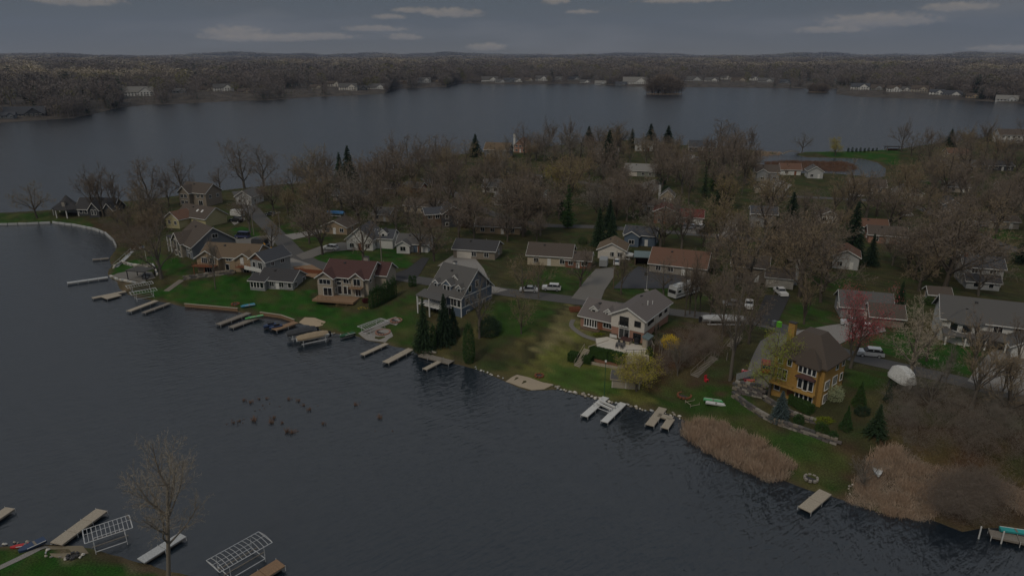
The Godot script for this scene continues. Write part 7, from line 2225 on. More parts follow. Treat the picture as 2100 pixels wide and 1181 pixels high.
func fire_pit(label: String, at: Vector3, r: float, m := "stone") -> void:
	var t := thing("fire_pit", label, "fire pit", at)
	var n := int(r * 11)
	for i in n:
		var a := TAU * i / n
		var s := bar(t, "stone", Vector3(cos(a) * r, 0.12, sin(a) * r), Vector3(0.42, 0.34, 0.3), m)
		s.rotation.y = -a + PI / 2
	var b := MB.new()
	b.tube(Vector3(0, -0.1, 0), Vector3(0, 0.06, 0), r * 0.85, r * 0.85, 16)
	mpart(t, "ash_bed", b, M.r_dark)

func stone_wall(label: String, line: Array, high: float, rows: int, each: float, m: Array, called := "stone_wall") -> void:
	# line: x, z pairs; stones laid in courses, each its own block
	var p := pts(line)
	var t := thing(called, label, "wall", Vector3(p[0].x, 0, p[0].y))
	var r := RandomNumberGenerator.new()
	r.seed = label.hash()
	for i in p.size() - 1:
		var d := p[i + 1] - p[i]
		var n := maxi(1, int(d.length() / each))
		for k in n:
			for c in rows:
				var q := p[i] + d * ((k + 0.5 + (0.25 if c % 2 else -0.25)) / n)
				var h := high / rows
				var size := Vector3(snappedf(d.length() / n * r.randf_range(0.86, 0.97), 0.1), snappedf(h * 0.94, 0.02), snappedf(r.randf_range(0.4, 0.6), 0.1))
				var o := bar(t, "stone", Vector3(q.x - p[0].x, gy(q.x, q.y) + h * (c + 0.5) - 0.15, q.y - p[0].y), size, m[r.randi() % m.size()])
				o.rotation = Vector3(r.randf_range(-0.05, 0.05), -d.angle() + r.randf_range(-0.06, 0.06), r.randf_range(-0.03, 0.03))

func rock_line(label: String, line: Array, gap: float, size: float) -> void:
	var c := Curve2D.new()
	for q in pts(line):
		c.add_point(q)
	var p0 := c.sample_baked(0)
	var t := thing("stone_edging", label, "stones", Vector3(p0.x, 0, p0.y))
	var r := RandomNumberGenerator.new()
	r.seed = label.hash()
	var kinds_of := []
	for k in 5:
		var m := MB.new()
		var s := SphereMesh.new()
		s.radius = 0.5
		s.height = 0.8
		s.radial_segments = 7
		s.rings = 4
		var arr := s.get_mesh_arrays()
		var f := FastNoiseLite.new()
		f.seed = k
		f.frequency = 0.9
		var v: PackedVector3Array = arr[Mesh.ARRAY_VERTEX]
		var ids: PackedInt32Array = arr[Mesh.ARRAY_INDEX]
		for i in range(0, ids.size(), 3):
			var a := v[ids[i]] * (1.0 + 0.7 * f.get_noise_3dv(v[ids[i]] * 2.0))
			var b := v[ids[i + 1]] * (1.0 + 0.7 * f.get_noise_3dv(v[ids[i + 1]] * 2.0))
			var d := v[ids[i + 2]] * (1.0 + 0.7 * f.get_noise_3dv(v[ids[i + 2]] * 2.0))
			m.tri(a, d, b)
		kinds_of.append(m.done())
	var l := 0.0
	while l < c.get_baked_length():
		var q := c.sample_baked(l) + Vector2(r.randfn(0, 0.2), r.randfn(0, 0.2))
		var o := part(t, "stone", kinds_of[r.randi() % 5], M[["stone", "palegrey", "beige", "offwhite"][r.randi() % 4]], Vector3(q.x - p0.x, maxf(gy(q.x, q.y), 0.0) + 0.12, q.y - p0.y), r.randf() * TAU)
		o.scale = Vector3(1.2, 0.9, 0.9) * size * r.randf_range(0.6, 1.25)
		l += gap * r.randf_range(0.7, 1.4)

func plank_wall(label: String, line: Array, high: float, each: float, m: String, called := "timber_bulkhead", ashore := false) -> void:
	var p := pts(line)
	var t := thing(called, label, "wall", Vector3(p[0].x, 0, p[0].y))
	for i in p.size() - 1:
		var d := p[i + 1] - p[i]
		var n := maxi(1, int(d.length() / each))
		for k in n:
			var q := p[i] + d * ((k + 0.5) / n)
			var lift := gy(q.x, q.y) + 0.55 if ashore else high
			var o := bar(t, "panel" if ashore else "board", Vector3(q.x - p[0].x, lift / 2 - 0.5 if not ashore else lift - 0.9, q.y - p[0].y), Vector3(snappedf(d.length() / n - 0.06, 0.01), high + 1.0 if not ashore else 1.8, 0.14), m)
			o.rotation.y = -d.angle()
		if ashore:
			continue
		var c := p[i] + d * 0.5
		var cap := bar(t, "cap_rail", Vector3(c.x - p[0].x, high + 0.04, c.y - p[0].y), Vector3(snappedf(d.length() + 0.1, 0.1), 0.1, 0.34), "palewood")
		cap.rotation.y = -d.angle()

func stairs(label: String, a: Vector3, b: Vector3, width: float, m: String, rails := true) -> void:
	# a is the lower end
	var t := thing("stairway", label, "stairs", a, rad_to_deg(atan2(b.x - a.x, b.z - a.z)))
	var l := Vector2(b.x - a.x, b.z - a.z).length()
	var h := b.y - a.y
	var n := maxi(3, int(maxf(h / 0.2, l / 0.45)))
	for i in n:
		bar(t, "step", Vector3(0, h * (i + 0.6) / n, l * (i + 0.5) / n), Vector3(width, 0.1, snappedf(l / n + 0.03, 0.01)), m)
	for e in [-1, 1]:
		rod(t, "stringer", Vector3(e * width / 2, 0, 0), Vector3(e * width / 2, h, l), 0.09, m, 4)
		if rails:
			rod(t, "handrail", Vector3(e * width / 2, 0.95, 0), Vector3(e * width / 2, h + 0.95, l), 0.05, m, 4)
			for i in 4:
				var q := Vector3(e * width / 2, h * i / 3.0, l * i / 3.0)
				rod(t, "post", q - Vector3(0, 0.5, 0), q + Vector3(0, 0.95, 0), 0.05, m, 4)

func patio_slab(called: String, outline: Array, top: float, deep: float, m: Material) -> void:
	var p := pts(outline)
	if Geometry2D.is_polygon_clockwise(p):
		p.reverse()
	var b := MB.new()
	var ids := Geometry2D.triangulate_polygon(p)
	for i in range(0, ids.size(), 3):
		var t := []
		for e in 3:
			t.append(Vector3(p[ids[i + e]].x, top, p[ids[i + e]].y))
		if (t[1] - t[0]).cross(t[2] - t[0]).y < 0:
			b.tri(t[0], t[2], t[1])
		else:
			b.tri(t[0], t[1], t[2])
	for i in p.size():
		var a := p[i]
		var c := p[(i + 1) % p.size()]
		b.quad(Vector3(c.x, top, c.y), Vector3(c.x, top - deep, c.y), Vector3(a.x, top - deep, a.y), Vector3(a.x, top, a.y))
	setting(called, b.done(), m)

func table_set(label: String, at: Vector3, deg: float) -> void:
	var t := thing("patio_table", label, "table", at, deg)
	bar(t, "tabletop", Vector3(0, 0.72, 0), Vector3(1.7, 0.06, 0.95), "r_grey")
	for x in [-0.75, 0.75]:
		for z in [-0.4, 0.4]:
			bar(t, "leg", Vector3(x, 0.35, z), Vector3(0.07, 0.7, 0.07), "charcoal")
	var k := 0
	for q in [[-0.5, 0.95, 0], [0.5, 0.95, 0], [-0.5, -0.95, 180], [0.5, -0.95, 180]]:
		var g := deg_to_rad(deg)
		var c := thing("patio_chair", "dark patio chair at the table, %s" % ["front left", "front right", "back left", "back right"][k], "chair", at + Vector3(q[0], 0, q[1]).rotated(Vector3.UP, g), deg + q[2], "chairs around the patio table")
		k += 1
		bar(c, "seat", Vector3(0, 0.43, 0), Vector3(0.48, 0.05, 0.48), "charcoal")
		bar(c, "backrest", Vector3(0, 0.7, 0.23), Vector3(0.48, 0.5, 0.05), "charcoal")
		for x in [-0.2, 0.2]:
			for z in [-0.2, 0.2]:
				bar(c, "leg", Vector3(x, 0.2, z), Vector3(0.04, 0.42, 0.04), "charcoal")

func hedge(label: String, a: Vector3, b: Vector3, thick: float, h: float, called := "hedge") -> void:
	var l := Vector2(b.x - a.x, b.z - a.z).length()
	var mid := (a + b) / 2
	var t := thing(called, label, "hedge", Vector3(mid.x, minf(a.y, b.y), mid.z), rad_to_deg(atan2(-(b.z - a.z), b.x - a.x)))
	part(t, "foliage", leafy(label.hash() % 999, Vector3(l / 2, h, thick / 2), int(900 + l * thick * 420), 0.13, "box"), M.hedge)
	bar(t, "inner_branches", Vector3(0, h * 0.45, 0), Vector3(l * 0.94, h * 0.84, thick * 0.86), "hedge")

func the_lot() -> void:
	var stone := mat(0.62, 0.57, 0.49, 0.85, noise_tex(0.05, 0.82, 1.0, 512, 5, 81), 0.3)
	patio_slab("patio", [17.4,-132.9,17.2,-127.8,19.3,-125.9,22.2,-124,26.8,-124,27.4,-129.8,21.7,-134.4], 4.5, 2.4, stone)
	ribbon("garden_path", [17.8,-133,15.4,-135.2,13.9,-137.5,12.9,-140.2,13.6,-143.2], 1.0, M.worn, 0.09)
	plank_wall("low pale panel wall at the foot of the lot's hedged terrace", [11.4,-128.3,13.1,-126.8,14.2,-126.4,17.5,-124.6,20.7,-123,22.9,-123.3], 0.0, 1.5, "palewood", "panel_wall", true)
	stairs("pale timber steps climbing through the lot's hedges", Vector3(12.89, 1.51, -125.48), Vector3(15.1, 4.2, -128), 1.3, "palewood")
	rod(thing("handrail", "pale handrail from the garden steps up to the patio", "handrail", Vector3(15.19, 4.2, -127.03)), "rail", Vector3(0, 0.9, 0), Vector3(4.4, 1.3, -2.6), 0.07, "palewood")
	hedge("clipped box hedge left of the garden steps", Vector3(11.54, 1.9, -128.12), Vector3(13.33, 1.97, -127.25), 2.0, 1.7)
	hedge("clipped box hedge right of the garden steps", Vector3(14.27, 2.05, -126.84), Vector3(15.92, 2.14, -125.94), 1.9, 1.5)
	hedge("long clipped hedge along the left front of the patio", Vector3(15.84, 2.7, -128.01), Vector3(19.23, 2.7, -126.12), 1.5, 2.1)
	hedge("long clipped hedge along the right front of the patio", Vector3(19.23, 2.7, -126.12), Vector3(22.4, 2.7, -124.04), 1.5, 2.1)
	drape("mulch_bed", [15.7,-127.5,20.4,-125.9,20.8,-123.6,17.5,-124.8], mat(0.15, 0.075, 0.045, 0.95), 0.07, 2.0)
	var t := thing("patio_railing", "dark rail fence at the patio's right edge", "fence", Vector3(22.4, 4.5, -124.69))
	railing(t, Vector3.ZERO, Vector3(28.77, 0, -134.8) - Vector3(24.22, 0, -134.8) + Vector3(0, 0, 0), "black", 1.0, 1.2)
	table_set("small grey table on the pale patio", Vector3(21.83, 4.5, -128.54), -20)
	t = thing("grill", "round black covered grill beside the house wall", "grill", Vector3(25.42, 4.5, -130.03))
	var s := SphereMesh.new()
	s.radius = 0.62
	s.height = 1.1
	part(t, "lid", s, M.black, Vector3(0, 0.8, 0))
	var sk := MB.new()
	sk.tube(Vector3(0, 0, 0), Vector3(0, 0.85, 0), 0.5, 0.6, 12)
	mpart(t, "skirt", sk, M.charcoal)
	t = thing("hot_tub", "hot tub under a brown two-leaf cover on the patio", "hot tub", Vector3(23.36, 4.5, -130.8), -34)
	bar(t, "shell", Vector3(0, 0.35, 0), Vector3(2.3, 0.7, 2.0), "cream")
	for x in [-0.58, 0.58]:
		bar(t, "cover_leaf", Vector3(x, 0.76, 0), Vector3(1.12, 0.12, 2.05), "r_maroon")
	t = thing("storage_bench", "white storage bench against the house beside the patio door", "bench", Vector3(21.22, 4.5, -133.39), -34)
	bar(t, "box", Vector3(0, 0.4, 0), Vector3(1.6, 0.8, 0.6), "white")
	bar(t, "lid", Vector3(0, 0.85, 0), Vector3(1.7, 0.08, 0.7), "r_brown")
	t = thing("lean_to", "narrow grey lean-to shed at the house's right front corner", "shed", Vector3(27.33, 4.2, -128.98), -34)
	bar(t, "wall", Vector3(0, 1.0, 0), Vector3(1.1, 2.4, 2.4), "stone")
	shed_roof(t, Vector3(-0.7, 2.5, -1.4), Vector3(-0.7, 2.5, 1.4), Vector3(1.5, -0.4, 0), "r_teal")
	bar(t, "door", Vector3(-0.1, 0.9, 1.22), Vector3(0.7, 1.9, 0.06), "palewood")
	t = house("low white boathouse with grey roof under the budding tree", Vector3(21.32, 0.89, -117.13), -14, 0, 0, "boathouse", "boathouse")
	gable(t, Vector3(0, 0, -1.6), 5.2, 3.2, 1.9, 0.9, "x", "offwhite", "r_grey", 0.3, -0.8, "palewood")
	for x in [-1.3, 1.3]:
		bar(t, "door", Vector3(x, 0.8, 0.04), Vector3(2.3, 1.6, 0.08), "beige")
	fire_pit("stone fire pit on the lot's lawn by the sand", Vector3(5.34, 0.71, -122.92), 0.8, "redwood")
	t = pole("lamp_post", "tall dark lamp post on the lawn beside the white docks", "lamp post", Vector3(17.02, 0.12, -114.69), 7.4, 0.07, "green")
	bar(t, "lamp_head", Vector3(0, 7.5, 0), Vector3(0.3, 0.3, 0.3), "trim")
	rock_line("pale boulders lining the lot's shore", [7.8,-119.7,9.7,-118.1,11.9,-116.9,17,-114.2,23,-111], 0.5, 0.62)
	dock("white dock at the left of the lot's empty lift", Vector3(17.33, 0.55, -114.44), Vector3(12.58, 0.55, -107.34), 1.3, "white")
	dock("white dock at the right of the lot's empty lift", Vector3(20.21, 0.55, -112.17), Vector3(15.81, 0.55, -105.3), 1.3, "white")
	t = thing("boat_lift", "empty metal boat lift with white bunks between the two white docks", "boat lift", Vector3(16.76, 0.2, -110.63), 48)
	for e in [-1, 1]:
		rod(t, "side_beam", Vector3(e * 1.2, 0.3, -1.8), Vector3(e * 1.2, 0.3, 1.8), 0.07, "metal", 5)
		var b := bar(t, "bunk", Vector3(e * 0.5, 0.75, 0), Vector3(0.3, 0.3, 3.4), "white")
		b.rotation.x = 0.06
		for z in [-1.7, 1.7]:
			rod(t, "leg", Vector3(e * 1.25, -1.4, z), Vector3(e * 1.25, 1.1, z), 0.06, "metal", 5)
	for z in [-1.2, 1.2]:
		rod(t, "cross_beam", Vector3(-1.2, 0.35, z), Vector3(1.2, 0.35, z), 0.06, "metal", 5)
	dock("brown dock leg right of the lot", Vector3(26.98, 0.55, -110.34), Vector3(23.38, 0.55, -104.14), 1.5, "palewood")
	dock("brown dock branch with a short return at its end", Vector3(25.61, 0.55, -107.86), Vector3(27.87, 0.55, -106.48), 1.3, "palewood")
	dock("short brown dock return facing open water", Vector3(27.62, 0.55, -106.48), Vector3(25.74, 0.55, -103.16), 1.3, "palewood")
	plant_shrub("forsythia", "bright yellow forsythia in bloom beside the lot house", "bush", Vector3(31.64, 4.78, -127.64), Vector3(1.9, 2.6, 1.9), "bloom_yellow", "round", 0.11, 3000)
	plant_shrub("forsythia", "yellow-green blooming bush in front of the patio fence", "bush", Vector3(23.77, 2.63, -123.08), Vector3(2.3, 3.0, 2.0), "bud_yellow", "round", 0.09, 2200)
	plant_shrub("evergreen_bush", "dark evergreen bush at the patio's right corner", "bush", Vector3(27.01, 3.56, -124.92), Vector3(0.8, 2.4, 0.8), "hedge", "column", 0.11, 1500)
	plant_shrub("evergreen_bush", "low spreading juniper under the patio rail", "bush", Vector3(25.74, 3.33, -124.74), Vector3(1.4, 1.0, 1.0), "shrub", "round", 0.1, 1200)
	plant_shrub("flower_bed", "low green perennials beside the lot house bay window", "plants", Vector3(18.26, 4.41, -134.94), Vector3(1.4, 0.5, 0.6), "shrub_lime", "round", 0.09, 700)
	t = thing("garden_trellis", "grey timber pergola posts on the slope right of the patio", "pergola", Vector3(29.12, 4.01, -125.55))
	for x in [-1.4, 0.2, 1.6]:
		for z in [-0.9, 0.9]:
			rod(t, "post", Vector3(x, -0.6, z), Vector3(x + 0.1, 2.6, z), 0.08, "oldwood", 5)
		rod(t, "crossbeam", Vector3(x, 2.5, -1.2), Vector3(x, 2.5, 1.2), 0.07, "oldwood", 4)
	t = thing("timber_bench", "brown timber planter at the lot's left rear corner", "planter", Vector3(14.61, 4.53, -148.37), 10)
	for y in [0.2, 0.5, 0.8]:
		bar(t, "plank", Vector3(0, y, 0), Vector3(2.6, 0.22, 0.2), "redwood")
		bar(t, "plank", Vector3(0, y, -1.2), Vector3(2.6, 0.22, 0.2), "redwood")

func water_side() -> void:
	stone_wall("pale concrete seawall round the peninsula's left bay", [-210.1,-253.3,-191.8,-253.3,-181.9,-254.9,-173.8,-256.5,-164,-252.5,-153.1,-246.4,-145,-239.8,-136.5,-229.5,-130.6,-220.6], 0.9, 1, 3.0, ["palegrey", "palegrey"], "seawall")
	plank_wall("brown timber bulkhead below the grey cottage", [-82.8,-164.4,-75.8,-162.8,-68.1,-161], 0.8, 0.55, "deck")
	plank_wall("brown timber bulkhead below the maroon-roofed house", [-61.6,-158.3,-55.8,-156.3,-51.7,-153.2], 0.8, 0.55, "deck")
	dock("short dark dock nearest the left bay seawall", Vector3(-125.7, 0.5, -207.25), Vector3(-129.92, 0.5, -205.61), 1.2, "oldwood")
	dock("long pale dock reaching left from the pergola terrace", Vector3(-114.95, 0.6, -187.35), Vector3(-123.31, 0.6, -181.99), 1.5, "palegrey")
	dock("pale dock with a square swim platform", Vector3(-103.38, 0.5, -175.16), Vector3(-109.2, 0.5, -169.64), 1.3, "palewood")
	dock("square swim platform moored beside the pale dock", Vector3(-103.91, 0.5, -172.75), Vector3(-106.16, 0.5, -169.64), 3.0, "palewood", "metal", "swim_platform")
	dock("grey dock, left of the close pair below the lift frames", Vector3(-91.4, 0.6, -167.47), Vector3(-94.5, 0.6, -159.57), 1.5, "palewood")
	dock("dark weathered dock, right of the close pair below the lift frames", Vector3(-87.29, 0.5, -165.89), Vector3(-90.42, 0.5, -158.82), 1.2, "oldwood")
	dock("grey dock left of the green canoe", Vector3(-64.39, 0.6, -158.55), Vector3(-68.88, 0.6, -150.75), 1.6, "oldwood")
	dock("dark dock carrying the green canoe", Vector3(-60.94, 0.5, -156.14), Vector3(-65.31, 0.5, -149.16), 1.6, "oldwood")
	dock("tan dock beside the pair of jet skis", Vector3(-50.89, 0.7, -152.07), Vector3(-54.57, 0.7, -147.16), 1.8, "deck")
	dock("pale dock below the paved beach terrace", Vector3(-27.41, 0.5, -139.68), Vector3(-31.61, 0.5, -133.67), 1.2, "palewood")
	dock("pale dock nearest the dark pines", Vector3(-21.64, 0.6, -136.52), Vector3(-25.96, 0.6, -129.54), 1.6, "palewood")
	dock("grey platform lying along the shore beyond the pines", Vector3(-19.33, 0.5, -133.92), Vector3(-12.4, 0.5, -129.76), 1.8, "oldwood")
	dock("narrow dock stem standing off the shore platform", Vector3(-14.42, 0.5, -130.96), Vector3(-17.61, 0.5, -126.49), 1.1, "palewood")
	dock("wide weathered dock below the right-hand reeds", Vector3(45.21, 0.6, -85.16), Vector3(40.44, 0.6, -80.98), 1.8, "palewood")
	var t := dock("grey dock with white posts at the lower right corner", Vector3(68.63, 0.7, -73.51), Vector3(62.77, 0.7, -76), 1.6, "oldwood", "white")
	for x in [0.9, 3.4, 6.0]:
		rod(t, "mooring_post", Vector3(0.9, -1.0, 8.5 - x), Vector3(0.9, 1.2, 8.5 - x), 0.1, "white", 6)
	dock("long weathered dock at the lower left shore", Vector3(-58.73, 0.6, -73.92), Vector3(-56.75, 0.6, -80.98), 1.9, "palewood")
	dock("dock tip cut by the left frame edge", Vector3(-70.52, 0.6, -77.83), Vector3(-69.73, 0.6, -81.42), 1.6, "palewood")
	dock("pale dock behind the tall near tree", Vector3(-46.21, 0.6, -70.74), Vector3(-43.19, 0.6, -75.73), 1.5, "palegrey")
	dock("brown dock at the bottom edge of the picture", Vector3(-31.72, 0.7, -66.45), Vector3(-28.57, 0.7, -70.36), 1.9, "deck")
	canopy_lift("bare white canopy frame of a boat lift at the lower left shore", Vector3(-54.66, 0, -73.08), Vector3(-49.83, 0, -76.5), 3.2, 2.2, 12)
	canopy_lift("bare white canopy frame of a boat lift over open water at bottom", Vector3(-35.99, 0, -67.64), Vector3(-31.13, 0, -73.45), 3.2, 2.2, 13)
	canopy_lift("white lift frame stored on the paved beach terrace", Vector3(-34.03, 0, -144.2), Vector3(-29.45, 1.1, -149.79), 3.0, 2.2, 12)
	canopy_lift("white lift frame ashore beside the sand beach", Vector3(-103.04, 0, -174.61), Vector3(-97.63, 0.88, -178.98), 2.8, 1.8, 12)
	canopy_lift("round-ended white lift frame at the water below the sand beach", Vector3(-98.62, 0.2, -168.22), Vector3(-93.37, 0.2, -172.44), 2.8, 1.9, 10)
	covered_boat("pontoon boat under a black cover on its lift", Vector3(-47.43, 0.2, -144.29), -58, 6.6, "charcoal", "slate")
	covered_boat("pontoon boat under a tan cover on its lift", Vector3(-44.14, 0.2, -141.48), -58, 7.0, "tan", "white")
	for q in [["black and blue jet ski on a float, left of two", Vector3(-56.34, 0.3, -149.66)], ["black and blue jet ski on a float, right of two", Vector3(-54.69, 0.3, -148.75)]]:
		t = thing("jet_ski", q[0], "jet ski", q[1], -55, "jet skis by the tan dock")
		mpart(t, "hull", hull(2.9, 1.15, 0.7), M[tint(0.03, 0.05, 0.11)])
		bar(t, "seat", Vector3(0, 0.85, -0.3), Vector3(0.42, 0.32, 1.3), "black")
		bar(t, "handlebar", Vector3(0, 1.1, 0.5), Vector3(0.7, 0.1, 0.12), "black")
		bar(t, "float", Vector3(0, -0.05, 0), Vector3(1.3, 0.25, 2.6), "charcoal")
	for q in [["dark green rowing boat drawn up at the waterline", Vector3(-37.15, 0.25, -144.46), -50, 3.6, 1.3, "green", 0.5], ["pale upturned kayak under the dark pines", Vector3(-17.56, 0.4, -134.65), 75, 3.2, 0.8, "beige", 0.4], ["lime green canoe lying on the dock", Vector3(-61.72, 0.66, -154.73), -58, 4.2, 0.8, "t0.1_0.4_0.12_0.5", 0.4], ["blue tarpaulined dinghy on the bank above the docks", Vector3(-66.22, 0.53, -162.92), -60, 3.4, 1.5, "t0.05_0.2_0.3_0.6", 0.5], ["white upturned skiff at the reeds' upper edge", Vector3(53.22, 2.64, -87.13), -20, 3.2, 1.2, "white", 0.5], ["white canoe lying beside a green one on the grass", Vector3(36.31, 1.83, -108.67), 70, 4.4, 0.8, "white", 0.4], ["green canoe lying beside a white one on the grass", Vector3(36.12, 1.88, -109.84), 72, 4.2, 0.8, "t0.1_0.35_0.15_0.5", 0.4], ["teal canoe on the lower right dock", Vector3(66.48, 0.75, -75.64), 75, 4.6, 0.9, "t0.03_0.3_0.3_0.4", 0.45], ["dark blue boat drawn up on the lower left bank", Vector3(-61.45, 0.29, -73.46), -40, 3.0, 1.3, "t0.03_0.05_0.1_0.4", 0.6], ["red kayak lying on the lower left bank", Vector3(-62.95, 0.16, -73.8), -75, 2.8, 0.7, "t0.4_0.03_0.03_0.4", 0.35]]:
		if q[5].begins_with("t0"):
			var n: PackedFloat64Array = q[5].substr(1).split_floats("_")
			tint(n[0], n[1], n[2], n[3])
		t = thing("small_boat", q[0], "boat", q[1], q[2])
		mpart(t, "hull", hull(q[3], q[4], q[6]), M[q[5]])
		bar(t, "thwart", Vector3(0, q[6] + 0.02, -q[3] * 0.1), Vector3(q[4] * 0.8, 0.05, 0.25), "oldwood")
		bar(t, "gunwale", Vector3(q[4] * 0.48, q[6] + 0.02, -q[3] * 0.12), Vector3(0.07, 0.06, q[3] * 0.7), "trim")
	rock_line("scattered stones along the waterline below the maroon-roofed house", [-42.1,-146.5,-38.8,-145.6,-35,-145.4], 1.1, 0.4)
	rock_line("dark stones along the bank beside the brown docks", [23.1,-110.8,25.6,-109.6,28.3,-109,29.8,-107.1], 0.7, 0.5)
	rock_line("small stones along the bank left of the lot", [-7.5,-127.8,-4.4,-125.1,-1.9,-122.9], 0.8, 0.45)
	rock_line("pale stones edging the trampled reeds", [48.4,-84.9,48.5,-85.7,49.2,-86.1,50.2,-86.4], 0.5, 0.45)
	rock_line("pale rip-rap stones along the lower left bank", [-66.2,-74.3,-63.9,-74.6,-59.3,-74.5], 0.7, 0.4)
	rock_line("stones ringing the lower left sand patch", [-59,-72.8,-57.9,-71.5,-54.7,-70.9,-53.6,-72.4], 0.6, 0.4)
	fire_pit("round paved fire pit above the beach terrace", Vector3(-27.04, 1.57, -150.47), 1.3, "pinkbrick")
	fire_pit("stone fire ring on the lawn above the wide weathered dock", Vector3(44.32, 0.7, -88.16), 0.9, "stone")
	fire_pit("brown fire ring on the lawn by the bulkhead", Vector3(-70.05, 0.55, -164.65), 0.9, "redwood")
	fire_pit("dark fire ring on the lower left sand patch", Vector3(-55.13, 0.51, -71.56), 0.6, "r_dark")
	fire_pit("wide flat fire ring on the right-hand lawn", Vector3(31.52, 1.21, -113.56), 1.2, "redwood")
	# tufts of old reeds standing in the open lake
	var tuft := reed_mesh(7, 44, 0.75, 0.5)
	var low := reed_mesh(8, 26, 0.35, 0.4)
	var k := 0
	for q in [["small brown reed tuft in the open lake, first from the left", -49.1, -105.4, 0.7], ["small brown reed tuft in the open lake, second from the left", -48.8, -107.0, 0.6], ["middling brown reed tuft in the open lake, third from the left", -48.1, -105.8, 0.8], ["small brown reed tuft in the open lake, fourth from the left", -47.2, -105.3, 0.6], ["middling brown reed tuft in the open lake, fifth from the left", -47.3, -106.4, 0.8], ["small brown reed tuft in the open lake, sixth from the left", -46.5, -105.8, 0.6], ["middling brown reed tuft in the open lake, seventh from the left", -49.3, -114.0, 1.0], ["small brown reed tuft in the open lake, eighth from the left", -46.8, -107.1, 0.7], ["tall brown reed tuft in the open lake, ninth from the left", -47.8, -113.2, 1.1], ["tall brown reed tuft in the open lake, tenth from the left", -44.8, -106.6, 1.5], ["small brown reed tuft in the open lake, eleventh from the left", -45.9, -110.1, 0.6], ["middling brown reed tuft in the open lake, twelfth from the left", -46.7, -114.5, 0.8], ["small brown reed tuft in the open lake, thirteenth from the left", -45.2, -110.5, 0.6], ["small brown reed tuft in the open lake, fourteenth from the left", -45.2, -112.1, 0.7], ["small brown reed tuft in the open lake, fifteenth from the left", -44.6, -111.0, 0.5], ["middling brown reed tuft in the open lake, sixteenth from the left", -45.4, -114.7, 0.8], ["small brown reed tuft in the open lake, seventeenth from the left", -44.2, -112.8, 0.6], ["tall brown reed tuft in the open lake, eighteenth from the left", -41.5, -105.8, 1.3], ["tall brown reed tuft in the open lake, nineteenth from the left", -41.7, -107.5, 1.1], ["small brown reed tuft in the open lake, twentieth from the left", -42.0, -111.7, 0.6], ["middling brown reed tuft in the open lake, twenty-first from the left", -39.7, -105.8, 0.8], ["tall brown reed tuft in the open lake, twenty-second from the left", -37.9, -102.8, 1.5], ["middling brown reed tuft in the open lake, twenty-third from the left", -41.2, -114.5, 1.0], ["tall brown reed tuft in the open lake, twenty-fourth from the left", -36.9, -102.5, 1.2], ["small brown reed tuft in the open lake, twenty-fifth from the left", -36.2, -103.0, 0.7], ["middling brown reed tuft in the open lake, twenty-sixth from the left", -39.2, -113.8, 1.0], ["middling brown reed tuft in the open lake, twenty-seventh from the left", -37.8, -112.1, 0.9], ["tall brown reed tuft in the open lake, twenty-eighth from the left", -36.3, -110.5, 1.1], ["small brown reed tuft in the open lake, twenty-ninth from the left", -35.2, -112.1, 0.5], ["middling brown reed tuft in the open lake, thirtieth from the left", -32.5, -105.4, 1.0], ["tall brown reed tuft in the open lake, thirty-first from the left", -28.4, -112.3, 1.2], ["small brown reed tuft in the open lake, thirty-second from the left", -23.1, -103.1, 0.5], ["tall brown reed tuft in the open lake, thirty-third from the left", -23.1, -107.5, 1.3], ["small brown reed tuft in the open lake, thirty-fourth from the left", -20.2, -103.1, 0.7]]:
		var o := thing("reed_tuft", q[0], "reeds", Vector3(q[1], 0, q[2]), k * 47.0, "reed tufts standing in the lake")
		k += 1
		o.scale = Vector3.ONE * q[3] * 0.85
		part(o, "stalks", tuft if q[3] > 0.75 else low, M.reed_rust)

func reed_mesh(sd: int, n: int, h: float, spread: float) -> ArrayMesh:
	var r := RandomNumberGenerator.new()
	r.seed = sd
	var b := MB.new()
	for k in n:
		var p := Vector3(r.randfn(0, spread * 0.45), -0.1, r.randfn(0, spread * 0.45))
		var d := Vector3(r.randfn(0, 0.3), 1.0, r.randfn(0, 0.3)).normalized()
		var l := h * r.randf_range(0.6, 1.25)
		var s := d.cross(Vector3(r.randfn(0, 1), 0, r.randfn(0, 1))).normalized() * 0.025
		var m := p + d * l * 0.6
		var e := m + (d + Vector3(r.randfn(0, 0.35), -0.1, r.randfn(0, 0.35))).normalized() * l * 0.45
		b.tri(p - s, m + s * 0.7, p + s)
		b.tri(p - s, m - s * 0.7, m + s * 0.7)
		b.tri(m - s, e, m + s)
	return b.done()

func scatter(outline: Array, count: int, sd: int, lo: float, hi: float, on_water := false) -> Array:
	var p := pts(outline)
	var box := Rect2(p[0], Vector2.ZERO)
	for q in p:
		box = box.expand(q)
	var r := RandomNumberGenerator.new()
	r.seed = sd
	var out := []
	while out.size() < count:
		var q := Vector2(r.randf_range(box.position.x, box.end.x), r.randf_range(box.position.y, box.end.y))
		if not Geometry2D.is_point_in_polygon(q, p):
			continue
		var s := r.randf_range(lo, hi)
		var y := maxf(gy(q.x, q.y), -0.1)
		out.append(Transform3D(Basis(Vector3.UP, r.randf() * TAU).rotated(Vector3.RIGHT, r.randfn(0, 0.06)).scaled(Vector3(s, s, s)), Vector3(q.x, y, q.y)))
	return out

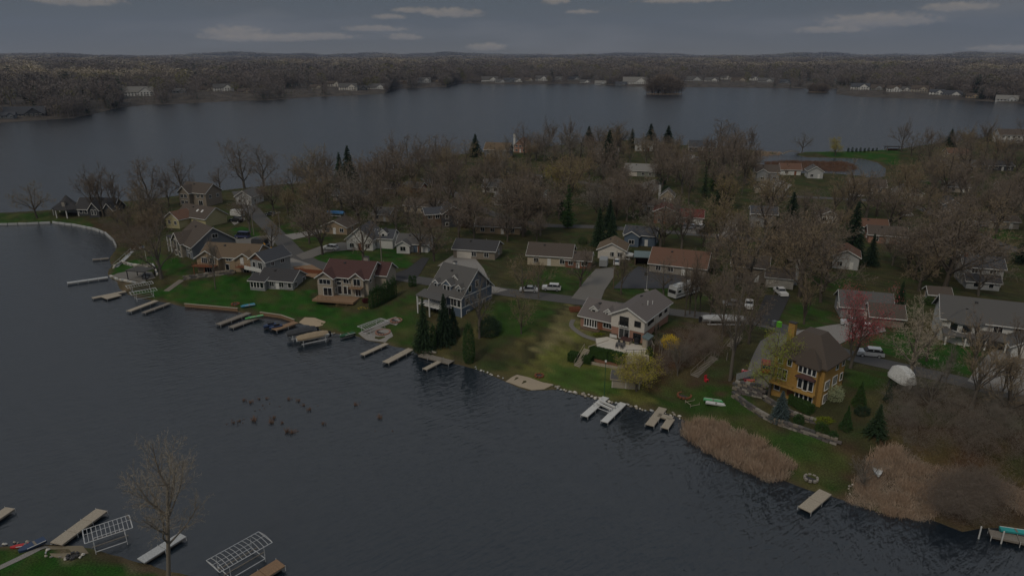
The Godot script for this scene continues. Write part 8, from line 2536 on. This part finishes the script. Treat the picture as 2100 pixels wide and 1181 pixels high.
func reeds(called: String, label: String, category: String, mesh: Mesh, m: StandardMaterial3D, places: Array, _mixed := true) -> void:
	# old stalks differ in tone and height from clump to clump
	var n := FastNoiseLite.new()
	n.frequency = 0.35
	n.seed = 4
	var base := m.albedo_color.srgb_to_linear()
	var own: StandardMaterial3D = m.duplicate()
	own.albedo_color = Color(1, 1, 1)
	own.vertex_color_use_as_albedo = true
	var cols := []
	for i in places.size():
		var p: Vector3 = places[i].origin
		var k := n.get_noise_2d(p.x, p.z) + 0.5 * n.get_noise_2d(p.x * 3.0, p.z * 3.0 + 40.0)
		places[i] = places[i].scaled_local(Vector3(1, clampf(0.9 + k * 1.5, 0.25, 1.5), 1))
		var f := 0.9 + 0.5 * n.get_noise_2d(p.x * 4.0 + 90.0, p.z * 4.0)
		cols.append(Color(base.r * f, base.g * f * (1.0 - 0.12 * k), base.b * f * (1.0 - 0.2 * k)))
	stuff(called, label, category, mesh, own, places, cols)

func wild_growth() -> void:
	reeds("reed_bed", "bed of tall straw-coloured reeds along the bank below the ochre house", "reeds", reed_mesh(11, 16, 1.25, 0.8), M.reed, scatter([29.4,-104.8,30.2,-104.8,32.6,-105.1,36,-102.5,38.2,-99.1,40.7,-94.8,42.5,-91.5,42.9,-90.5,41,-89.2,38.4,-88.5,36.2,-90.5,34,-93.1,31.2,-96.5,28.7,-101.4], 1900, 41, 0.7, 1.2), true)
	reeds("trampled_reeds", "matted pale reeds at the lower right shore", "reeds", reed_mesh(12, 16, 1.0, 0.9), M.reed, scatter([47.7,-83.5,50,-86,54.3,-89.7,58,-89.7,59.5,-87.2,62.1,-85.6,65.9,-84.8,69.4,-83.7,72.6,-81.5,70.4,-78.3,68.4,-81.3,64.4,-83.5,58,-80.2,55.9,-79.5,52.4,-80.4], 2600, 42, 0.5, 1.1), true)
	reeds("marsh_reeds", "rust-brown marsh reeds filling the pond", "reeds", reed_mesh(13, 14, 0.7, 1.3), M.reed_rust, scatter([150.8,-415.6,162.4,-421.7,188.1,-419.7,200.4,-417.6,199.8,-405.8,194.5,-391,184.8,-380.6,174.8,-382.3,160,-385.7,147.6,-392.8], 2600, 43, 1.0, 1.6), true)
	reeds("shore_reeds", "thin straw reeds along the pond's outer bank", "reeds", reed_mesh(14, 12, 1.0, 0.8), M.reed, scatter([157.9,-457.4,178,-459.8,172,-447.9,156.4,-438.8,146.1,-421.7], 300, 44, 0.8, 1.3), true)
	var k: Dictionary = kinds["scrub12"]
	var e: Dictionary = kinds["scrub13"]
	var slope := [57.9,-93.1,64,-102.3,66.8,-100.4,72.8,-97.3,79.5,-94.7,73.3,-85,66.2,-85.6,60.4,-87.8,56.1,-89]
	stuff("brush_thicket", "bare brown thicket covering the right-hand slope", "brush", k.crown, M.twig_red, scatter(slope, 46, 45, 0.2, 0.42))
	stuff("brush_thicket", "bare grey thicket mixed over the right-hand slope", "brush", e.crown, M.twig_grey, scatter(slope, 46, 46, 0.2, 0.5))
	stuff("brush_thicket", "dark bare brush overhanging the lower right water", "brush", k.crown, M.twig_red, scatter([58.6,-81.3,63.7,-84.6,68.5,-83.5,65.3,-78.6,60.1,-77.6,58,-79.1], 60, 47, 0.25, 0.5))
	stuff("brush_thicket", "brown brush on the bank between lot house and stairway", "brush", e.crown, M.twig_red, scatter([28.9,-125.3,35,-131.5,42.2,-132.1,40.8,-123.4,34.2,-119.3,28.1,-118.3], 80, 48, 0.15, 0.38))
	stuff("brush_thicket", "brown undergrowth along the left bay", "brush", k.crown, M.twig, scatter([-156.4,-255.5,-139.3,-258.9,-123.6,-237.6,-119.6,-215.8,-126.5,-215.2,-135.9,-230.5], 70, 49, 0.25, 0.5))
	stuff("brush_thicket", "low tan undergrowth among the middle trees", "brush", e.crown, M.twig_tan, scatter([-87.1,-284,-11.3,-318.4,128.5,-407.8,115,-318.4,82.7,-256,35.1,-243.8,-25.2,-232.6,-70.9,-240], 170, 50, 0.18, 0.4))
	stuff("brush_thicket", "low brown undergrowth among the right-hand trees", "brush", k.crown, M.twig_red, scatter([106.9,-294.7,267,-361.6,154.7,-201.6,105.3,-191.2,81.2,-219.3], 170, 51, 0.18, 0.42))
	stuff("brush_thicket", "bare roadside brush below the turreted house", "brush", e.crown, M.twig_grey, scatter([65.7,-108.5,72.2,-102.8,81.4,-97.5,78.7,-93.5,65.4,-97.7,63.3,-102.4], 30, 52, 0.15, 0.3))

func garden_plants() -> void:
	var n := 0
	var ord := ["first", "second", "third", "fourth", "fifth", "sixth", "seventh", "eighth", "ninth"]
	for q in [Vector3(-34.1, 2.03, -157.76), Vector3(-33.34, 2.14, -158.16), Vector3(-32.61, 2.29, -158.79), Vector3(-32, 2.44, -159.43), Vector3(-31.39, 2.59, -160.06), Vector3(-30.89, 2.74, -160.72), Vector3(-30.27, 2.89, -161.37), Vector3(-29.77, 3.04, -162.04), Vector3(-29.27, 3.18, -162.73)]:
		plant_shrub("arborvitae", "%s columnar arborvitae from the left beside the maroon-roofed house" % ord[n], "arborvitae", q, Vector3(0.75, 4.6 + 0.3 * (n % 3), 0.75), "cedar", "column", 0.1, 2600, n * 40.0, "row of arborvitae by the maroon-roofed house")
		n += 1
	plant_shrub("arborvitae", "left of two small arborvitae beside the road", "arborvitae", Vector3(-26.05, 3.9, -168.64), Vector3(0.6, 3.0, 0.6), "cedar", "column", 0.1, 1800, 0.0)
	plant_shrub("arborvitae", "right of two small arborvitae beside the road", "arborvitae", Vector3(-25.09, 3.93, -168.97), Vector3(0.6, 3.1, 0.6), "cedar", "column", 0.1, 1800, 70.0)
	plant_shrub("arborvitae", "tall thick columnar arborvitae alone on the shore lawn", "arborvitae", Vector3(-8.82, 0.4, -129.97), Vector3(1.35, 8.2, 1.35), "cedar", "column", 0.12, 7000)
	plant_shrub("arborvitae", "slim arborvitae between the dark pines, left of two", "arborvitae", Vector3(-16.8, 0.6, -136.25), Vector3(0.7, 5.6, 0.7), "cedar", "column", 0.11, 2600)
	plant_shrub("arborvitae", "slim arborvitae between the dark pines, right of two", "arborvitae", Vector3(-15.48, 0.84, -137.8), Vector3(0.7, 5.2, 0.7), "cedar", "column", 0.11, 2600)
	plant_shrub("yew_bush", "big dark rounded yew right of the tall grey trunk", "bush", Vector3(-5.01, 2.31, -140.3), Vector3(2.6, 4.2, 2.4), "needle_dark", "round", 0.13, 7000)
	plant_shrub("pine_bush", "dark bushy pine at the foot of the blue house, left", "bush", Vector3(-18.96, 0.49, -135.99), Vector3(2.4, 6.5, 2.2), "needle", "cone", 0.16, 6000)
	plant_shrub("pine_bush", "dark bushy pine at the foot of the blue house, middle", "bush", Vector3(-14.59, 1.01, -138.48), Vector3(2.6, 8.0, 2.4), "needle_dark", "cone", 0.16, 7000)
	plant_shrub("pine_bush", "dark bushy pine at the foot of the blue house, right", "bush", Vector3(-12.87, 1.61, -140.89), Vector3(1.8, 6.0, 1.8), "needle_dark", "cone", 0.15, 4500)
	plant_shrub("maroon_shrub", "maroon shrub at the maroon-roofed house's right corner", "bush", Vector3(-36.11, 2.44, -160.85), Vector3(0.9, 1.1, 0.9), "shrub_maroon")
	plant_shrub("rock_garden_shrub", "green shrub in the rock bed below the timber terrace", "bush", Vector3(-46.6, 1.42, -162.95), Vector3(1.2, 0.9, 0.9), "shrub", "round", 0.1, 1200)
	plant_shrub("rock_garden_shrub", "twiggy brown shrub in the rock bed below the timber terrace", "bush", Vector3(-42.11, 1.55, -160.48), Vector3(1.6, 1.1, 1.0), "bud_brown", "round", 0.08, 900)
	plant_shrub("daffodil_patch", "patch of pale yellow daffodils on the lawn", "flowers", Vector3(-36.46, 1.93, -157.69), Vector3(1.4, 0.4, 0.8), "bloom_yellow", "round", 0.06, 160)
	plant_shrub("cone_yew", "clipped cone yew on the ochre house terrace", "bush", Vector3(51.77, 5.22, -94.76), Vector3(1.1, 3.4, 1.1), "cedar", "cone", 0.11, 3000)
	plant_shrub("round_yew", "round green shrub on the ochre house's lower terrace", "bush", Vector3(46.01, 4.18, -98.41), Vector3(0.9, 1.6, 0.9), "cedar", "round", 0.1, 1600)
	plant_shrub("round_yew", "dark round yew above the stone wall's right end", "bush", Vector3(48.27, 4.26, -95.09), Vector3(1.1, 2.0, 1.1), "hedge", "round", 0.1, 2000)
	plant_shrub("round_yew", "small round shrub at the stone wall's right end", "bush", Vector3(49.44, 4.19, -93.75), Vector3(0.8, 1.2, 0.8), "cedar", "round", 0.1, 1200)
	plant_shrub("golden_shrub", "golden-green low shrub on the ochre house terrace", "bush", Vector3(49.39, 5.09, -97.11), Vector3(1.7, 0.9, 0.9), "shrub_lime", "round", 0.1, 1500)
	plant_shrub("flowering_shrub", "white-flecked rhododendron at the ochre house's right corner", "bush", Vector3(52.99, 6.53, -101.89), Vector3(1.4, 2.6, 1.4), "blossom", "round", 0.1, 2400)
	plant_shrub("terrace_fir", "dark fir on the slope right of the ochre house", "bush", Vector3(55.75, 6.81, -99.37), Vector3(1.3, 3.8, 1.3), "hedge", "cone", 0.12, 3200)
	plant_shrub("terrace_yew", "dark rounded yew beside the fir on the terrace slope", "bush", Vector3(55.26, 6.41, -97.22), Vector3(1.3, 1.5, 1.0), "needle_dark", "round", 0.1, 1600)
	plant_shrub("lane_spruce", "narrow dark spruce at the lane below the wrapped boat", "bush", Vector3(60.4, 7.6, -99.54), Vector3(0.8, 3.0, 0.8), "needle_dark", "cone", 0.12, 1600)
	plant_shrub("drive_shrub", "teal-green shrub at the stone wall beside the red car", "bush", Vector3(43.81, 4.55, -108.01), Vector3(0.7, 0.8, 0.7), "needle_blue", "round", 0.09, 700)
	plant_shrub("round_bush", "round green bush beside the small brown shed", "bush", Vector3(100.24, 3.6, -156.56), Vector3(1.6, 1.8, 1.5), "hedge", "round", 0.12, 2200)
	plant_shrub("forsythia", "small yellow forsythia behind the long tan house", "bush", Vector3(-5.95, 3.51, -243.01), Vector3(1.4, 1.4, 1.2), "bud_yellow", "round", 0.12, 900)
	plant_shrub("conifer_bush", "dark evergreen clump left of the low grey-green house's drive", "bush", Vector3(69.28, 3.5, -320.98), Vector3(2.4, 3.0, 2.0), "needle_dark", "round", 0.2, 1600)
	plant_shrub("conifer_bush", "dark evergreen mound beside the inner road", "bush", Vector3(67.17, 3.5, -299.16), Vector3(2.2, 3.2, 2.0), "needle_dark", "round", 0.2, 1600)
	plant_shrub("green_bush", "bright green bush below the pale bungalow spruce", "bush", Vector3(22.42, 3.65, -212.5), Vector3(1.6, 2.4, 1.6), "shrub", "round", 0.14, 1500)
	hedge("long clipped yew hedge below the ochre house bay window", Vector3(46.66, 5.05, -103.67), Vector3(48.35, 5.09, -99.46), 1.4, 1.7)
	n = 0
	for u in 8:
		plant_shrub("young_cypress", "%s tiny cypress from the left on the grassy spit" % (ord[n]), "cypress", Vector3(215.22, 1.94, -447.3) + Vector3(u * 2.4, 0.0, u * 0.4), Vector3(0.7, 2.6 + 0.5 * (u % 2), 0.7), "needle_dark", "column", 0.2, 500, 0.0, "young cypresses on the spit")
		n += 1

func street_things() -> void:
	tint(0.05, 0.16, 0.34, 0.6)
	car("white estate car in the drive of the white steep-gabled house", Vector3(-55.9, 3.52, -205.97), 75, 0.62, 0.62, 0.6, "suv")
	car("white car driving on the road left of the lot", Vector3(9.93, 4.3, -164.73), 82, 0.6, 0.6, 0.6, "suv")
	car("silver car half hidden by the tree left of the driving white car", Vector3(4.26, 4.3, -163.58), 82, 0.42, 0.43, 0.44, "sedan")
	car("white car beside the boat trailer near the white garage", Vector3(29.92, 3.87, -189.46), -10, 0.6, 0.6, 0.6, "sedan")
	car("grey car, left of three before the red-roofed brick house", Vector3(60.37, 3.51, -234.13), -20, 0.2, 0.21, 0.23, "suv")
	car("silver-blue car, middle of three before the red-roofed brick house", Vector3(62.74, 3.5, -234.13), -25, 0.3, 0.34, 0.4, "suv")
	car("pale silver car, right of three before the red-roofed brick house", Vector3(65.26, 3.5, -233.42), -28, 0.5, 0.5, 0.5, "suv")
	car("dark car before the pale gabled garage", Vector3(74.99, 3.5, -229.9), -15, 0.05, 0.055, 0.07, "suv")
	car("grey car parked under the roadside trees right of the motorhome", Vector3(52.44, 3.87, -154.43), 72, 0.2, 0.21, 0.22, "sedan")
	car("white pickup parked under the roadside trees", Vector3(55.93, 3.87, -153.42), -20, 0.55, 0.55, 0.55, "pickup", "pickup")
	car("white tractor-like small truck at the open garage", Vector3(67.03, 3.67, -163.18), 0, 0.6, 0.6, 0.6, "pickup", "pickup")
	car("silver car on the wide concrete drive, behind the maple", Vector3(74.12, 4.39, -140.28), 70, 0.4, 0.41, 0.42, "suv")
	car("white sedan on the wide concrete drive, right of the maple", Vector3(75.74, 4.57, -137.56), 62, 0.58, 0.58, 0.58, "sedan")
	car("silver SUV parked at the lane below the turreted house", Vector3(67.37, 6.53, -119.45), 76, 0.4, 0.42, 0.44, "suv")
	car("red car at the edge of the ochre house drive", Vector3(42.87, 4.37, -113.91), -12, 0.45, 0.06, 0.08, "sedan")
	car("dark red car close to the ochre house wall", Vector3(46.83, 5.36, -115.94), -20, 0.28, 0.03, 0.03, "suv")
	car("black car in the drive left of the upper road", Vector3(-99.39, 3.5, -243.85), 70, 0.02, 0.022, 0.025, "suv")
	car("dark blue van beside the enclosed trailer", Vector3(-88.5, 3.5, -220.56), 80, 0.05, 0.06, 0.13, "van", "van")
	car("dark car under trees right of the upper road", Vector3(-90.2, 3.5, -254.32), 65, 0.05, 0.055, 0.06, "sedan")
	car("white pickup in front of the brown pond-bank house", Vector3(146.11, 3.5, -290.33), 80, 0.6, 0.6, 0.6, "pickup", "pickup")
	car("white car at the front of the dark-roofed shed", Vector3(168.34, 3.5, -259.43), 76, 0.6, 0.6, 0.58, "suv")
	car("pale car on the right-hand road bend", Vector3(147.09, 3.5, -253.48), 80, 0.4, 0.42, 0.42, "sedan")
	car("blue car beside the carport house", Vector3(164.94, 3.5, -236.33), 78, 0.06, 0.1, 0.18, "sedan")
	car("white car under the tree left of the carport house", Vector3(163.1, 3.5, -238.54), 75, 0.5, 0.5, 0.5, "sedan")
	car("dark blue car beside the grey pond house drive", Vector3(105.65, 3.5, -397.12), 0, 0.1, 0.14, 0.22, "van", "van")
	car("pale car outside the low pale-roofed right-hand house", Vector3(228.42, 3.48, -371.71), 70, 0.45, 0.4, 0.4, "sedan")
	car("dark SUV at the right end of the low pale-roofed house", Vector3(233.77, 3.5, -355.22), 70, 0.08, 0.08, 0.1, "suv")
	box_vehicle("motorhome", "long silver motorhome with grey stripes parked beside the road", "motorhome", Vector3(42.47, 3.9, -161.76), 128, Vector3(2.5, 3.2, 9.0), "palegrey", "r_grey")
	box_vehicle("cargo_trailer", "grey enclosed trailer in front of the white garage", "trailer", Vector3(25.82, 3.95, -186.78), -12, Vector3(2.2, 2.5, 4.0), "grey", "palegrey")
	box_vehicle("cargo_trailer", "dark enclosed trailer with pale roof beside the upper road", "trailer", Vector3(-79.74, 3.5, -211.87), 74, Vector3(2.3, 2.1, 4.9), "charcoal", "r_dark")
	box_vehicle("cargo_trailer", "white flat-roofed trailer in the drive left of the upper road", "trailer", Vector3(-102.17, 3.5, -252.65), 70, Vector3(2.4, 2.6, 4.9), "white", "palegrey")
	covered_boat("boat under a blue tarpaulin on the grass beyond the road", Vector3(-65.72, 3.5, -253.48), 75, 7.0, "t0.05_0.16_0.34_0.6", "white")
	covered_boat("pale trailer boat beside the worn drive", Vector3(32.92, 3.77, -195.33), 60, 6.0, "palegrey", "palegrey")
	covered_boat("grey covered boat beside the roadside trees right of the lot", Vector3(46.14, 4.47, -141.24), 88, 9.0, "palegrey", "grey")
	var t := thing("wrapped_boat", "boat shrink-wrapped in white plastic on stands beside the lane", "boat", Vector3(64.04, 8.08, -102.87), 8)
	mpart(t, "wrap", cover(4.4, 3.0, 2.0, 1.9), M.white)
	mpart(t, "hull", hull(4.2, 2.3, 1.3), M.white, Vector3(0, 0.8, 0))
	for e in [-1, 1]:
		for z in [-1.6, 1.4]:
			rod(t, "stand", Vector3(e * 1.2, -0.3, z), Vector3(e * 0.7, 1.2, z), 0.07, "charcoal", 5)
	tint(0.12, 0.42, 0.04, 0.5)
	for q in [["lime green wheeled bin at the kerb", Vector3(57.85, 4.41, -139.37), "t0.12_0.42_0.04_0.5"], ["dark blue wheeled bin beside the lime green one", Vector3(57.05, 4.36, -140.05), "slate"]]:
		t = thing("wheeled_bin", q[0], "bin", q[1], 20)
		bar(t, "body", Vector3(0, 0.6, 0), Vector3(0.75, 1.1, 0.8), q[2])
		bar(t, "lid", Vector3(0, 1.2, 0), Vector3(0.82, 0.1, 0.9), q[2])
		for x in [-0.3, 0.3]:
			bar(t, "wheel", Vector3(x, 0.14, -0.42), Vector3(0.08, 0.28, 0.28), "black")
	t = thing("excavator", "small orange-yellow digger parked at the road edge", "digger", Vector3(-74.04, 3.51, -202.68), 60)
	tint(0.5, 0.24, 0.02, 0.5)
	for e in [-1, 1]:
		bar(t, "track", Vector3(e * 0.7, 0.3, 0), Vector3(0.4, 0.55, 2.2), "black")
	bar(t, "body", Vector3(0, 1.1, 0.2), Vector3(1.5, 1.0, 1.7), "t0.5_0.24_0.02_0.5")
	bar(t, "cab", Vector3(-0.2, 2.0, 0.1), Vector3(0.9, 1.1, 1.0), "pane")
	var b := bar(t, "boom", Vector3(0.4, 1.9, -1.2), Vector3(0.22, 0.25, 2.4), "t0.5_0.24_0.02_0.5")
	b.rotation.x = 0.6
	# poles
	pole("utility_pole", "grey utility pole on the lawn of the white steep-gabled house", "utility pole", Vector3(-36.59, 3.69, -186.23), 11.5, 0.16, "oldwood", 1.8, 60)
	pole("utility_pole", "utility pole at the upper road beside the thick tree", "utility pole", Vector3(-86.21, 3.5, -224.48), 10.0, 0.15, "oldwood", 1.6, 60)
	pole("utility_pole", "short utility pole at the road fork", "utility pole", Vector3(-77.26, 3.5, -224.48), 8.0, 0.14, "oldwood", 1.6, 60)
	pole("utility_pole", "thin dark pole beside the worn drive", "utility pole", Vector3(25.72, 4.14, -166.35), 8.5, 0.1, "brown", 1.4, 0)
	t = pole("flagpole", "white flagpole on the roadside grass", "flagpole", Vector3(33.92, 4.02, -165.18), 6.5, 0.06, "white")
	bar(t, "flag", Vector3(-0.4, 4.4, 0), Vector3(0.7, 0.9, 0.04), "charcoal")
	bar(t, "flower_ring", Vector3(0, 0.1, 0), Vector3(1.0, 0.2, 1.0), "stone")
	t = pole("flagpole", "white flagpole flying a striped flag beside the sunken patio", "flagpole", Vector3(-109.99, 1.41, -199.83), 5.2, 0.06, "white")
	for i in 7:
		bar(t, "flag_stripe", Vector3(-0.75, 4.9 - i * 0.13, 0), Vector3(1.4, 0.13, 0.03), "r_red" if i % 2 == 0 else "trim")
	bar(t, "flag_canton", Vector3(-0.36, 4.72, 0), Vector3(0.6, 0.5, 0.05), "blue")
	# pergola and sunken patio on the left
	t = thing("pergola", "flat-roofed black pergola over outdoor seats on the left shore", "pergola", Vector3(-104.44, 0.8, -185.81), -14)
	for x in [-3.0, 3.0]:
		for z in [-1.8, 1.8]:
			bar(t, "post", Vector3(x, 1.2, z), Vector3(0.18, 2.6, 0.18), "black")
	for i in 14:
		bar(t, "roof_slat", Vector3(-3.0 + i * 0.462, 2.6, 0), Vector3(0.36, 0.1, 4.2), "r_grey")
	for z in [-1.9, 1.9]:
		bar(t, "beam", Vector3(0, 2.48, z), Vector3(6.6, 0.2, 0.14), "black")
	for q in [["dark outdoor sofa at the back under the black pergola", Vector3(0.6, 0, -1.0), 2.4], ["dark outdoor sofa at the right under the black pergola", Vector3(2.0, 0, 0.9), 1.6]]:
		var s := thing("outdoor_sofa", q[0], "sofa", t.position + (q[1] as Vector3).rotated(Vector3.UP, deg_to_rad(-14)), -14)
		bar(s, "seat", Vector3(0, 0.3, 0), Vector3(q[2], 0.4, 0.8), "charcoal")
		bar(s, "backrest", Vector3(0, 0.65, -0.35), Vector3(q[2], 0.5, 0.16), "slate")
	drape("terrace_paving", [-115.8,-189.9,-111.9,-192.7,-103.7,-190.1,-99.8,-184.4,-103,-182.5,-110.1,-186.1], M.worn, 0.07, 2.0)
	stone_wall("pale stone wall round the pergola terrace", [-118.5,-196.8,-118.2,-201.3,-113.7,-197.8,-109,-195,-105.9,-195.2,-102.8,-190.5,-100,-185.9], 0.9, 2, 0.8, ["palegrey", "stone", "offwhite"])
	stone_wall("pale stone edge of the terrace above the sand beach", [-115.5,-189.5,-111.6,-186.2,-106.9,-183.1,-102.8,-181,-101,-181.7], 0.6, 1, 0.8, ["palegrey", "stone", "offwhite"])
	stone_wall("long fieldstone wall below the tan twin-gabled house", [-90.3,-181,-86.9,-181.4,-83.4,-182.1,-79.6,-182.7,-76.9,-182.9], 1.3, 3, 0.7, ["stone", "r_mauve", "taupe", "r_grey"])
	stairs("grey boardwalk steps down the lawn beside the fieldstone wall", Vector3(-92.21, 0.72, -174.5), Vector3(-90.89, 1.74, -181.1), 1.6, "oldwood", false)
	stairs("pale rail-edged ramp on the left bay lawn", Vector3(-118.2, 0.47, -197.36), Vector3(-121.62, 0.81, -214.1), 1.2, "palegrey", true)
	# right-hand bank
	stairs("long wooden stairway up the wooded bank, lower flight", Vector3(34.32, 2.89, -118.21), Vector3(39.43, 4.6, -123.3), 1.5, "oldwood")
	t = thing("stair_landing", "wooden landing with rails between the stairway flights", "landing", Vector3(40.52, 4.4, -123.06), -20)
	bar(t, "deck", Vector3(0, 0, 0), Vector3(2.6, 0.14, 2.4), "oldwood")
	for x in [-1.2, 1.2]:
		for z in [-1.1, 1.1]:
			rod(t, "post", Vector3(x, -3.0, z), Vector3(x, 1.0, z), 0.08, "oldwood", 5)
		rod(t, "rail", Vector3(x, 0.95, -1.1), Vector3(x, 0.95, 1.1), 0.05, "oldwood", 4)
	stairs("wooden stairway, short upper flight to the road", Vector3(42.4, 4.6, -125.64), Vector3(45.69, 6.6, -128.85), 1.5, "oldwood")
	stone_wall("long curving dry-stone wall below the ochre house", [39.1,-109.8,40.1,-106,41.4,-102.6,42.9,-100,45.6,-96.9,48.2,-93.9,50,-92.5], 1.1, 3, 0.8, ["stone", "r_mauve", "taupe", "r_grey"])
	stone_wall("tall dry-stone wall holding up the ochre house drive", [39.4,-110.8,41.4,-108.9,43.3,-106.6], 2.6, 6, 0.9, ["stone", "r_mauve", "taupe", "r_grey"])
	stone_wall("short upper dry-stone wall under the clipped yew hedge", [43.2,-106.2,45,-101.6,47,-98.6,48.6,-97], 1.0, 3, 0.8, ["stone", "r_mauve", "taupe", "r_grey"])
	patio_slab("terrace", [48.9,-97.3,50.8,-98.9,52.1,-97.9,50.8,-95.9], 4.1, 1.5, M.worn)
	t = thing("fence", "grey board fence along the edge of the ochre house drive", "fence", Vector3(39.91, 3.45, -111.47))
	var fa: Vector3 = Vector3(43.08, 4.35, -111.6) - Vector3(39.91, 3.45, -111.47)
	for i in 9:
		bar(t, "board", fa * (i + 0.5) / 9.0 + Vector3(0, 2.6, 0), Vector3(0.44, 1.2, 0.06), "grey")
	t = thing("swing_frame", "white metal swing frame lying on the right-hand lawn", "frame", Vector3(32.26, 0.94, -110.71), 20)
	for z in [-0.8, 0.8]:
		rod(t, "bar", Vector3(-1.0, 0.3, z), Vector3(1.0, 0.3, z), 0.05, "palewood", 4)
		for x in [-0.9, 0.9]:
			rod(t, "foot", Vector3(x, 0.0, z), Vector3(x, 0.7, z), 0.04, "palewood", 4)
	rod(t, "bar", Vector3(-1.0, 0.6, -0.8), Vector3(-1.0, 0.6, 0.8), 0.05, "palewood", 4)
	t = thing("lawn_chair", "small red chair on the right-hand lawn", "chair", Vector3(36.07, 2.87, -116.17), 30)
	tint(0.45, 0.03, 0.04, 0.6)
	bar(t, "seat", Vector3(0, 0.4, 0), Vector3(0.6, 0.08, 0.6), "t0.45_0.03_0.04_0.6")
	bar(t, "backrest", Vector3(0, 0.8, -0.28), Vector3(0.6, 0.8, 0.08), "t0.45_0.03_0.04_0.6")
	for x in [-0.26, 0.26]:
		bar(t, "leg", Vector3(x, 0.2, 0), Vector3(0.08, 0.4, 0.6), "t0.45_0.03_0.04_0.6")
	# paved beach terrace with its circles
	drape("beach_terrace", [-35,-145.9,-32.4,-142.5,-28,-141,-26.6,-143.4,-27.8,-146.6,-30.3,-148,-28.3,-149.4,-26.7,-148.2,-25.9,-150.2,-27.4,-152.5,-29.2,-151.9,-31.2,-150.2], M.concrete, 0.08, 2.0)
	fire_pit("brick circle set in the beach terrace paving", Vector3(-29.27, 0.69, -145.42), 1.6, "pinkbrick")
	drape("sand_patch", [-50.7,-153.2,-49.8,-155.4,-47.4,-155.1,-44,-152.4,-44.4,-150.5,-46.6,-150.1], mat(0.33, 0.26, 0.18, 0.95), 0.07, 2.0)
	drape("timber_terrace", [-62,-187.2,-56.9,-188.6,-52.7,-183.3,-53.1,-177.2,-58.5,-180.1], M.deck, 0.3, 2.0)
	t = thing("garden_fence", "rust timber screen fence behind the grey cottage", "fence", Vector3(-59.61, 3.43, -181.96))
	for i in 16:
		bar(t, "board", Vector3(i * 0.62, 0.7, i * 0.16), Vector3(0.56, 1.5, 0.08), "redwood")
	t = thing("timber_stair", "rust timber steps behind the grey cottage", "stairs", Vector3(-58.56, 3.41, -181.13), -20)
	for i in 6:
		bar(t, "step", Vector3(0, 0.25 + i * 0.24, -i * 0.3), Vector3(1.2, 0.1, 0.32), "redwood")
	# footbridge and shelter on the spit
	t = thing("footbridge", "arched footbridge over the pond mouth", "bridge", Vector3(173.56, 0.6, -448.07))
	var far: Vector3 = Vector3(185.9, 0.6, -451.6) - Vector3(173.56, 0.6, -448.07)
	for i in 12:
		var y0 := 1.6 * sin(PI * (i + 0.5) / 12.0)
		var o := bar(t, "deck_plank", far * (i + 0.5) / 12.0 + Vector3(0, y0, 0), Vector3(snappedf(far.length() / 12.0 + 0.3, 0.1), 0.25, 2.0), "oldwood")
		o.rotation.z = 0.34 * cos(PI * (i + 0.5) / 12.0)
		for e in [-1, 1]:
			rod(t, "baluster", far * (i + 0.5) / 12.0 + Vector3(0, y0, e), far * (i + 0.5) / 12.0 + Vector3(0, y0 + 1.2, e), 0.1, "oldwood", 4)
	t = thing("lake_shelter", "open timber shelter at the right end of the spit", "shelter", Vector3(242.09, 3.25, -444.24))
	for x in [-4.5, 4.5]:
		for z in [-1.5, 1.5]:
			bar(t, "post", Vector3(x, 1.2, z), Vector3(0.35, 2.6, 0.35), "oldwood")
	bar(t, "roof", Vector3(0, 2.6, 0), Vector3(10.5, 0.3, 4.2), "r_dark")
	bar(t, "counter", Vector3(0, 0.6, -1.2), Vector3(7.0, 1.1, 0.6), "redwood")

func _ready() -> void:
	rng.seed = 20240421
	air_and_camera()
	survey()
	make_water()
	make_ground()
	make_roads()
	paint()
	make_far_country()
	buildings()
	prepare_trees()
	plant_trees()
	the_lot()
	water_side()
	wild_growth()
	garden_plants()
	street_things()
